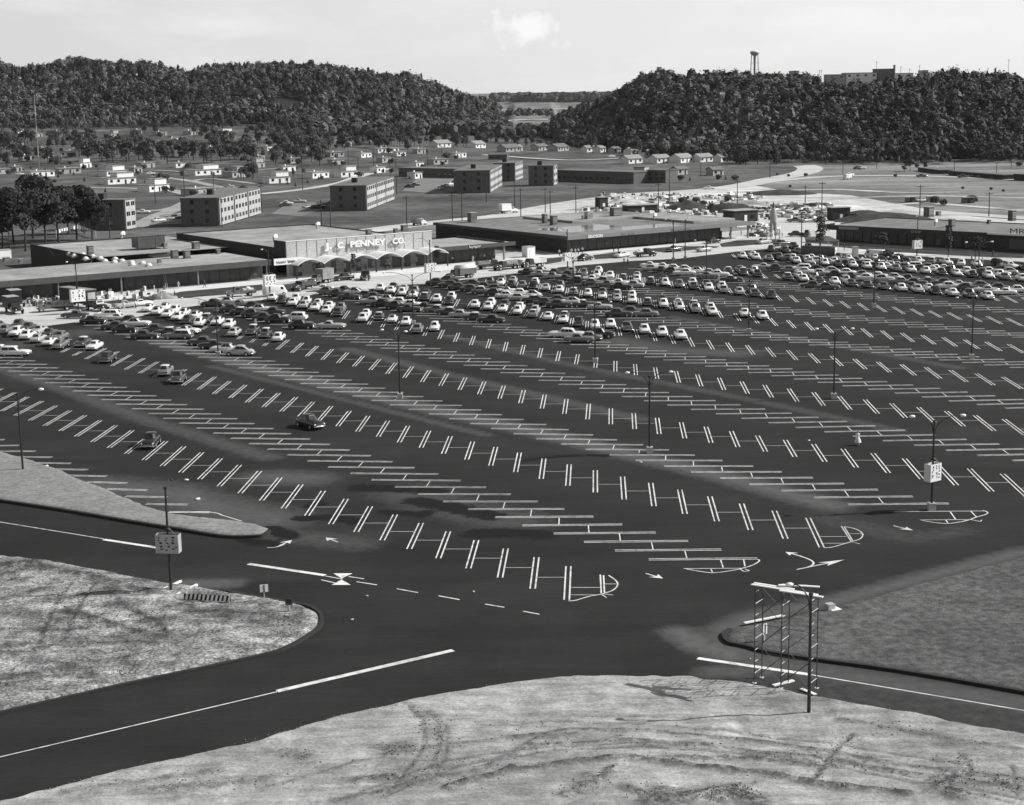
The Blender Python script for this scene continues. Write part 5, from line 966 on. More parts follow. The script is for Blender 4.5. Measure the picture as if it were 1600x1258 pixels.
# scaffold beside the big lamp
FR = [((1178, 1068), (1185, 1060)), ((1221, 1076), (1229, 1066)), ((1272, 1075), (1272, 1074))]
base_ = at(1221, 1074); sdir = (at(1270, 1086) - at(1178, 1068)); sdir.z = 0; sdir.normalize(); ndir = Vector((-sdir.y, sdir.x, 0))
sc = empty('scaffold', at(1225, 1072), math.atan2(sdir.y, sdir.x), 'tall pipe scaffold with white planks on top over the road edge', 'scaffold')
HT = 7.1
for i, x in enumerate((-2.05, 0, 2.15)):
    for y in (-.55, .75):
        b = MB(); b.tube([(x, y, 0), (x, y, HT)], .042, 6); b.build('leg', m_pipe, sc)
        b = MB(); b.box(x - .14, x + .14, y - .14, y + .14, 0, .04); b.build('base_plate', m_galv, sc)
    for k in range(8):
        z = .75 + k * .86 + (i % 2) * .2; b = MB(); b.tube([(x, -.55 if k % 3 else -.55, z), (x, .0 if k % 3 else .75, z + (.0))], .029, 5); b.build('rung', m_galv, sc)
for i, (x0, x1) in enumerate(((-2.05, 0), (0, 2.15))):
    for k in range(3):
        z0 = .4 + k * 2.2
        for y in (-.55, .75):
            b = MB(); b.tube([(x0, y, z0), (x1, y, z0 + 1.9)], .02, 5); b.build('brace', m_pipe, sc)
            b = MB(); b.tube([(x1, y, z0), (x0, y, z0 + 1.9)], .02, 5); b.build('brace', m_pipe, sc)
for k in range(3): b = MB(); b.tube([(-2.05, .75, 1.9 + 2.1 * k), (2.15, .75, 1.9 + 2.1 * k)], .02, 5); b.build('ledger', m_pipe, sc)
for (x0, y0, x1, y1, z) in [(-2.5, -.2, 2.5, -.2, 7.16), (-2.45, .12, .6, .12, 7.18), (-.2, -.55, 3.0, -.5, 7.17), (-.5, .5, 2.0, 1.35, 7.25), (-.6, .15, 1.2, .95, 7.3)]:
    d = Vector((x1 - x0, y1 - y0, 0)); b = MB(); L_ = d.length; b.box(-L_ / 2, L_ / 2, -.13, .13, 0, .06, 0, Matrix.Translation(((x0 + x1) / 2, (y0 + y1) / 2, z)) @ Matrix.Rotation(math.atan2(d.y, d.x), 4, 'Z')); b.build('plank', m_plank, sc)
def beam(u0, v0, u1, v1, wd, z0, z1, name, lab, cat, m):
    a, b_ = at(u0, v0), at(u1, v1); c = (a + b_) / 2; d = b_ - a; q = MB(); q.box(-d.length / 2, d.length / 2, -wd / 2, wd / 2, z0, z1)
    o_ = q.build(name, m); o_.location = c; o_.rotation_euler = (0, 0, math.atan2(d.y, d.x)); return tag(o_, lab, cat)
beam(1163, 978, 1223, 966, .3, .2, .28, 'plank', 'loose white plank on the lawn tip behind the scaffold', 'plank', m_plank)
beam(237, 932, 283, 911, .2, .1, .26, 'timber_edging', 'white timber edging left of the boarded lamp post foot', 'timber', m_plank)
beam(276, 933, 308, 917, .22, .1, .28, 'timber_edging', 'white timber edging right of the boarded lamp post foot', 'timber', m_plank)
beam(1208, 1072, 1240, 1064, .3, .0, .08, 'plank', 'white board at the foot of the scaffold middle frame', 'plank', m_plank)
beam(1252, 1078, 1274, 1087, .3, .06, .12, 'plank', 'white board on the road edge under the scaffold', 'plank', m_plank)
# concrete block on the lawn corner
o = empty('concrete_block', at(1297, 955), .4, 'broken concrete block on the lawn edge right of the lamp', 'concrete block')
b = MB(); b.box(-.35, .3, -.3, .3, .1, .65); b.build('block', m_kerbc, o); b = MB(); b.box(-.15, .75, -.55, .35, .06, .22); b.build('footing', m_white, o)
# striped road barrier lying by the board
o = empty('striped_barrier', at(325, 944), dirpix(297, 942, 352, 945), 'black and white striped road barrier beside the left lamp post', 'barrier')
b = MB(); b.box(-2.1, 2.1, -.09, -.04, .35, .85, 0); 
q = b.build('board', m_black, o)
for k in range(11):
    x = -2.0 + k * .38; c = MB(); c.add([(x, -.1, .36), (x + .19, -.1, .36), (x + .33, -.1, .84), (x + .14, -.1, .84)], [(0, 1, 2, 3)]); c.build('stripe', m_white, q)
for x in (-1.9, 1.9): b = MB(); b.box(x - .05, x + .05, -.04, .04, 0, .9); b.box(x - .06, x + .06, -.4, .4, 0, .08); b.build('leg', m_white, o)
def small_sign(u, v, zc, wd, ht, ang, lab, mm, face=None, h0=0):
    o = empty('road_sign', at(u, v), ang, lab, 'road sign')
    b = MB(); b.box(-.045, .045, -.045, .045, 0, zc + ht * .4); b.build('post', m_galv if face else m_white, o)
    b = MB(); b.box(-wd / 2, wd / 2, -.09, -.055, zc - ht / 2, zc + ht / 2); f = b.build('panel', mm, o)
    if face: face(f, zc, wd, ht)
    return o
def f1(f, zc, wd, ht): b = MB(); b.box(-.05, .05, -.11, -.092, zc - ht * .5, zc + ht * .45); b.build('dark_bar', m_black, f)
def f2(f, zc, wd, ht):
    for j, n_ in ((.15, 5), (-.12, 4)):
        for k in range(n_): b = MB(); b.box(-wd * .36 + k * wd * .17, -wd * .36 + k * wd * .17 + .07, -.11, -.092, zc + ht * j - .06, zc + ht * j + .07); b.build('sign_letter', m_black, f)
small_sign(413.5, 943, 1.35, .68, .64, R(14), 'white split sign on the kerb of the bare ground', m_white, f1)
small_sign(452.5, 959, 1.05, .62, .58, R(-10), 'dark small sign next to the kerb corner', m_dsheet, f2)
small_sign(1194, 1005, 1.15, .42, .85, R(35), 'narrow white sign behind the scaffold on the lawn tip', m_white, f1)
# litter
for i, (u, v, s_) in enumerate([(291, 751, .5), (73, 729, .45), (97, 752, .25), (91, 898, .4), (309, 781, .55), (434, 941, .5), (1001, 723, .35), (1264, 689, .35), (740, 925, .25), (573, 932, .3), (550, 969, .3), (1498, 1044, .3), (1348, 965, .2), (1035, 712, .2), (1172, 1030, .2), (880, 1196, .5), (722, 1178, .3), (1052, 1172, .3)]):
    s_ *= .6; b = MB(); b.ball((0, 0, s_ * .3), s_, s_ * .6, s_ * .4, 7, 4); o = b.build('paper_scrap' if v < 930 else 'stone', m_white if v < 930 else (m_conc if v < 1150 else m_dsheet)); o.location = at(u, v, .0 if 940 > v or 1050 > v else .05); o.rotation_euler = (0, 0, i)
    tag(o, '%s of the pale scraps and stones, counting down the picture' % ordn(sorted([751, 729, 752, 898, 781, 941, 723, 689, 925, 932, 969, 1044, 965, 712, 1030, 1196, 1178, 1172]).index(v)), 'scrap', 'scraps and stones on the ground')
# ================================================================== TRUCKS AND VANS
def wheels(t_, xs, ys, r=.48, wd=.26):
    for x in xs:
        for y in ys:
            s_ = 1 if y > 0 else -1; q = MB(); q.tube([(x, y - wd / 2, r), (x, y + wd / 2, r)], r, 14, 0); q.tube([(x, y + s_ * wd * .5, r), (x, y + s_ * (wd * .5 + .03), r)], r * .5, 10, 1); q.build('wheel', [m_tyre, m_hub], t_)
def truck(u, v, dr, kind, lab, paint, bodym, L=7.0):
    t_ = empty('truck', at(u, v), dirpix(*dr), lab, 'truck', 'trucks on the pale road')
    f = L / 2
    b = MB(); loft(b, [(f - 1.75, .78, .65, 1.3, .05), (f - .8, .72, .65, 1.35, .1), (f - .15, .6, .7, 1.2, .08), (f, .5, .75, 1.05, .02)]); b.build('bonnet', paint, t_)
    for s_ in (-1, 1):
        b = MB(); loft(b, [(f - 1.55, .2, .5, .85, .05), (f - 1.0, .22, .55, 1.05, .1), (f - .35, .2, .55, .95, .06), (f - .08, .14, .6, .75, .02)])
        for i_ in range(len(b.v)): x, y, z = b.v[i_]; b.v[i_] = (x, y + s_ * .86, z)
        b.build('mudguard', paint, t_)
        b = MB(); b.tube([(f - .2, s_ * .55, 1.0), (f - .02, s_ * .55, 1.0)], .12, 8); b.build('headlight', m_globe, t_)
    b = MB(); b.prism([(0, 0), (0, 1), (1, 1)], 0, 0); b = MB()
    xs = [(f - 3.0, f - 1.7), (f - 2.95, f - 1.95)]
    lo = [(f - 3.0, -.95, .6), (f - 1.65, -.95, .6), (f - 1.65, .95, .6), (f - 3.0, .95, .6)]; md = [(f - 3.0, -.97, 1.4), (f - 1.65, -.92, 1.4), (f - 1.65, .92, 1.4), (f - 3.0, .97, 1.4)]; hi = [(f - 2.95, -.82, 2.1), (f - 1.95, -.82, 2.1), (f - 1.95, .82, 2.1), (f - 2.95, .82, 2.1)]
    b.add(lo + md + hi, [(0, 1, 5, 4), (1, 2, 6, 5), (2, 3, 7, 6), (3, 0, 4, 7), (4, 5, 9, 8), (5, 6, 10, 9), (6, 7, 11, 10), (7, 4, 8, 11), (8, 9, 10, 11)]); b.build('cab', paint, t_)
    b = MB(); b.quad((f - 1.64 - .06, -.72, 1.5), (f - 1.64 - .06, .72, 1.5), (f - 1.9, .66, 2.02), (f - 1.9, -.66, 2.02)); b.build('windscreen', m_glass, t_)
    for s_ in (-1, 1): b = MB(); b.quad((f - 2.8, s_ * .975, 1.5), (f - 1.95, s_ * .95, 1.5), (f - 2.1, s_ * .85, 2.02), (f - 2.8, s_ * .86, 2.02)); b.build('side_window', m_glass, t_)
    b = MB(); b.box(-f, f - 1.0, -.4, .4, .55, .75); b.build('chassis', m_black, t_)
    wheels(t_, (f - .85, -f + 1.35), (-.9, .9)); bx0, bx1 = -f, f - 3.15
    if kind == 'stake':
        b = MB(); b.box(bx0, bx1, -1.1, 1.1, .95, 1.1); b.build('flat_bed', bodym, t_)
        for s_ in (-1, 1):
            for k in range(3): b = MB(); b.box(bx0, bx1, s_ * 1.08 - .03, s_ * 1.08 + .03, 1.2 + k * .3, 1.38 + k * .3); b.build('stake_board', bodym, t_)
        for k in range(3): b = MB(); b.box(bx0, bx0 + .06, -1.1, 1.1, 1.2 + k * .3, 1.38 + k * .3); b.build('stake_board', bodym, t_)
    elif kind == 'box':
        b = MB(); b.box(bx0, bx1, -1.2, 1.2, .95, 3.2); b.build('box_body', bodym, t_); b = MB(); b.box(bx0 - .03, bx1 + .03, -1.23, 1.23, 3.2, 3.28); b.build('roof', m_sheet if bodym is m_black else bodym, t_)
        b = MB(); b.box(bx0 - .03, bx0 + .0, -.02, .02, 1.0, 3.1); b.build('door_seam', m_fascia, t_)
    elif kind == 'dump':
        b = MB(); b.prism([(bx0, -1.2), (bx1 + .2, -1.2), (bx1 + .2, 1.2), (bx0, 1.2)], 1.0, 2.3); b.build('tipper_body', bodym, t_)
        for k in range(6): b = MB(); x = bx0 + .2 + k * (bx1 - bx0) / 6; b.box(x, x + .12, -1.27, -1.2, 1.0, 2.3); b.build('rib', bodym, t_)
        b = MB(); n = 8; vs = []
        for j in range(n + 1):
            a = math.pi * j / n; vs += [(bx0, -1.2 * math.cos(a), 2.3 + .75 * math.sin(a)), (bx1 + .2, -1.2 * math.cos(a), 2.3 + .75 * math.sin(a))]
        b.add(vs, [(2 * j, 2 * j + 2, 2 * j + 3, 2 * j + 1) for j in range(n)] + [tuple(range(0, 2 * n + 2, 2))[::-1], tuple(range(1, 2 * n + 2, 2))], 0, True); b.build('canvas_cover', m_cw, t_)
    elif kind == 'pickup':
        b = MB(); b.box(bx0, bx1, -.9, .9, .7, .8); b.build('bed_floor', bodym, t_)
        for s_ in (-1, 1): b = MB(); b.box(bx0, bx1, s_ * .9 - .05, s_ * .9 + .05, .8, 1.3); b.build('bed_side', bodym, t_)
        b = MB(); b.box(bx0, bx0 + .08, -.85, .85, .8, 1.3); b.build('tailgate', bodym, t_)
        b = MB(); b.box(bx0 + .4, bx1 - .6, -.5, .5, .82, 1.6); b.ball((bx0 + 1.6, .1, 1.6), .6, .5, .4); b.build('load', m_house, t_)
    return t_
dk, gr = CAR['d'], CAR['g']
truck(22, 489, (5, 484, 35, 493), 'box', 'dark box truck nose-out at the left picture edge', CAR['k'], m_black, 6.5)
truck(26, 478, (18, 474, 40, 483), 'box', 'black lettered box truck with a white roof behind another', CAR['k'], m_black, 6.5)
truck(86, 486, (108, 484, 63, 487), 'stake', 'grey stake-bed truck before the low store', gr, m_dsheet, 7.2)
truck(376, 463, (400, 461, 355, 464), 'pickup', 'grey flatbed truck with a white load beside the planting bed', gr, gr, 6.4)
truck(474, 453, (500, 447, 455, 456), 'stake', 'dark flatbed truck behind the white open car', dk, m_dsheet, 7.0)
truck(500, 443, (520, 440, 480, 446), 'box', 'pale box truck parked beside the first arch', gr, m_shopw, 6.8)
truck(719, 435, (745, 432, 697, 437), 'dump', 'covered dump truck driving on the pale road', dk, gr, 7.6)
truck(766, 420, (745, 421, 790, 418), 'stake', 'dark empty stake truck before the small shop', dk, m_dsheet, 7.0)
truck(793, 421, (811, 418, 778, 422), 'stake', 'long dark flatbed truck with two men aboard', dk, m_dsheet, 8.0)
truck(833, 417, (850, 414, 815, 418), 'stake', 'white-sided stake truck before the white shed', dk, m_plank, 7.0)
truck(1008, 401, (995, 402, 1022, 400), 'pickup', 'black pickup truck with tools before the brick store', CAR['k'], CAR['k'], 6.0)
truck(571, 437, (575, 432, 568, 444), 'pickup', 'dark pickup seen from the front before the arches', CAR['k'], CAR['k'], 5.4)
truck(795, 333, (780, 334, 810, 332), 'box', 'white tank truck on the dirt road behind the stores', CAR['w'], m_white, 7.0)
truck(655, 352, (645, 353, 667, 350), 'stake', 'white flatbed truck on the dirt road behind the panelled front', CAR['w'], m_dsheet, 6.0)
# semi trailer and its tractor
tr = truck(151, 485, (130, 482, 172, 487), 'stake', 'black tractor unit of the long dark trailer', CAR['k'], m_black, 6.2)
o = empty('semi_trailer', at(124, 479), dirpix(97, 475, 150, 482), 'long dark trailer parked against the low store', 'trailer')
b = MB(); b.box(-5.2, 4.6, -1.2, 1.2, 1.0, 3.7); b.build('box_body', m_black, o); b = MB(); b.box(-5.25, 4.65, -1.23, 1.23, 3.7, 3.8); b.build('roof', m_shopw, o); b = MB(); b.box(4.6, 4.64, -.9, .9, 1.5, 3.2); b.build('front_panel', m_sheet, o); b = MB(); b.box(-5.2, 4.0, -.45, .45, .7, 1.0); b.build('chassis', m_black, o); wheels(o, (-4.2, -3.1), (-.95, .95))
# white van
def van(u, v, dr, lab, m):
    o = empty('van', at(u, v), dirpix(*dr), lab, 'van')
    b = MB(); loft(b, [(-2.5, .88, .35, 2.05, .02), (-2.35, .97, .3, 2.2, .04), (1.4, .97, .3, 2.2, .05), (1.75, .96, .3, 2.1, .05), (2.25, .9, .32, 1.2, .06), (2.5, .75, .4, .95, .02)]); b.build('body', m, o)
    b = MB(); b.quad((2.16, -.7, 1.32), (2.16, .7, 1.32), (1.8, .66, 1.98), (1.8, -.66, 1.98)); b.build('windscreen', m_glass, o)
    for s_ in (-1, 1): b = MB(); b.quad((.9, s_ * .985, 1.35), (1.6, s_ * .985, 1.35), (1.45, s_ * .97, 1.9), (.9, s_ * .97, 1.9)); b.build('side_window', m_glass, o)
    wheels(o, (-1.5, 1.6), (-.86, .86), .36, .2); return o
van(430, 462, (412, 463, 446, 460), 'white panel van standing by the white figure board', CAR['w'])
van(1366, 404, (1376, 404, 1356, 403), 'white-fronted van at the back of the right-hand crowd', CAR['w'])
van(1324, 280, (1335, 279, 1315, 281), 'white van on the far road at the right', CAR['w'])
# house trailer in the crowd
o = empty('house_trailer', at(1279, 402), dirpix(1257, 402, 1300, 403), 'long dark house trailer with a white end among the cars', 'trailer')
b = MB(); loft(b, [(-4.2, 1.0, .5, 2.4, .1), (-4.0, 1.15, .45, 2.7, .15), (3.9, 1.15, .45, 2.7, .15), (4.2, 1.05, .5, 2.55, .12)]); b.build('body', m_dsheet, o)
b = MB(); b.box(4.2, 4.26, -.95, .95, .7, 2.5); e = b.build('white_end', m_white, o); b = MB(); b.box(4.26, 4.29, -.3, .3, 1.4, 2.0); b.build('end_window', m_glass, e); wheels(o, (-.5, .5), (-1.0, 1.0), .36, .2)
o = empty('canopy_shelter', at(1281, 391), R(10), 'dark sloping canopy shelter with white posts behind the trailer', 'shelter')
b = MB(); b.add([(-4.6, -2.2, 2.3), (4.6, -2.2, 2.3), (3.2, 2.2, 3.2), (-3.4, 2.2, 3.2), (-4.6, -2.2, 2.45), (4.6, -2.2, 2.45), (3.2, 2.2, 3.35), (-3.4, 2.2, 3.35)], [(3, 2, 1, 0), (4, 5, 6, 7), (0, 1, 5, 4), (1, 2, 6, 5), (2, 3, 7, 6), (3, 0, 4, 7)]); b.build('canopy', m_dsheet, o)
for x in (-4.2, 4.2): b = MB(); b.box(x - .06, x + .06, -2.0, -1.9, 0, 2.3); b.build('post', m_white, o)
for x in (-3, 3): b = MB(); b.box(x - .06, x + .06, 1.9, 2.0, 0, 3.2); b.build('post', m_white, o)
o = empty('white_booth', at(1336, 401), .2, 'small white ticket booth beside the dark shelter', 'booth')
b = MB(); b.box(-.6, .6, -.6, .6, 0, 2.4); b.build('wall', m_white, o); b = MB(); b.box(-.7, .7, -.7, .7, 2.4, 2.5); b.build('roof', m_sheet, o)
# tall pale figure-like rocket on a stand in the open gap
o = empty('display_rocket', at(1208, 376), .3, 'tall pale pointed display rocket on a timber stand', 'display')
for x in (-1.3, 1.3):
    for y in (-1.3, 1.3): b = MB(); b.box(x - .09, x + .09, y - .09, y + .09, 0, 3.4); b.build('stand_leg', m_greymetal, o)
for s_ in (-1, 1): b = MB(); b.tube([(s_ * .62, 0, 2.6), (s_ * .55, 0, 4.6), (s_ * .35, 0, 6.2)], [.42, .5, .45], 10); b.build('booster', m_sheet, o)
b = MB(); b.tube([(0, 0, 5.2), (0, 0, 6.2), (0, 0, 8.0), (0, 0, 9.0)], [.75, 1.0, .8, .45], 12); b.build('rocket_body', m_houseg, o); b = MB(); b.tube([(0, 0, 9.0), (0, 0, 10.6)], [.45, .08], 10); b.build('nose_cone', m_dsheet, o)
b = MB(); b.tube([(-1.2, 0, 7.2), (-.6, 0, 7.6)], .18, 6); b.build('side_fin', m_sheet, o)
# ================================================================== PEOPLE
def person_mesh(name, stride=.25, arm=.2, dress=False):
    """one continuous skinned body; feet at z = 0, facing +x"""
    V = [(0, 0, .95), (0, 0, 1.15), (0, 0, 1.38), (.01, 0, 1.5), (.03, 0, 1.62), (.03, 0, 1.74)]; r = [.15, .145, .16, .06, .1, .085]; Eg = [(0, 1), (1, 2), (2, 3), (3, 4), (4, 5)]
    for s_ in (-1, 1):
        o = len(V); V += [(0, s_ * .10, .90), (stride * s_ * .55, s_ * .11, .50), (stride * s_ - .03, s_ * .11, .09), (stride * s_ + .13, s_ * .12, .05)]; r += [.1, .075, .05, .045]; Eg += [(0, o), (o, o + 1), (o + 1, o + 2), (o + 2, o + 3)]
        o = len(V); V += [(0, s_ * .2, 1.40), (-s_ * arm * .5, s_ * .25, 1.12), (-s_ * arm + .06, s_ * .25, .88), (-s_ * arm + .09, s_ * .25, .80)]; r += [.065, .05, .04, .035]; Eg += [(2, o), (o, o + 1), (o + 1, o + 2), (o + 2, o + 3)]
    me = bpy.data.meshes.new(name); me.from_pydata(V, Eg, []); ob = bpy.data.objects.new(name, me); C.objects.link(ob)
    ob.modifiers.new('skin', 'SKIN'); ob.modifiers.new('sub', 'SUBSURF').levels = 1
    for i, sv_ in enumerate(me.skin_vertices[0].data): sv_.radius = (r[i], r[i]); sv_.use_root = (i == 0)
    bpy.context.view_layer.update(); dg = bpy.context.evaluated_depsgraph_get(); out = bpy.data.meshes.new_from_object(ob.evaluated_get(dg)); bpy.data.objects.remove(ob)
    out.name = name; out.materials.clear()
    for m in (m_skin, m_cw, m_cd, m_hair): out.materials.append(m)
    for p in out.polygons:
        z = p.center.z; p.use_smooth = True
        p.material_index = 3 if (z > 1.70 or (z > 1.62 and p.center.x < .0)) else 0 if z > 1.50 or (abs(p.center.y) > .2 and z < .9) else 2 if z < .98 else 1
    return out
PM = [person_mesh('person', .28, .25), person_mesh('person', .06, .05), person_mesh('person', .2, -.15)]
def person(u, v, hd, lab, shirt=None, trousers=None, k=0, grp='people in front of the stores', z=0):
    o = bpy.data.objects.new('person', PM[k]); C.objects.link(o); o.location = at(u, v, z); o.rotation_euler = (0, 0, hd)
    for i, m in ((1, shirt or m_cw), (2, trousers or m_cd)): o.material_slots[i].link = 'OBJECT'; o.material_slots[i].material = m
    return tag(o, lab, 'person', grp)
for i, (u, v, hd, sh, tr_, k, lab) in enumerate([
    (312, 480, 3.3, 1, 1, 0, 'person in pale clothes walking on the road by the left lamp'), (212, 482, 0, 1, 0, 1, 'person in white shirt and dark trousers beside the pale car'), (194, 484, 2, 1, 1, 2, 'person in pale clothes behind the dark trailer'), (279, 451, 1, 1, 1, 1, 'person in pale clothes on the walk right of the ladder'), (320, 450, 3, 0, 0, 0, 'person in dark clothes striding before the shop windows'), (273, 466, 0, 0, 0, 2, 'person in dark clothes in the planting bed'), (252, 468, 1, 1, 1, 1, 'person in white at the end of the planting bed'), (399, 512, 1, 1, 1, 1, 'person in white standing between parked cars at left'),
    (53, 475, 0, 1, 0, 1, 'person by the stacked goods left of the stake truck'), (603, 420, 0, 1, 0, 1, 'left person of a pair under the arched canopy'), (609, 420, 0, 1, 0, 2, 'right person of a pair under the arched canopy'), (572, 423, 0, 0, 0, 1, 'dark-clothed person under the third arch'), (707, 411, 1, 1, 0, 1, 'person at the left of the small glass shop'), (739, 410, 1, 1, 1, 1, 'person in pale clothes at the small shop middle'), (757, 407, 1, 1, 0, 2, 'person at the right of the small shop door'), (773, 405, 1, 1, 0, 1, 'person by the canopy post of the small shop'),
    (874, 400, 1, 1, 0, 1, 'first person of the group at the brick corner'), (893, 398, 1, 1, 1, 0, 'second person of the group at the brick corner'), (899, 398, 1, 1, 1, 1, 'third person of the group at the brick corner'), (904, 398, 1, 1, 0, 2, 'fourth person of the group at the brick corner'), (910, 396, 1, 1, 0, 1, 'last person of the group at the brick corner'), (959, 394, 1, 0, 0, 1, 'dark-clothed person on the walk before the brick store'), (966, 394, 1, 0, 0, 1, 'second dark-clothed person on the walk before the brick store'), (975, 413, 0, 0, 0, 0, 'left person of two crossing the pale road'), (981, 414, 0, 0, 0, 0, 'right person of two crossing the pale road'), (1055, 381, 0, 1, 1, 1, 'person in white under the brick store fascia'), (1140, 372, 0, 0, 0, 0, 'person near the end post of the brick store'), (1158, 369, 0, 0, 0, 1, 'person beside the hanging sign at the store end'),
    (1319, 392, 0, 0, 0, 1, 'person with a pale hat before the right-hand store'), (1551, 403, 0, 0, 0, 0, 'person walking on the pale walk at far right'), (1559, 414, 0, 1, 1, 1, 'person in pale clothes behind the last cars at right'), (1518, 410, 0, 0, 0, 1, 'dark-clothed person among the last cars at right'), (1535, 412, 0, 1, 1, 2, 'person in white among the last cars at right'), (1222, 372, 0, 0, 0, 1, 'lone dark post-like person on the bare ground')]):
    person(u, v, hd, lab, m_cw if sh else m_cd, m_cw if tr_ else m_cd, k)
person(803, 421, 0, 'left man sitting up on the long flatbed truck', m_cd, m_cd, 1, 'men on the flatbed truck', 1.1); person(809, 420.5, 0, 'right man sitting up on the long flatbed truck', m_cw, m_cd, 1, 'men on the flatbed truck', 1.1)
w_ = person(1340, 696, 1.6, 'woman in a full white dress walking alone on the empty stripes', m_cw, m_skin, 0, 'people in the lot')
b = MB(); b.tube([(0, 0, 1.05), (0, 0, .85), (0, 0, .6), (0, 0, .38)], [.17, .26, .36, .42], 14, cap=False); d_ = b.build('skirt', m_cw, w_)
# ================================================================== UTILITY POLES
def pole(u, v, vt, lab, cross=True, r=.14, near_h=None):
    p = hit(u, v) if v < 320 else at(u, v); h = (v - vt) / ppm(p) if near_h is None else near_h
    t_ = empty('utility_pole', p, random.uniform(-.3, .3), lab, 'utility pole', 'utility poles'); b = MB(); b.tube([(0, 0, -.3), (0, 0, h)], [r * 1.25, r * .8], 7); b.build('pole', m_wood, t_)
    if cross:
        b = MB(); b.box(-1.2, 1.2, -.06, .06, h - .75, h - .6); c = b.build('crossarm', m_wood, t_)
        for x in (-1.1, -.45, .45, 1.1): q = MB(); q.tube([(x, 0, h - .6), (x, 0, h - .4)], .05, 5); q.build('insulator', m_sheet, c)
    return t_
POLES = [(243, 318, 271), (347, 355, 309), (334, 296, 270), (409, 330, 289), (289, 318, 262), (473, 298, 250), (503, 360, 313), (517, 362, 313), (545, 266, 226), (620, 304, 248), (636, 356, 306), (707, 345, 302), (722, 345, 300), (804, 322, 278), (814, 347, 294), (852, 332, 294), (860, 346, 297), (900, 341, 291), (1029, 334, 286), (1046, 316, 263), (1152, 327, 281), (1284, 331, 284), (1437, 336, 289), (1203, 279, 250), (1317, 271, 249), (1290, 258, 240), (1370, 264, 239), (1491, 271, 250), (1557, 275, 253), (1580, 262, 240), (1095, 276, 248), (584, 262, 232), (560, 274, 246), (16, 395, 338), (172, 373, 332), (96, 262, 238), (668, 262, 238), (690, 254, 228), (1545, 338, 300), (1258, 318, 290), (610, 290, 252), (760, 316, 270)]
for i, (u, v, vt) in enumerate(sorted(POLES)): pole(u, v, vt, '%s of the dark utility poles counted from the left' % ordn(i))
o = empty('transformer_platform', (at(503, 360) + at(517, 362)) / 2, dirpix(503, 360, 517, 362), 'crossbar platform between two close poles behind the panelled front', 'platform')
b = MB(); b.box(-1.6, 1.6, -.1, .1, 5.6, 5.8); b.build('beam', m_sheet, o)
o = empty('radio_mast', hit(61, 262), 0, 'thin banded radio mast rising before the left wooded ridge', 'mast')
hm = 110 / ppm(o.location)
for k in range(7): b = MB(); b.tube([(0, 0, hm * k / 7), (0, 0, hm * (k + 1) / 7)], .3, 5); b.build('mast_section', m_sheet if k % 2 else m_greymetal, o)
# ================================================================== APARTMENT BLOCKS AND HOUSES
def apartment(pa, pb, pc, h, lab, bays=3, gdark=True):
    """pa-pb: shaded end wall, pb-pc: sunlit long front, three storeys"""
    A, B_, Cc = at(*pa), at(*pb), at(*pc); d1 = (A - B_); L1_ = d1.length; d2 = (Cc - B_); L2_ = d2.length; a2 = math.atan2(d2.y, d2.x)
    t_ = empty('apartment_block', B_, a2, lab, 'apartment block', 'brick apartment blocks'); W_ = min(L1_, 16)
    b = MB(); b.box(0, L2_, 0, W_, 0, h); b.build('wall', m_brickap, t_)
    b = MB(); b.box(-.25, L2_ + .25, -.5, W_ + .25, h, h + .25); rf = b.build('roof', m_hroof, t_)
    b = MB(); b.box(L2_ * .3, L2_ * .3 + 2.2, W_ * .5, W_ * .5 + 2.0, h + .25, h + 2.0); b.build('chimney', m_brickd, rf)
    bw = L2_ / bays
    for k in range(bays):
        x0 = k * bw + (1.2 if k else .3); x1 = (k + 1) * bw - .3
        b = MB(); b.box(x0, x1, -.45, -.0, .2, h - .1); bay = b.build('front_bay', m_aptl, t_)
        if k: b = MB(); b.box(k * bw - .3, x0, -.06, -.0, .2, h - .2); b.build('stair_recess', m_dim, t_)
        for s_ in range(3):
            z = .5 + s_ * h / 3; n = max(2, int((x1 - x0) / 3.4))
            for j in range(n):
                xx = x0 + (j + .5) * (x1 - x0) / n; b = MB(); b.box(xx - 1.15, xx + 1.15, -.5, -.455, z + .75, z + 2.05); w1 = b.build('window', m_glass, t_)
                b = MB(); b.box(xx - .03, xx + .03, -.53, -.505, z + .7, z + 2.0); b.build('mullion', m_white, w1)
    for s_ in range(3):
        for y in (W_ * .3, W_ * .7): b = MB(); b.box(-.05, -.005, y - .6, y + .6, 1.1 + s_ * h / 3, 2.4 + s_ * h / 3); b.build('window', m_glass, t_)
    return t_
m_brickap = mat('apartment_brick', 0.085, 0.13, scale=1.0, detail=8, rough=0.9, second=[(5, 2, 0.8, 1.2, (1, 1, 4), 0, (0.3, 0.7))])
apartment((288.5, 352.5), (342.3, 353), (406.5, 334), 8.9, 'brick apartment block nearest behind the low store roofs')
apartment((524.7, 328), (572, 329), (614.7, 312), 8.8, 'second brick apartment block, behind the arched store')
apartment((724.7, 299.4), (765, 301), (783.2, 289.7), 9.0, 'third brick apartment block, above the small shop')
apartment((96, 362), (195.5, 359.5), (212, 356.5), 9.4, 'brick apartment block half hidden by the left trees', 1)
apartment((783, 282), (804, 283), (816, 278.5), 8.2, 'small brick block just right of the third apartment block', 1)
apartment((835, 289), (864, 290), (869.5, 288), 8.6, 'brick block with a pale narrow front beside the long low building', 1)
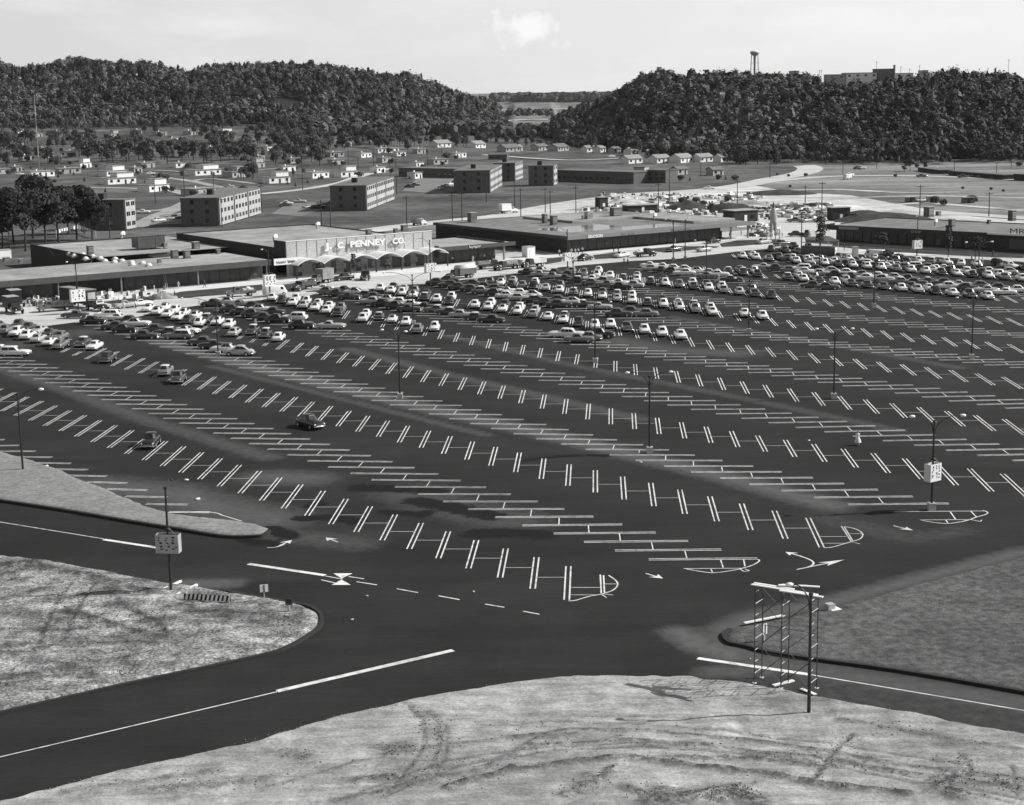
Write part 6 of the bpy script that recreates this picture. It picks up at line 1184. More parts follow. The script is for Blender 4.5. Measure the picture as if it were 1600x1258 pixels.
def longblock(u0, v0, u1, v1, hpx, dep, lab, m=None, name='long_building', nwin=12):
    A, B_ = hit(u0, v0), hit(u1, v1); d = B_ - A; d.z = 0; t_ = empty(name, A, math.atan2(d.y, d.x), lab, 'building'); h = hpx / ppm((A + B_) / 2); L_ = d.length
    b = MB(); b.box(0, L_, 0, dep, -1, h); b.build('wall', m or m_brickap, t_); b = MB(); b.box(-.3, L_ + .3, -.3, dep + .3, h, h + .3); b.build('roof', m_hroof, t_)
    for k in range(nwin):
        for z in ((.25, .6) if h > 5 else (.3,)): b = MB(); x = (k + .5) * L_ / nwin; b.box(x - L_ / nwin * .25, x + L_ / nwin * .25, -.05, -.005, h * z, h * (z + .22)); b.build('window', m_glass, t_)
    return t_
longblock(869.6, 283.5, 990, 287.5, 17, 12, 'long low brick building before the hillside houses', nwin=14)
longblock(623, 276, 726, 278.5, 13, 12, 'long low dark building left of the third apartment block', nwin=12)
longblock(1011, 285.5, 1040, 286.5, 19, 10, 'dark square brick block right of the long low building', nwin=3)
longblock(763, 249.5, 792, 249.5, 7, 8, 'low dark house roof above the third apartment block', nwin=3)
longblock(990, 271, 1007, 271, 9, 8, 'low dark house behind the long low building', m_houseg, nwin=2)
for u0, v0, u1, v1, hp, lab in [(1434, 268, 1468, 272.5, 5.5, 'leftmost of three long dark sheds on the right-hand field'), (1482, 274, 1567, 281, 6.5, 'middle and longest of three long dark sheds on the field'), (1584, 281.5, 1640, 285, 9, 'rightmost long dark shed cut by the picture edge')]: longblock(u0, v0, u1, v1, hp, 6, lab, m_brickd, 'long_shed', 8)
HA = R(46)
HOUSES = [(u_h, v_h, w_h, k_h) for u_h, v_h, w_h, k_h in [(40, 250, 16, 'f'), (60, 236, 12, 'f'), (150, 243, 14, 'f'), (200, 225, 14, 'f'), (228, 262, 26, 'f'), (270, 222, 14, 'f'), (282, 262, 24, 'f'), (330, 236, 14, 'g'), (380, 222, 16, 'f'), (400, 262, 26, 'f'), (418, 236, 14, 'f'), (448, 268, 26, 'f'), (470, 240, 18, 'f'), (498, 230, 16, 'f'), (540, 228, 16, 'f'), (600, 254, 22, 'g'), (624, 244, 18, 'f'), (30, 208, 12, 'f'), (90, 211, 14, 'f'), (215, 209, 12, 'f'), (130, 262, 24, 'f'), (655, 240, 18, 'f'), (590, 270, 22, 'f')]] + [(62, 276, 42, 'f'), (106, 271, 38, 'f'), (2, 272, 26, 'f'), (176, 275, 40, 'f'), (184, 287, 52, 'f'), (240, 299, 46, 'f'), (310, 305, 50, 'f'), (318, 273.5, 50, 'f'), (369, 277, 38, 'f'), (125, 214, 30, 'f'), (177, 215, 18, 'f'), (250, 212, 20, 'f'), (296, 211, 18, 'f'), (349, 212, 28, 'f'), (104, 244, 26, 'f'), (76, 246, 9, 'f'), (22, 227, 26, 'f'), (404, 251, 17, 'g'), (432, 286, 40, 'f'), (494, 278, 38, 'f'), (541, 276.5, 34, 'f'), (523, 245, 27, 'g'), (525, 257, 24, 'g'), (457, 255, 20, 'f'), (567, 246, 26, 'f'), (600, 238.5, 52, 'f'), (577, 221, 12, 'f'), (715, 246, 26, 'f'), (684, 256.5, 30, 'g'), (651, 262, 20, 'f'), (648, 279, 12, 'f'), (560, 300, 9, 'f'), (212, 270, 12, 'f'), (25, 268, 12, 'f'), (58, 214, 14, 'f')]
GABLES = [(688, 230, 30, 'w'), (744, 231, 28, 'w'), (795, 237, 34, 'g'), (807, 236, 14, 'w'), (843, 235, 27, 'g'), (872, 236, 34, 'g'), (920, 237.5, 20, 'w'), (937, 238, 8, 'w'), (960, 239, 19, 'g'), (989, 242, 27, 'w'), (1009, 244, 19, 'w'), (986, 255.5, 32, 'w'), (1030, 254.5, 31, 'w'), (1064, 254, 36, 'w'), (1097, 253, 31, 'w'), (1127, 253, 22, 'w'), (1061, 273, 24, 'g'), (1117, 274, 24, 'g'), (1070, 241, 20, 'g'), (1266, 246, 36, 'g'), (1315, 246, 22, 'g'), (1290, 246, 22, 'g')]
def house(u, v, wpx, kind, lab, grp):
    p = hit(u, v); k = ppm(p); W_ = max(5.5, min(17, wpx / k * .92)); D_ = max(5.0, W_ * .62) if kind in 'fg' else max(6, W_ * .7); h = 2.9; ang = HA + random.uniform(-.2, .2)
    t_ = empty('house', p, ang, lab, 'house', grp); wm = m_houseg if kind == 'g' else m_house
    b = MB(); b.box(-W_ / 2, W_ / 2, -D_ / 2, D_ / 2, -1.2, h); b.build('wall', wm, t_)
    if grp.startswith('flat'):
        b = MB(); b.box(-W_ / 2 - .35, W_ / 2 + .35, -D_ / 2 - .45, D_ / 2 + .35, h, h + .22); rf = b.build('roof', m_hroofl, t_)
        if random.random() < .4 and W_ > 8: b = MB(); b.box(-W_ * .1, W_ / 2 - .2, -D_ * .3, D_ / 2 - .2, h + .22, h + 2.4); up_ = b.build('upper_storey', wm, t_); b = MB(); b.box(-W_ * .1 - .3, W_ / 2 + .1, -D_ * .3 - .3, D_ / 2, h + 2.4, h + 2.6); b.build('upper_roof', m_hroofl, up_)
    else:
        b = MB(); e = .5; y0, y1, z0, z1 = -D_ / 2 - e, D_ / 2 + e, h - .15, h + D_ * .26
        b.add([(-W_ / 2 - e, y0, z0), (W_ / 2 + e, y0, z0), (W_ / 2 + e, 0, z1), (-W_ / 2 - e, 0, z1), (W_ / 2 + e, y1, z0), (-W_ / 2 - e, y1, z0)], [(0, 1, 2, 3), (3, 2, 4, 5)]); b.add([(-W_ / 2 - e, y0, z0 - .12), (W_ / 2 + e, y0, z0 - .12), (W_ / 2 + e, 0, z1 - .12), (-W_ / 2 - e, 0, z1 - .12), (W_ / 2 + e, y1, z0 - .12), (-W_ / 2 - e, y1, z0 - .12)], [(3, 2, 1, 0), (5, 4, 2, 3)]); rf = b.build('roof', m_hroofl if kind == 'w' else m_hroof, t_)
        b = MB()
        for x in (-W_ / 2, W_ / 2 - .02): b.add([(x, -D_ / 2, h - .02), (x, D_ / 2, h - .02), (x, 0, h + D_ * .25)], [(0, 1, 2)]); b.add([(x + .02, -D_ / 2, h - .02), (x + .02, D_ / 2, h - .02), (x + .02, 0, h + D_ * .25)], [(2, 1, 0)])
        b.build('gable', wm, t_)
    b = MB(); b.box(-W_ * .15, -W_ * .15 + .6, -.3, .3, h - .5, h + (1.1 if grp.startswith('flat') else D_ * .26 + .7)); b.build('chimney', m_house if grp.startswith('flat') else m_brick, rf)
    n = max(2, int(W_ / 3.2))
    for j in range(n):
        x = -W_ / 2 + (j + .5) * W_ / n
        if j == n // 2: b = MB(); b.box(x - .5, x + .5, -D_ / 2 - .05, -D_ / 2 - .005, 0, 2.1); b.build('door', m_brickd, t_)
        else: b = MB(); b.box(x - .7, x + .7, -D_ / 2 - .05, -D_ / 2 - .005, .95, 2.2); b.build('window', m_glass, t_)
    for y in (-D_ * .2, D_ * .2): b = MB(); b.box(W_ / 2 + .005, W_ / 2 + .05, y - .6, y + .6, 1.0, 2.2); b.build('window', m_glass, t_)
HOUSES = sorted((u, v, w1, 'g' if k == 'f' and random.random() < .3 else k) for u, v, w1, k in HOUSES)
for i, (u, v, w1, k) in enumerate(sorted(HOUSES)): house(u, v, w1, k, '%s of the flat-roofed houses on the left, counted from left' % ordn(i), 'flat-roofed houses at the left')
for i, (u, v, w1, k) in enumerate(sorted(GABLES)): house(u, v, w1, k, '%s of the pitched-roof houses under the ridges, counted from left' % ordn(i), 'pitched-roof houses under the ridges')
# buildings and tower on the right-hand ridge
def ridge_block(u0, u1, v0, v1, lab, m, D=1240, dep=15):
    A = Vector(tuple(ray(u0, v1) / ray(u0, v1)[1] * D)); B_ = Vector(tuple(ray(u1, v1) / ray(u1, v1)[1] * D)); A.z += H; B_.z += H
    t_ = empty('hilltop_building', A, math.atan2((B_ - A).y, (B_ - A).x), lab, 'building', 'buildings on the right-hand ridge'); h = (v1 - v0) / F * D; L_ = (B_ - A).length
    b = MB(); b.box(0, L_, 0, dep, -14, h); b.build('wall', m, t_); b = MB(); b.box(-.3, L_ + .3, -.3, dep + .3, h, h + .4); b.build('roof', m_hroof, t_)
    for k in range(max(2, int(L_ / 5))): b = MB(); x = (k + .5) * L_ / max(2, int(L_ / 5)); b.box(x - 1, x + 1, -.06, -.005, h * .35, h * .75); b.build('window', m_glass, t_)
ridge_block(1293, 1322, 117.5, 124, 'lowest pale building on the right-hand ridge', m_houseg); ridge_block(1321, 1372, 115, 123, 'long pale building on the right-hand ridge', m_house); ridge_block(1370, 1398, 109, 122, 'tallest block on the right-hand ridge', m_brick); ridge_block(1398, 1427, 115.5, 122, 'pale wing right of the tallest ridge block', m_house); ridge_block(1442, 1450, 111, 122, 'small square tower block on the right-hand ridge', m_houseg)
ridge_block(1238, 1248, 112, 122, 'small pale hut roof left of the ridge buildings', m_houseg)
o = empty('factory_chimney', Vector(tuple(ray(1397, 122) / ray(1397, 122)[1] * 1238)) + Vector((0, 0, H)), 0, 'chimney beside the tallest block on the ridge', 'chimney'); b = MB(); b.tube([(0, 0, -12), (0, 0, 9)], [1.0, .8], 10); b.build('stack', m_brick, o); b = MB(); b.tube([(0, 0, 9), (0, 0, 9.5)], .95, 10); b.build('rim', m_brickd, o)
for i, (u, vt, vb) in enumerate([(1280, 110, 124), (1283, 110, 124), (1369, 97, 122), (1407, 104, 124), (1436, 103, 124), (1482, 104, 126), (1543, 107, 126), (1575, 94, 126), (1421, 108, 124), (1472, 113, 124)]):
    p = Vector(tuple(ray(u, vb) / ray(u, vb)[1] * 1245)) + Vector((0, 0, H)); o = empty('ridge_pole', p, 0, '%s of the thin poles on the right-hand ridge from left' % ordn(sorted([1280, 1283, 1369, 1407, 1436, 1482, 1543, 1575, 1421, 1472]).index(u)), 'pole', 'thin poles on the right-hand ridge'); b = MB(); hh = (vb - vt) / F * 1245; b.tube([(0, 0, -12), (0, 0, hh)], .16, 5); b.build('mast', m_greymetal, o); b = MB(); b.box(-.9, .9, -.08, .08, hh - .7, hh - .5); b.build('crossarm', m_greymetal, o)
D = 1230; p0 = Vector(tuple(ray(1179, 113) / ray(1179, 113)[1] * D)) + Vector((0, 0, H)); o = empty('water_tower', p0, 0, 'white and grey water tower on legs above the right-hand ridge', 'water tower'); k = D / F
b = MB(); b.tube([(0, 0, 10.5 * k * 1.0 + 1.2), (0, 0, 14 * k), (0, 0, 24.0 * k), (0, 0, 27.5 * k), (0, 0, 31 * k), (0, 0, 33 * k)], [.9, .9, .9, 3.3, 3.4, .4], 16); b.build('tank', m_sheet, o)
b = MB(); b.tube([(0, 0, 30.6 * k), (0, 0, 32.0 * k), (0, 0, 33.4 * k)], [3.45, 2.6, .2], 16); b.build('tank_roof', m_white, o)
b = MB(); b.tube([(0, 0, -10), (0, 0, 26 * k)], .75, 8); b.build('riser', m_greymetal, o)
for a in (.6, 2.17, 3.74, 5.31): b = MB(); b.tube([(math.cos(a) * 4.6, math.sin(a) * 4.6, -10), (math.cos(a) * 3.2, math.sin(a) * 3.2, 28 * k)], .2, 6); b.build('leg', m_greymetal, o)
for z in (4, 14): 
    b = MB(); pts = [(math.cos(a) * 4.0, math.sin(a) * 4.0, z * k) for a in (.6, 2.17, 3.74, 5.31, 6.88)]; b.tube(pts, .09, 4); b.build('tie_ring', m_greymetal, o)
p0 = Vector(tuple(ray(1030, 118) / ray(1030, 118)[1] * 1300)) + Vector((0, 0, H)); o = empty('lookout_tower', p0, .3, 'small lookout tower among trees on the ridge left of the water tower', 'tower')
for a in (.8, 2.37, 3.94, 5.51): b = MB(); b.tube([(math.cos(a) * 2, math.sin(a) * 2, -12), (math.cos(a) * 1.2, math.sin(a) * 1.2, 4)], .16, 5); b.build('leg', m_greymetal, o)
b = MB(); b.box(-1.4, 1.4, -1.4, 1.4, 4, 6.2); b.build('cabin', m_houseg, o); b = MB(); b.box(-1.7, 1.7, -1.7, 1.7, 6.2, 6.5); b.build('roof', m_hroof, o)
# ================================================================== TREES
def crown_mesh(name, seed, n, rx, rz, zc, leaf, shape='round', lo=.2, hi=1.0):
    r = np.random.default_rng(seed); lobes = []
    for i in range(9 if shape == 'round' else 7):
        if shape == 'round': a = r.uniform(0, 6.283); q = r.uniform(.15, .62); lobes.append((math.cos(a) * q * rx, math.sin(a) * q * rx, zc + r.uniform(-.6, .75) * rz, r.uniform(.38, .58) * rx))
        elif shape == 'cone': t_ = i / 6; lobes.append((r.normal() * .08 * rx, r.normal() * .08 * rx, zc - rz + 2 * rz * t_, rx * (1.0 - .85 * t_)))
        else: t_ = i / 6; lobes.append((r.normal() * .15 * rx, r.normal() * .15 * rx, zc - rz * .8 + 1.6 * rz * t_, rx * .75 * (1 - .35 * abs(t_ - .45))))
    lobes = np.array(lobes); tone = r.uniform(.2, .85, len(lobes)); w_ = lobes[:, 3] ** 2; pick = r.choice(len(lobes), n, p=w_ / w_.sum())
    d = r.normal(size=(n, 3)); d /= np.linalg.norm(d, axis=1)[:, None]; d[:, 2] = np.where(d[:, 2] < -.35, -d[:, 2], d[:, 2]); rad = r.uniform(.72, 1.05, n) ** .8
    L = lobes[pick]; c = L[:, :3] + d * (L[:, 3] * rad)[:, None] * np.array([1, 1, .82 if shape != 'cone' else .6])
    nn_ = d + r.normal(size=(n, 3)) * .45; nn_ /= np.linalg.norm(nn_, axis=1)[:, None]
    a = np.cross(nn_, r.normal(size=(n, 3))); a /= np.linalg.norm(a, axis=1)[:, None]; b_ = np.cross(nn_, a); s_ = leaf * r.uniform(.6, 1.35, n)[:, None]; k = r.uniform(.5, .9, n)[:, None]
    V = np.stack([c - a * s_ - b_ * s_ * .2, c + b_ * s_ * k * -.9, c + a * s_ + b_ * s_ * .15, c + b_ * s_ * k], 1).reshape(-1, 3)
    f = np.arange(n * 4).reshape(n, 4); me = bpy.data.meshes.new(name); me.from_pydata(V.tolist(), [], f.tolist()); t_ = np.clip(tone[pick] + r.normal(size=n) * .16, 0, 1) * (hi - lo) + lo
    at_ = me.attributes.new('tone', 'FLOAT', 'FACE'); at_.data.foreach_set('value', t_.astype(np.float32)); me.materials.append(m_leaf); me.update(); return me
def trunk_mesh(name, h, r0, seed, rx):
    r = random.Random(seed); b = MB(); b.tube([(0, 0, -.4), (.02 * h, 0, h * .35), (-.01 * h, .02 * h, h * .62), (0, 0, h * .85)], [r0 * 1.2, r0 * .85, r0 * .55, r0 * .25], 7)
    for i in range(5): a = r.uniform(0, 6.28); z = h * r.uniform(.34, .6); b.tube([(0, 0, z), (math.cos(a) * rx * .35, math.sin(a) * rx * .35, z + h * .14), (math.cos(a) * rx * .62, math.sin(a) * rx * .62, z + h * .24)], [r0 * .42, r0 * .28, r0 * .12], 5)
    return b.mesh(name, [m_trunk])
KT = {}
for i in range(4): KT['round%d' % i] = (crown_mesh('crown', 20 + i, 760, 4.6, 4.3, 6.5, .5), trunk_mesh('trunk', 9.5, .26, i, 4.2))
for i in range(2): KT['tall%d' % i] = (crown_mesh('crown', 40 + i, 620, 3.3, 5.8, 8.0, .5, 'tall'), trunk_mesh('trunk', 12, .26, i, 3))
for i in range(2): KT['cone%d' % i] = (crown_mesh('crown', 50 + i, 380, 2.6, 5.0, 6.4, .5, 'cone', .05, .55), trunk_mesh('trunk', 9, .2, i, 1))
for i in range(3):
    KT['big%d' % i] = (crown_mesh('crown', 60 + i, 2600, 4.6, 4.4, 7.0, .34), trunk_mesh('trunk', 9.5, .2, i, 4.2)); KT['big%d' % i][0].materials[0] = m_leafd
KT['young0'] = (crown_mesh('crown', 70, 520, 1.9, 2.2, 4.2, .22, 'round', .1, .7), trunk_mesh('trunk', 5.2, .09, 1, 1.4)); KT['young1'] = (crown_mesh('crown', 71, 420, 1.2, 2.4, 4.0, .22, 'tall', .2, .8), trunk_mesh('trunk', 5.2, .08, 2, 1.0))
KT['bush0'] = (crown_mesh('crown', 80, 300, 2.0, 1.0, 1.0, .4), trunk_mesh('trunk', 1.4, .1, 3, 1.4))
def tree(u, v, hpx, kind, lab, grp, name='tree', loc=None, cat='tree'):
    p = loc if loc is not None else (hit(u, v) if v < 330 else at(u, v)); c_, t_m = KT[kind]; top = {'r': 10.9, 't': 13.4, 'c': 11.4, 'b': 11.2, 'y': 6.5}[kind[0]] if kind[:4] != 'bush' else 2.0
    s_ = hpx / ppm(p) / top; o = empty(name, p, random.uniform(0, 6.28), lab, cat, grp); o.scale = (s_ * random.uniform(.9, 1.15), s_ * random.uniform(.9, 1.15), s_)
    for nm, me_ in (('crown', c_), ('trunk', t_m)): q = bpy.data.objects.new(nm, me_); C.objects.link(q); q.parent = o
    return o
BIG = [(12, 392, 92, 'big0'), (48, 392, 100, 'big1'), (80, 385, 96, 'big2'), (60, 372, 98, 'big0'), (100, 378, 88, 'big1'), (30, 380, 90, 'big2'), (128, 374, 84, 'big0'), (152, 374, 76, 'big1'), (115, 366, 72, 'big2'), (-8, 384, 88, 'big1'), (140, 364, 62, 'big0')]
for i, (u, v, h_, k) in enumerate(sorted(BIG)): tree(u - 8, v, h_ * .9, k, '%s from left of the big dark trees at the left edge' % ordn(i), 'big trees at the left edge')
for i, (u, v, h_, k) in enumerate([(1379, 402, 52, 'young0'), (1481, 404, 52, 'young1'), (1524, 408, 54, 'young0'), (1282, 392, 54, 'young1')]): tree(u, v, h_, k, ['round young tree left of the pale board', 'slim young tree below the dark roof vent', 'widest young tree right before the right-hand store', 'young tree by the corner of the right-hand store'][i], 'young trees by the stores', 'young_tree')
for i, (u, v, h_, k) in enumerate([(502, 441, 42, 'young0'), (553, 432, 36, 'young1'), (683, 414, 30, 'young1')]): tree(u, v, h_, k, ['young tree before the first arch', 'thin young tree before the third arch', 'small young tree at the right end of the arches'][i], 'young trees by the stores', 'young_tree')
rt = random.Random(21); MID = []
def band(u0, u1, v0, v1, n, h0, h1, kinds):
    for _ in range(n): MID.append((rt.uniform(u0, u1), rt.uniform(v0, v1), rt.uniform(h0, h1), rt.choice(kinds)))
RND = ['round0', 'round1', 'round2', 'round3', 'tall0', 'cone0']
band(-20, 110, 222, 232, 18, 18, 27, RND); band(120, 400, 240, 258, 40, 22, 34, ['round0', 'round1', 'round2', 'round3', 'tall1']); band(-20, 110, 246, 262, 10, 18, 28, RND); band(200, 480, 206, 216, 24, 12, 20, RND + ['cone1', 'cone0'])
band(400, 660, 222, 234, 36, 16, 27, RND); band(430, 520, 236, 262, 11, 20, 30, ['round0', 'round2', 'round1']); band(400, 660, 206, 224, 34, 14, 24, RND); band(640, 800, 222, 230, 22, 12, 20, RND); band(790, 990, 227, 234, 26, 12, 20, RND + ['cone0', 'cone1']); band(985, 1110, 236, 246, 12, 16, 24, RND); band(1130, 1240, 244, 258, 26, 18, 30, RND + ['cone0', 'cone1']); band(380, 400, 268, 282, 4, 20, 28, ['round1', 'round3']); band(270, 480, 272, 280, 6, 8, 14, RND)
def clump(u, v, n, su, sv, h0, h1, kinds):
    for _ in range(n): MID.append((rt.gauss(u, su), min(max(rt.gauss(v, sv), 203), 262), rt.uniform(h0, h1), rt.choice(kinds)))
for u, v, n in [(135, 228, 9), (215, 236, 8), (285, 250, 8), (360, 236, 9), (330, 226, 6), (440, 214, 10), (480, 232, 9), (420, 246, 7), (560, 228, 7), (620, 220, 8), (30, 240, 8), (80, 206, 8), (10, 212, 6), (470, 252, 6), (720, 225, 6), (900, 232, 6)]: clump(u, v, n, 16, 5, 13, 26, RND)
MID += [(1422, 268, 20, 'round1'), (1445, 266, 14, 'round2'), (1413, 269, 12, 'round0'), (656, 229, 14, 'round2'), (165, 301, 9, 'cone0'), (227, 286, 8, 'cone1'), (132, 284, 9, 'cone1'), (310, 303, 10, 'cone0'), (462, 292, 8, 'cone0'), (1556, 126, 16, 'round1')]
MID.sort()
for i, (u, v, h_, k) in enumerate(MID): tree(u, v, h_, k, '%s from left of the mid-distance trees among the housing' % ordn(i), 'mid-distance trees among the housing', 'pine_tree' if k[0] == 'c' else 'tree')
BU = [(u + rt.uniform(-.7, .7) * w1, v + rt.uniform(-1, 3), rt.uniform(4, 10)) for u, v, w1, k in HOUSES for _ in range(2)] + [(rt.uniform(20, 640), rt.uniform(226, 292), rt.uniform(4, 8)) for _ in range(44)] + [(rt.uniform(1180, 1600), rt.uniform(252, 300), rt.uniform(3, 6)) for _ in range(14)] + [(1050, 283, 8), (1064, 282, 7), (1078, 283, 8), (1122, 281, 7), (1134, 281, 8), (1148, 282, 7), (1066, 320, 9), (1086, 318, 8), (1100, 322, 7), (1136, 316, 8), (1462, 318, 10), (1474, 321, 8), (1520, 317, 10), (1336, 344, 9), (1384, 405, 12), (1405, 408, 10), (1556, 415, 10), (1052, 330, 7), (1112, 330, 9)]
for i, (u, v, h_) in enumerate(sorted(BU)): tree(u, v, h_, 'bush0' if h_ < 7.5 or v > 300 else 'cone1', '%s from left of the dark low shrubs' % ordn(i), 'dark low shrubs', 'shrub', None, 'shrub')
# ---- woods on the two ridges: thousands of crowns that read as one mass
def wood(name, us, n, seed, label, dens=None, fr=(-20, 60), sc=1.0):
    r = np.random.default_rng(seed); V = []; T = []; cnt = 0
    us_ = r.uniform(us[0], us[1], n * 2); 
    df = np.interp(us_, _U, _DF); dt = np.interp(us_, _U, _DT); D = df + fr[0] + (dt + fr[1] - df - fr[0]) * r.random(n * 2) ** .9
    zt = np.interp(us_, _U, _ZT); ok = zt > 3
    us_, D = us_[ok][:n], D[ok][:n]; x = (us_ - CX) / (F * 1.018) * D; XY = np.stack([x, D], 1); gap = vnoise(XY, 34, seed + 7); kp = (gap > .16) & ~((us_ > 1286) & (us_ < 1432) & (D > np.interp(us_, _U, _DT) - 18)); us_, D, x, XY = us_[kp], D[kp], x[kp], XY[kp]; z = terrain(x, D); n = len(x); pt = (vnoise(XY, 75, seed + 3) - .5) * .42 + (vnoise(XY, 26, seed + 4) - .5) * .3; ps = .78 + .5 * vnoise(XY, 48, seed + 5); ps = ps * np.clip(.5 + (D - np.interp(us_, _U, _DF) - fr[0]) / 130, .5, 1)
    order = np.argsort(D); ks = r.choice(4, n, p=[.5, .22, .12, .16])
    for kind in range(4):
        m = ks == kind; c = int(m.sum()); 
        if not c: continue
        q = 110; hgt = (6.0 + 11.5 * r.beta(1.9, 1.9, c)) * ps[m] * sc * [1, 1.12, 1.05, .8][kind]; rad = hgt * r.uniform(.20, .36, c) * [1, .72, .55, 1.15][kind]
        d = r.normal(size=(c, q, 3)); d /= np.linalg.norm(d, axis=2)[..., None]; d[..., 2] = np.abs(d[..., 2]) * np.where(r.random((c, q)) < .75, 1, -1)
        t_ = d[..., 2:3]
        if kind == 2: u_ = r.random((c, q, 1)); pos = np.concatenate([d[..., :2] * (1.05 - u_), u_ * 2 - 1], 2)
        else: pos = d * (r.uniform(.7, 1.06, (c, q, 1))); lob = np.sin(d[..., :1] * 4 + r.uniform(0, 6, (c, 1, 1))) * np.cos(d[..., 1:2] * 4 + r.uniform(0, 6, (c, 1, 1))); pos = pos * (1 + .22 * lob)
        half = np.stack([rad, rad, hgt * .36], 1)[:, None, :]; cen = np.stack([x[m], D[m], z[m] + hgt * .60], 1)[:, None, :]
        core = np.arange(q) < 34; pos = np.where(core[None, :, None], pos * .8, pos); P_ = cen + pos * half; nn_ = d + r.normal(size=d.shape) * np.where(core, .12, .36)[None, :, None]; nn_ /= np.linalg.norm(nn_, axis=2)[..., None]
        a = np.cross(nn_, r.normal(size=d.shape)); a /= np.linalg.norm(a, axis=2)[..., None]; b_ = np.cross(nn_, a); s_ = (hgt[:, None, None] * .044) * r.uniform(.6, 1.5, (c, q, 1)) * np.where(core, 2.3, 1.0)[None, :, None]
        quad = np.stack([P_ - a * s_, P_ - b_ * s_ * .8, P_ + a * s_, P_ + b_ * s_ * .8], 2).reshape(-1, 3); V.append(quad)
        tn = np.clip(r.beta(1.7, 2.8, (c, 1)) + pt[m][:, None] + r.normal(size=(c, q)) * .10, 0, 1) * [1, .9, .45, 1.15][kind]; T.append(tn.reshape(-1))
    V = np.concatenate(V); T = np.concatenate(T); nf = len(T)
    me = bpy.data.meshes.new(name); me.vertices.add(len(V)); me.vertices.foreach_set('co', V.astype(np.float32).ravel()); me.loops.add(nf * 4); me.loops.foreach_set('vertex_index', np.arange(nf * 4, dtype=np.int32)); me.polygons.add(nf); me.polygons.foreach_set('loop_start', np.arange(0, nf * 4, 4, dtype=np.int32)); me.update(calc_edges=True)
    a = me.attributes.new('tone', 'FLOAT', 'FACE'); a.data.foreach_set('value', T.astype(np.float32)); me.materials.append(m_leafw)
    o = bpy.data.objects.new(name, me); C.objects.link(o); return tag(o, label, 'woodland', kind='stuff')
m_leafw = leafmat('woodland_foliage', 0.026, 0.20)
wood('woodland', (-250, 788), 10500, 1, 'dark mixed woodland covering the left ridge', None, (-130, 60), .98); wood('woodland', (858, 1850), 10500, 2, 'dark mixed woodland covering the right ridge under the water tower', None, (-75, 60), .92)
# far tree lines in the gap
def treeline(us, vs_, n, seed, hgt, lab):
    r = np.random.default_rng(seed); V = []; T = []
    for _ in range(n):
        u = r.uniform(*us); v = r.uniform(*vs_); p = hit(u, v); c = 26; d = r.normal(size=(c, 3)); d /= np.linalg.norm(d, axis=1)[:, None]; hh = hgt * r.uniform(.7, 1.3); P_ = np.array(p) + np.array([0, 0, hh * .5]) + d * np.array([hh * .42, hh * .42, hh * .5])
        a = np.cross(d, r.normal(size=(c, 3))); a /= np.linalg.norm(a, axis=1)[:, None]; b_ = np.cross(d, a); s_ = hh * .24; V.append(np.stack([P_ - a * s_, P_ - b_ * s_, P_ + a * s_, P_ + b_ * s_], 1).reshape(-1, 3)); T.append(np.clip(r.beta(2, 4) + r.normal(size=c) * .1, 0, 1))
    V = np.concatenate(V); T = np.concatenate(T); me = bpy.data.meshes.new('far_woodland'); me.from_pydata(V.tolist(), [], np.arange(len(V)).reshape(-1, 4).tolist()); a = me.attributes.new('tone', 'FLOAT', 'FACE'); a.data.foreach_set('value', T.astype(np.float32)); me.materials.append(m_leafw); o = bpy.data.objects.new('far_woodland', me); C.objects.link(o); tag(o, lab, 'woodland', kind='stuff')
treeline((768, 965), (157, 160), 420, 5, 22, 'far dark line of trees closing the gap between the ridges'); treeline((785, 905), (178, 182), 46, 6, 9, 'broken line of trees on the far fields in the gap'); treeline((775, 900), (207, 217), 90, 7, 8, 'woodland on the floor of the gap between the ridges'); treeline((480, 790), (203, 213), 300, 8, 10, 'woodland edge below the right end of the left ridge')
# ================================================================== YARD: spoil heaps, stacked materials, huts
def mound(u, v, rx, ry, h, lab, m):
    r = np.random.default_rng(int(u)); n = 20; g = np.linspace(-1, 1, n); GX, GY = np.meshgrid(g, g); z = np.maximum(0, 1 - (GX ** 2 + GY ** 2)) ** .8 * h * (0.75 + .5 * vnoise(np.stack([GX.ravel() * 3, GY.ravel() * 3], 1), 1.0, int(u)).reshape(GX.shape)) - .1
    me = bpy.data.meshes.new('spoil_heap'); ids = np.arange(n * n).reshape(n, n); me.from_pydata(np.stack([GX.ravel() * rx, GY.ravel() * ry, z.ravel()], 1).tolist(), [], np.stack([ids[:-1, :-1], ids[:-1, 1:], ids[1:, 1:], ids[1:, :-1]], -1).reshape(-1, 4).tolist()); me.materials.append(m); me.polygons.foreach_set('use_smooth', [True] * len(me.polygons))
    o = bpy.data.objects.new('spoil_heap', me); C.objects.link(o); o.location = at(u, v); tag(o, lab, 'spoil heap', 'heaps of earth in the yard')
for u, v, rx, ry, h, m, lab in [(1140, 330, 9, 8, 3.0, m_soil, 'dark heap of earth behind the brick store end'), (1075, 326, 8, 9, 2.6, m_soil, 'dark heap of earth in the yard middle'), (1165, 322, 9, 8, 2.0, m_yard, 'pale heap of earth right of the yard middle'), (1380, 344, 16, 9, 2.2, m_soil, 'long dark bank behind the right-hand store'), (1345, 337, 10, 8, 1.6, m_soil, 'dark bank left of the long bank'), (255, 466, 3.2, 2.2, 1.5, m_shopw, 'heap of sand in the left planting bed'), (1220, 303, 14, 9, 1.6, m_soil, 'low dark heap by the dirt road bend'), (980, 318, 8, 8, 1.8, m_yard, 'pale heap at the left of the yard')]: mound(u, v, rx, ry, h, lab, m)
r_ = random.Random(31); b = MB()
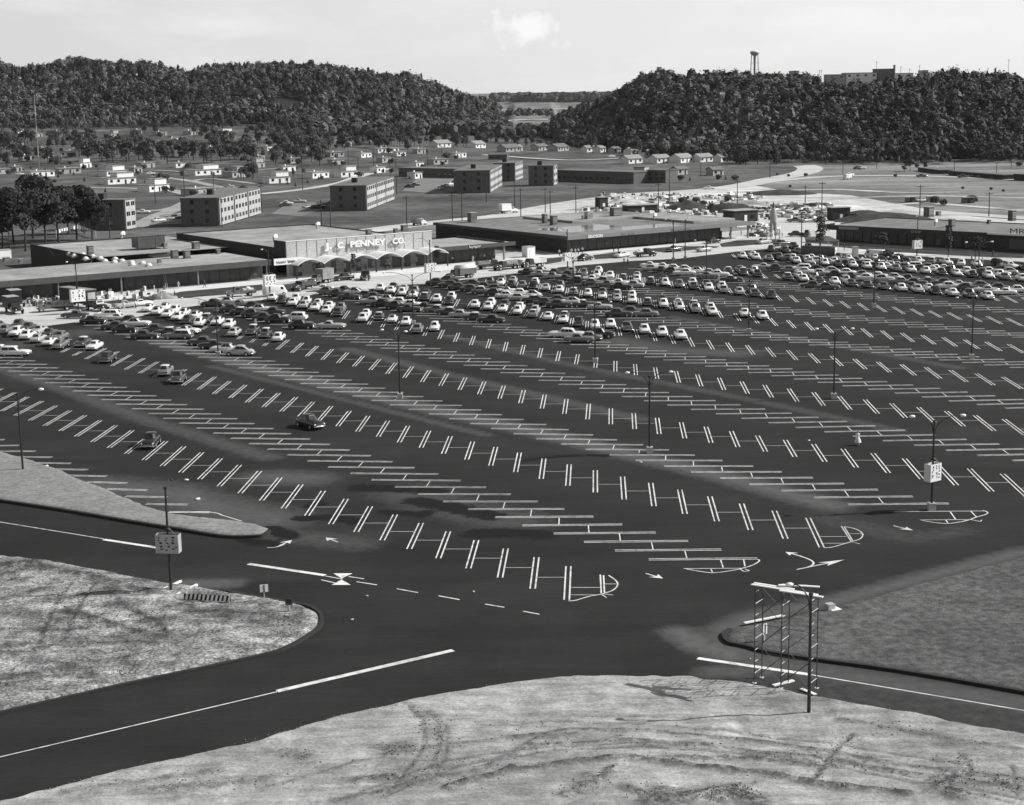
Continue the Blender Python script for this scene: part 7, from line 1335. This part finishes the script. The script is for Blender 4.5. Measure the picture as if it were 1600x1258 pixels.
def scatter(u0, u1, v0, v1, n, s0, s1, z=0):
    for _ in range(n):
        p = at(r_.uniform(u0, u1), r_.uniform(v0, v1)); a = r_.uniform(0, 3.1); l = r_.uniform(s0, s1); b.obox(p, a, l, l * r_.uniform(.2, .7), z - .05, z + r_.uniform(.2, 1.1), r_.choice([0, 0, 1, 2]))
scatter(935, 1190, 303, 342, 420, .5, 3); scatter(1180, 1300, 318, 345, 130, .8, 3); scatter(1170, 1215, 352, 370, 70, .5, 2.2); scatter(910, 1000, 322, 335, 60, .8, 3.5)
tag(b.build('building_materials', [m_plank, m_dsheet, m_greymetal]), 'scattered timber and building materials on the bare yard behind the stores', 'building materials', kind='stuff')
b = MB(); scatter(40, 110, 468, 480, 90, .3, 1.2); scatter(150, 260, 452, 468, 60, .3, 1.1); scatter(840, 1000, 384, 394, 0, .3, 1)
tag(b.build('stacked_goods', [m_white, m_dsheet, m_greymetal]), 'jumble of crates and fittings before the low store', 'goods', kind='stuff')
def hut(u, v, ang, L_, D_, h, m, lab):
    o = empty('site_hut', at(u, v), ang, lab, 'hut', 'site huts in the yard'); q = MB(); q.box(-L_ / 2, L_ / 2, -D_ / 2, D_ / 2, 0, h); q.build('wall', m, o); q = MB(); q.box(-L_ / 2 - .3, L_ / 2 + .3, -D_ / 2 - .3, D_ / 2 + .3, h, h + .15); q.build('roof', m_sheet, o); q = MB(); q.box(-.5, .5, -D_ / 2 - .05, -D_ / 2 - .005, 0, 2); q.build('door', m_white if m is m_brickd else m_brickd, o); q = MB(); q.box(L_ * .2, L_ * .35, -D_ / 2 - .05, -D_ / 2 - .005, 1, 2); q.build('window', m_glass, o)
hut(1000, 332, R(20), 11, 5, 2.6, m_brickd, 'long dark site hut behind the wet roof'); hut(1157, 345, R(25), 9, 6, 3.4, m_brickd, 'dark cabin behind the brick store end'); hut(940, 326, R(30), 3.5, 3, 4, m_brickd, 'tall dark hut by the dirt road'); hut(1310, 344, R(15), 6, 4, 4, m_brickd, 'dark shed behind the right-hand store corner'); hut(1422, 316, R(10), 3.2, 2, 1.8, m_dsheet, 'dark hut in the open field'); hut(1512, 317, R(10), 4, 2, 1.9, m_dsheet, 'dark hut at the right of the open field'); hut(1454, 316, R(10), 2.6, 2, 2, m_houseg, 'grey hut in the open field')
# laundry lines behind the left trees
for i, (u0, v0, u1, v1) in enumerate([(88, 371, 122, 362), (125, 363, 150, 372)]):
    o = empty('washing_line', at(u0, v0), 0, ['left of two washing lines under the big trees', 'right of two washing lines under the big trees'][i], 'washing line', 'washing lines under the big trees'); d = at(u1, v1) - at(u0, v0); L_ = d.length; d.normalize()
    for e in (0, L_): q = MB(); q.tube([d * e, d * e + Vector((0, 0, 2.2))], .05, 5); q.build('post', m_white, o)
    n = 9
    for k in range(n): q = MB(); a = d * (L_ * (k + .2) / n); c = d * (L_ * (k + .85) / n); hh = r_.uniform(.7, 1.3); q.quad(a + Vector((0, 0, 2.1)), c + Vector((0, 0, 2.1)), c + Vector((0, 0, 2.1 - hh)), a + Vector((0, .15, 2.1 - hh))); q.build('sheet', m_white, o)
    q = MB(); q.tube([Vector((0, 0, 2.15)), d * L_ + Vector((0, 0, 2.15))], .02, 4); q.build('line', m_white, o)
# ---- grass tufts and weeds near the camera
def tufts(name, poly, n, h0, h1, m, lab, mask=None, seed=1, blades=4):
    r = np.random.default_rng(seed); xs = np.array([p[:2] for p in poly]); lo, hi = xs.min(0), xs.max(0); P_ = r.uniform(lo, hi, (n * 4, 2)); pr = np.array([proj((q[0], q[1], 0)) for q in P_]); vis = (pr[:, 0] > -40) & (pr[:, 0] < 1640) & (pr[:, 1] < 1290)
    P_ = P_[vis]; P_ = P_[sdist(P_, poly) > .25]
    if mask: P_ = P_[vnoise(P_, mask[0], seed) + (vnoise(P_, mask[0] * .3, seed + 3) - .5) * .5 > mask[1]]
    P_ = P_[:n]; c = len(P_); base = np.repeat(P_, blades, 0) + r.normal(size=(c * blades, 2)) * .07; h = r.uniform(h0, h1, c * blades); a = r.uniform(0, 6.28, c * blades); wd = h * .16; lean = r.normal(size=(c * blades, 2)) * h[:, None] * .4
    z0 = np.full(c * blades, .05); dx = np.stack([np.cos(a), np.sin(a)], 1) * wd[:, None]
    V = np.stack([np.c_[base - dx, z0], np.c_[base + dx, z0], np.c_[base + lean, z0 + h]], 1).reshape(-1, 3); me = bpy.data.meshes.new(name); me.from_pydata(V.tolist(), [], np.arange(len(V)).reshape(-1, 3).tolist()); me.materials.append(m); o = bpy.data.objects.new(name, me); C.objects.link(o); tag(o, lab, 'grass', kind='stuff')
m_weed = mat('weed', 0.03, 0.08, scale=3, rough=0.9, coord='World'); m_straw = mat('straw', 0.22, 0.4, scale=3, rough=0.9, coord='World'); m_gr = mat('grass_blade', 0.05, 0.12, scale=1, rough=0.9, coord='World'); m_dg = mat('dry_blade', 0.16, 0.32, scale=1, rough=0.9, coord='World')
tufts('weeds', pg(LEFT), 5200, .10, .32, m_weed, 'dark weeds scattered over the bare ground at left', (2.6, .58), 3); tufts('straw', pg(LEFT), 5000, .08, .22, m_straw, 'pale dry straw on the bare ground at left', (1.7, .5), 4)
tufts('weeds', bp, 2600, .08, .24, m_weed, 'dark weeds on the bare bank at the bottom', (2.2, .66), 5, 5)
tufts('lawn_grass', pg(LAWN), 20000, .10, .2, m_gr, 'short grass of the lawn at right', None, 6, 3); tufts('dry_grass', pg(ISL), 12000, .10, .2, m_dg, 'dry grass on the island at left', None, 7, 3)

# ---- clods of turned soil and stones along the ruts
def clods(name, lines, n, m, lab, seed, spread=.5, s0=.025, s1=.085, on='dirt_ground'):
    r = random.Random(seed); b = MB(); pts = []
    for _ in range(n):
        l = r.choice(lines); i = r.randrange(len(l) - 1); p = l[i].lerp(l[i + 1], r.random()); pts.append((p.x + r.gauss(0, spread), p.y + r.gauss(0, spread)))
    zs = np.maximum(HGT[on](np.array(pts))[0], 0)
    for (x, y), z in zip(pts, zs):
        a = s0 + (s1 - s0) * r.random() ** 2.5; z = float(z)
        q = [(x + a * r.uniform(.7, 1.2), y, z), (x, y + a * r.uniform(.7, 1.2), z), (x - a * r.uniform(.7, 1.2), y, z), (x, y - a * r.uniform(.7, 1.2), z), (x + a * .2, y, z + a * r.uniform(.5, 1.0)), (x, y, z - a)]
        b.add(q, [(0, 1, 4), (1, 2, 4), (2, 3, 4), (3, 0, 4), (1, 0, 5), (2, 1, 5), (3, 2, 5), (0, 3, 5)])
    tag(b.build(name, m), lab, 'soil clods', kind='stuff')
clods('soil_clods', [pix(*l) for l, r_i, h_i in RIDGES if r_i >= .12], 2600, m_soil, 'dark clods of soil along the ruts at the bottom', 51)
clods('pale_stones', [pix(*l) for l, r_i, h_i in RIDGES if r_i >= .12], 1500, m_dirt, 'pale stones along the ruts at the bottom', 52, 1.2)
clods('soil_clods', [pix(*l) for l, r_i, h_i in LR], 1300, m_soil, 'dark clods of soil on the bare ground at left', 53, .8, .03, .1, 'weedy_ground')
clods('pale_stones', [pix((60, 1238), (280, 1187), (526, 1122), (729, 1079), (940, 1059), (1200, 1075), (1600, 1149))], 700, m_dirt, 'pale stones strewn along the road edge at the bottom', 54, .3, .015, .06)
# ---- thin air between the camera and the ridges
b = MB(); b.box(-5200, 5200, -60, 12600, -8, 128); hz_ = b.build('haze', [])
m = bpy.data.materials.new('haze_air'); m.use_nodes = True; t = m.node_tree; t.nodes.clear(); ov = t.nodes.new('ShaderNodeOutputMaterial'); pv = t.nodes.new('ShaderNodeVolumePrincipled')
pv.inputs['Color'].default_value = (.95, .95, .95, 1); pv.inputs['Density'].default_value = 1.6e-5; t.links.new(pv.outputs[0], ov.inputs['Volume']); hz_.data.materials.append(m); tag(hz_, None, None, kind='stuff'); hz_['label'] = 'thin haze in the air over the whole scene'
S.cycles.volume_bounces = 0
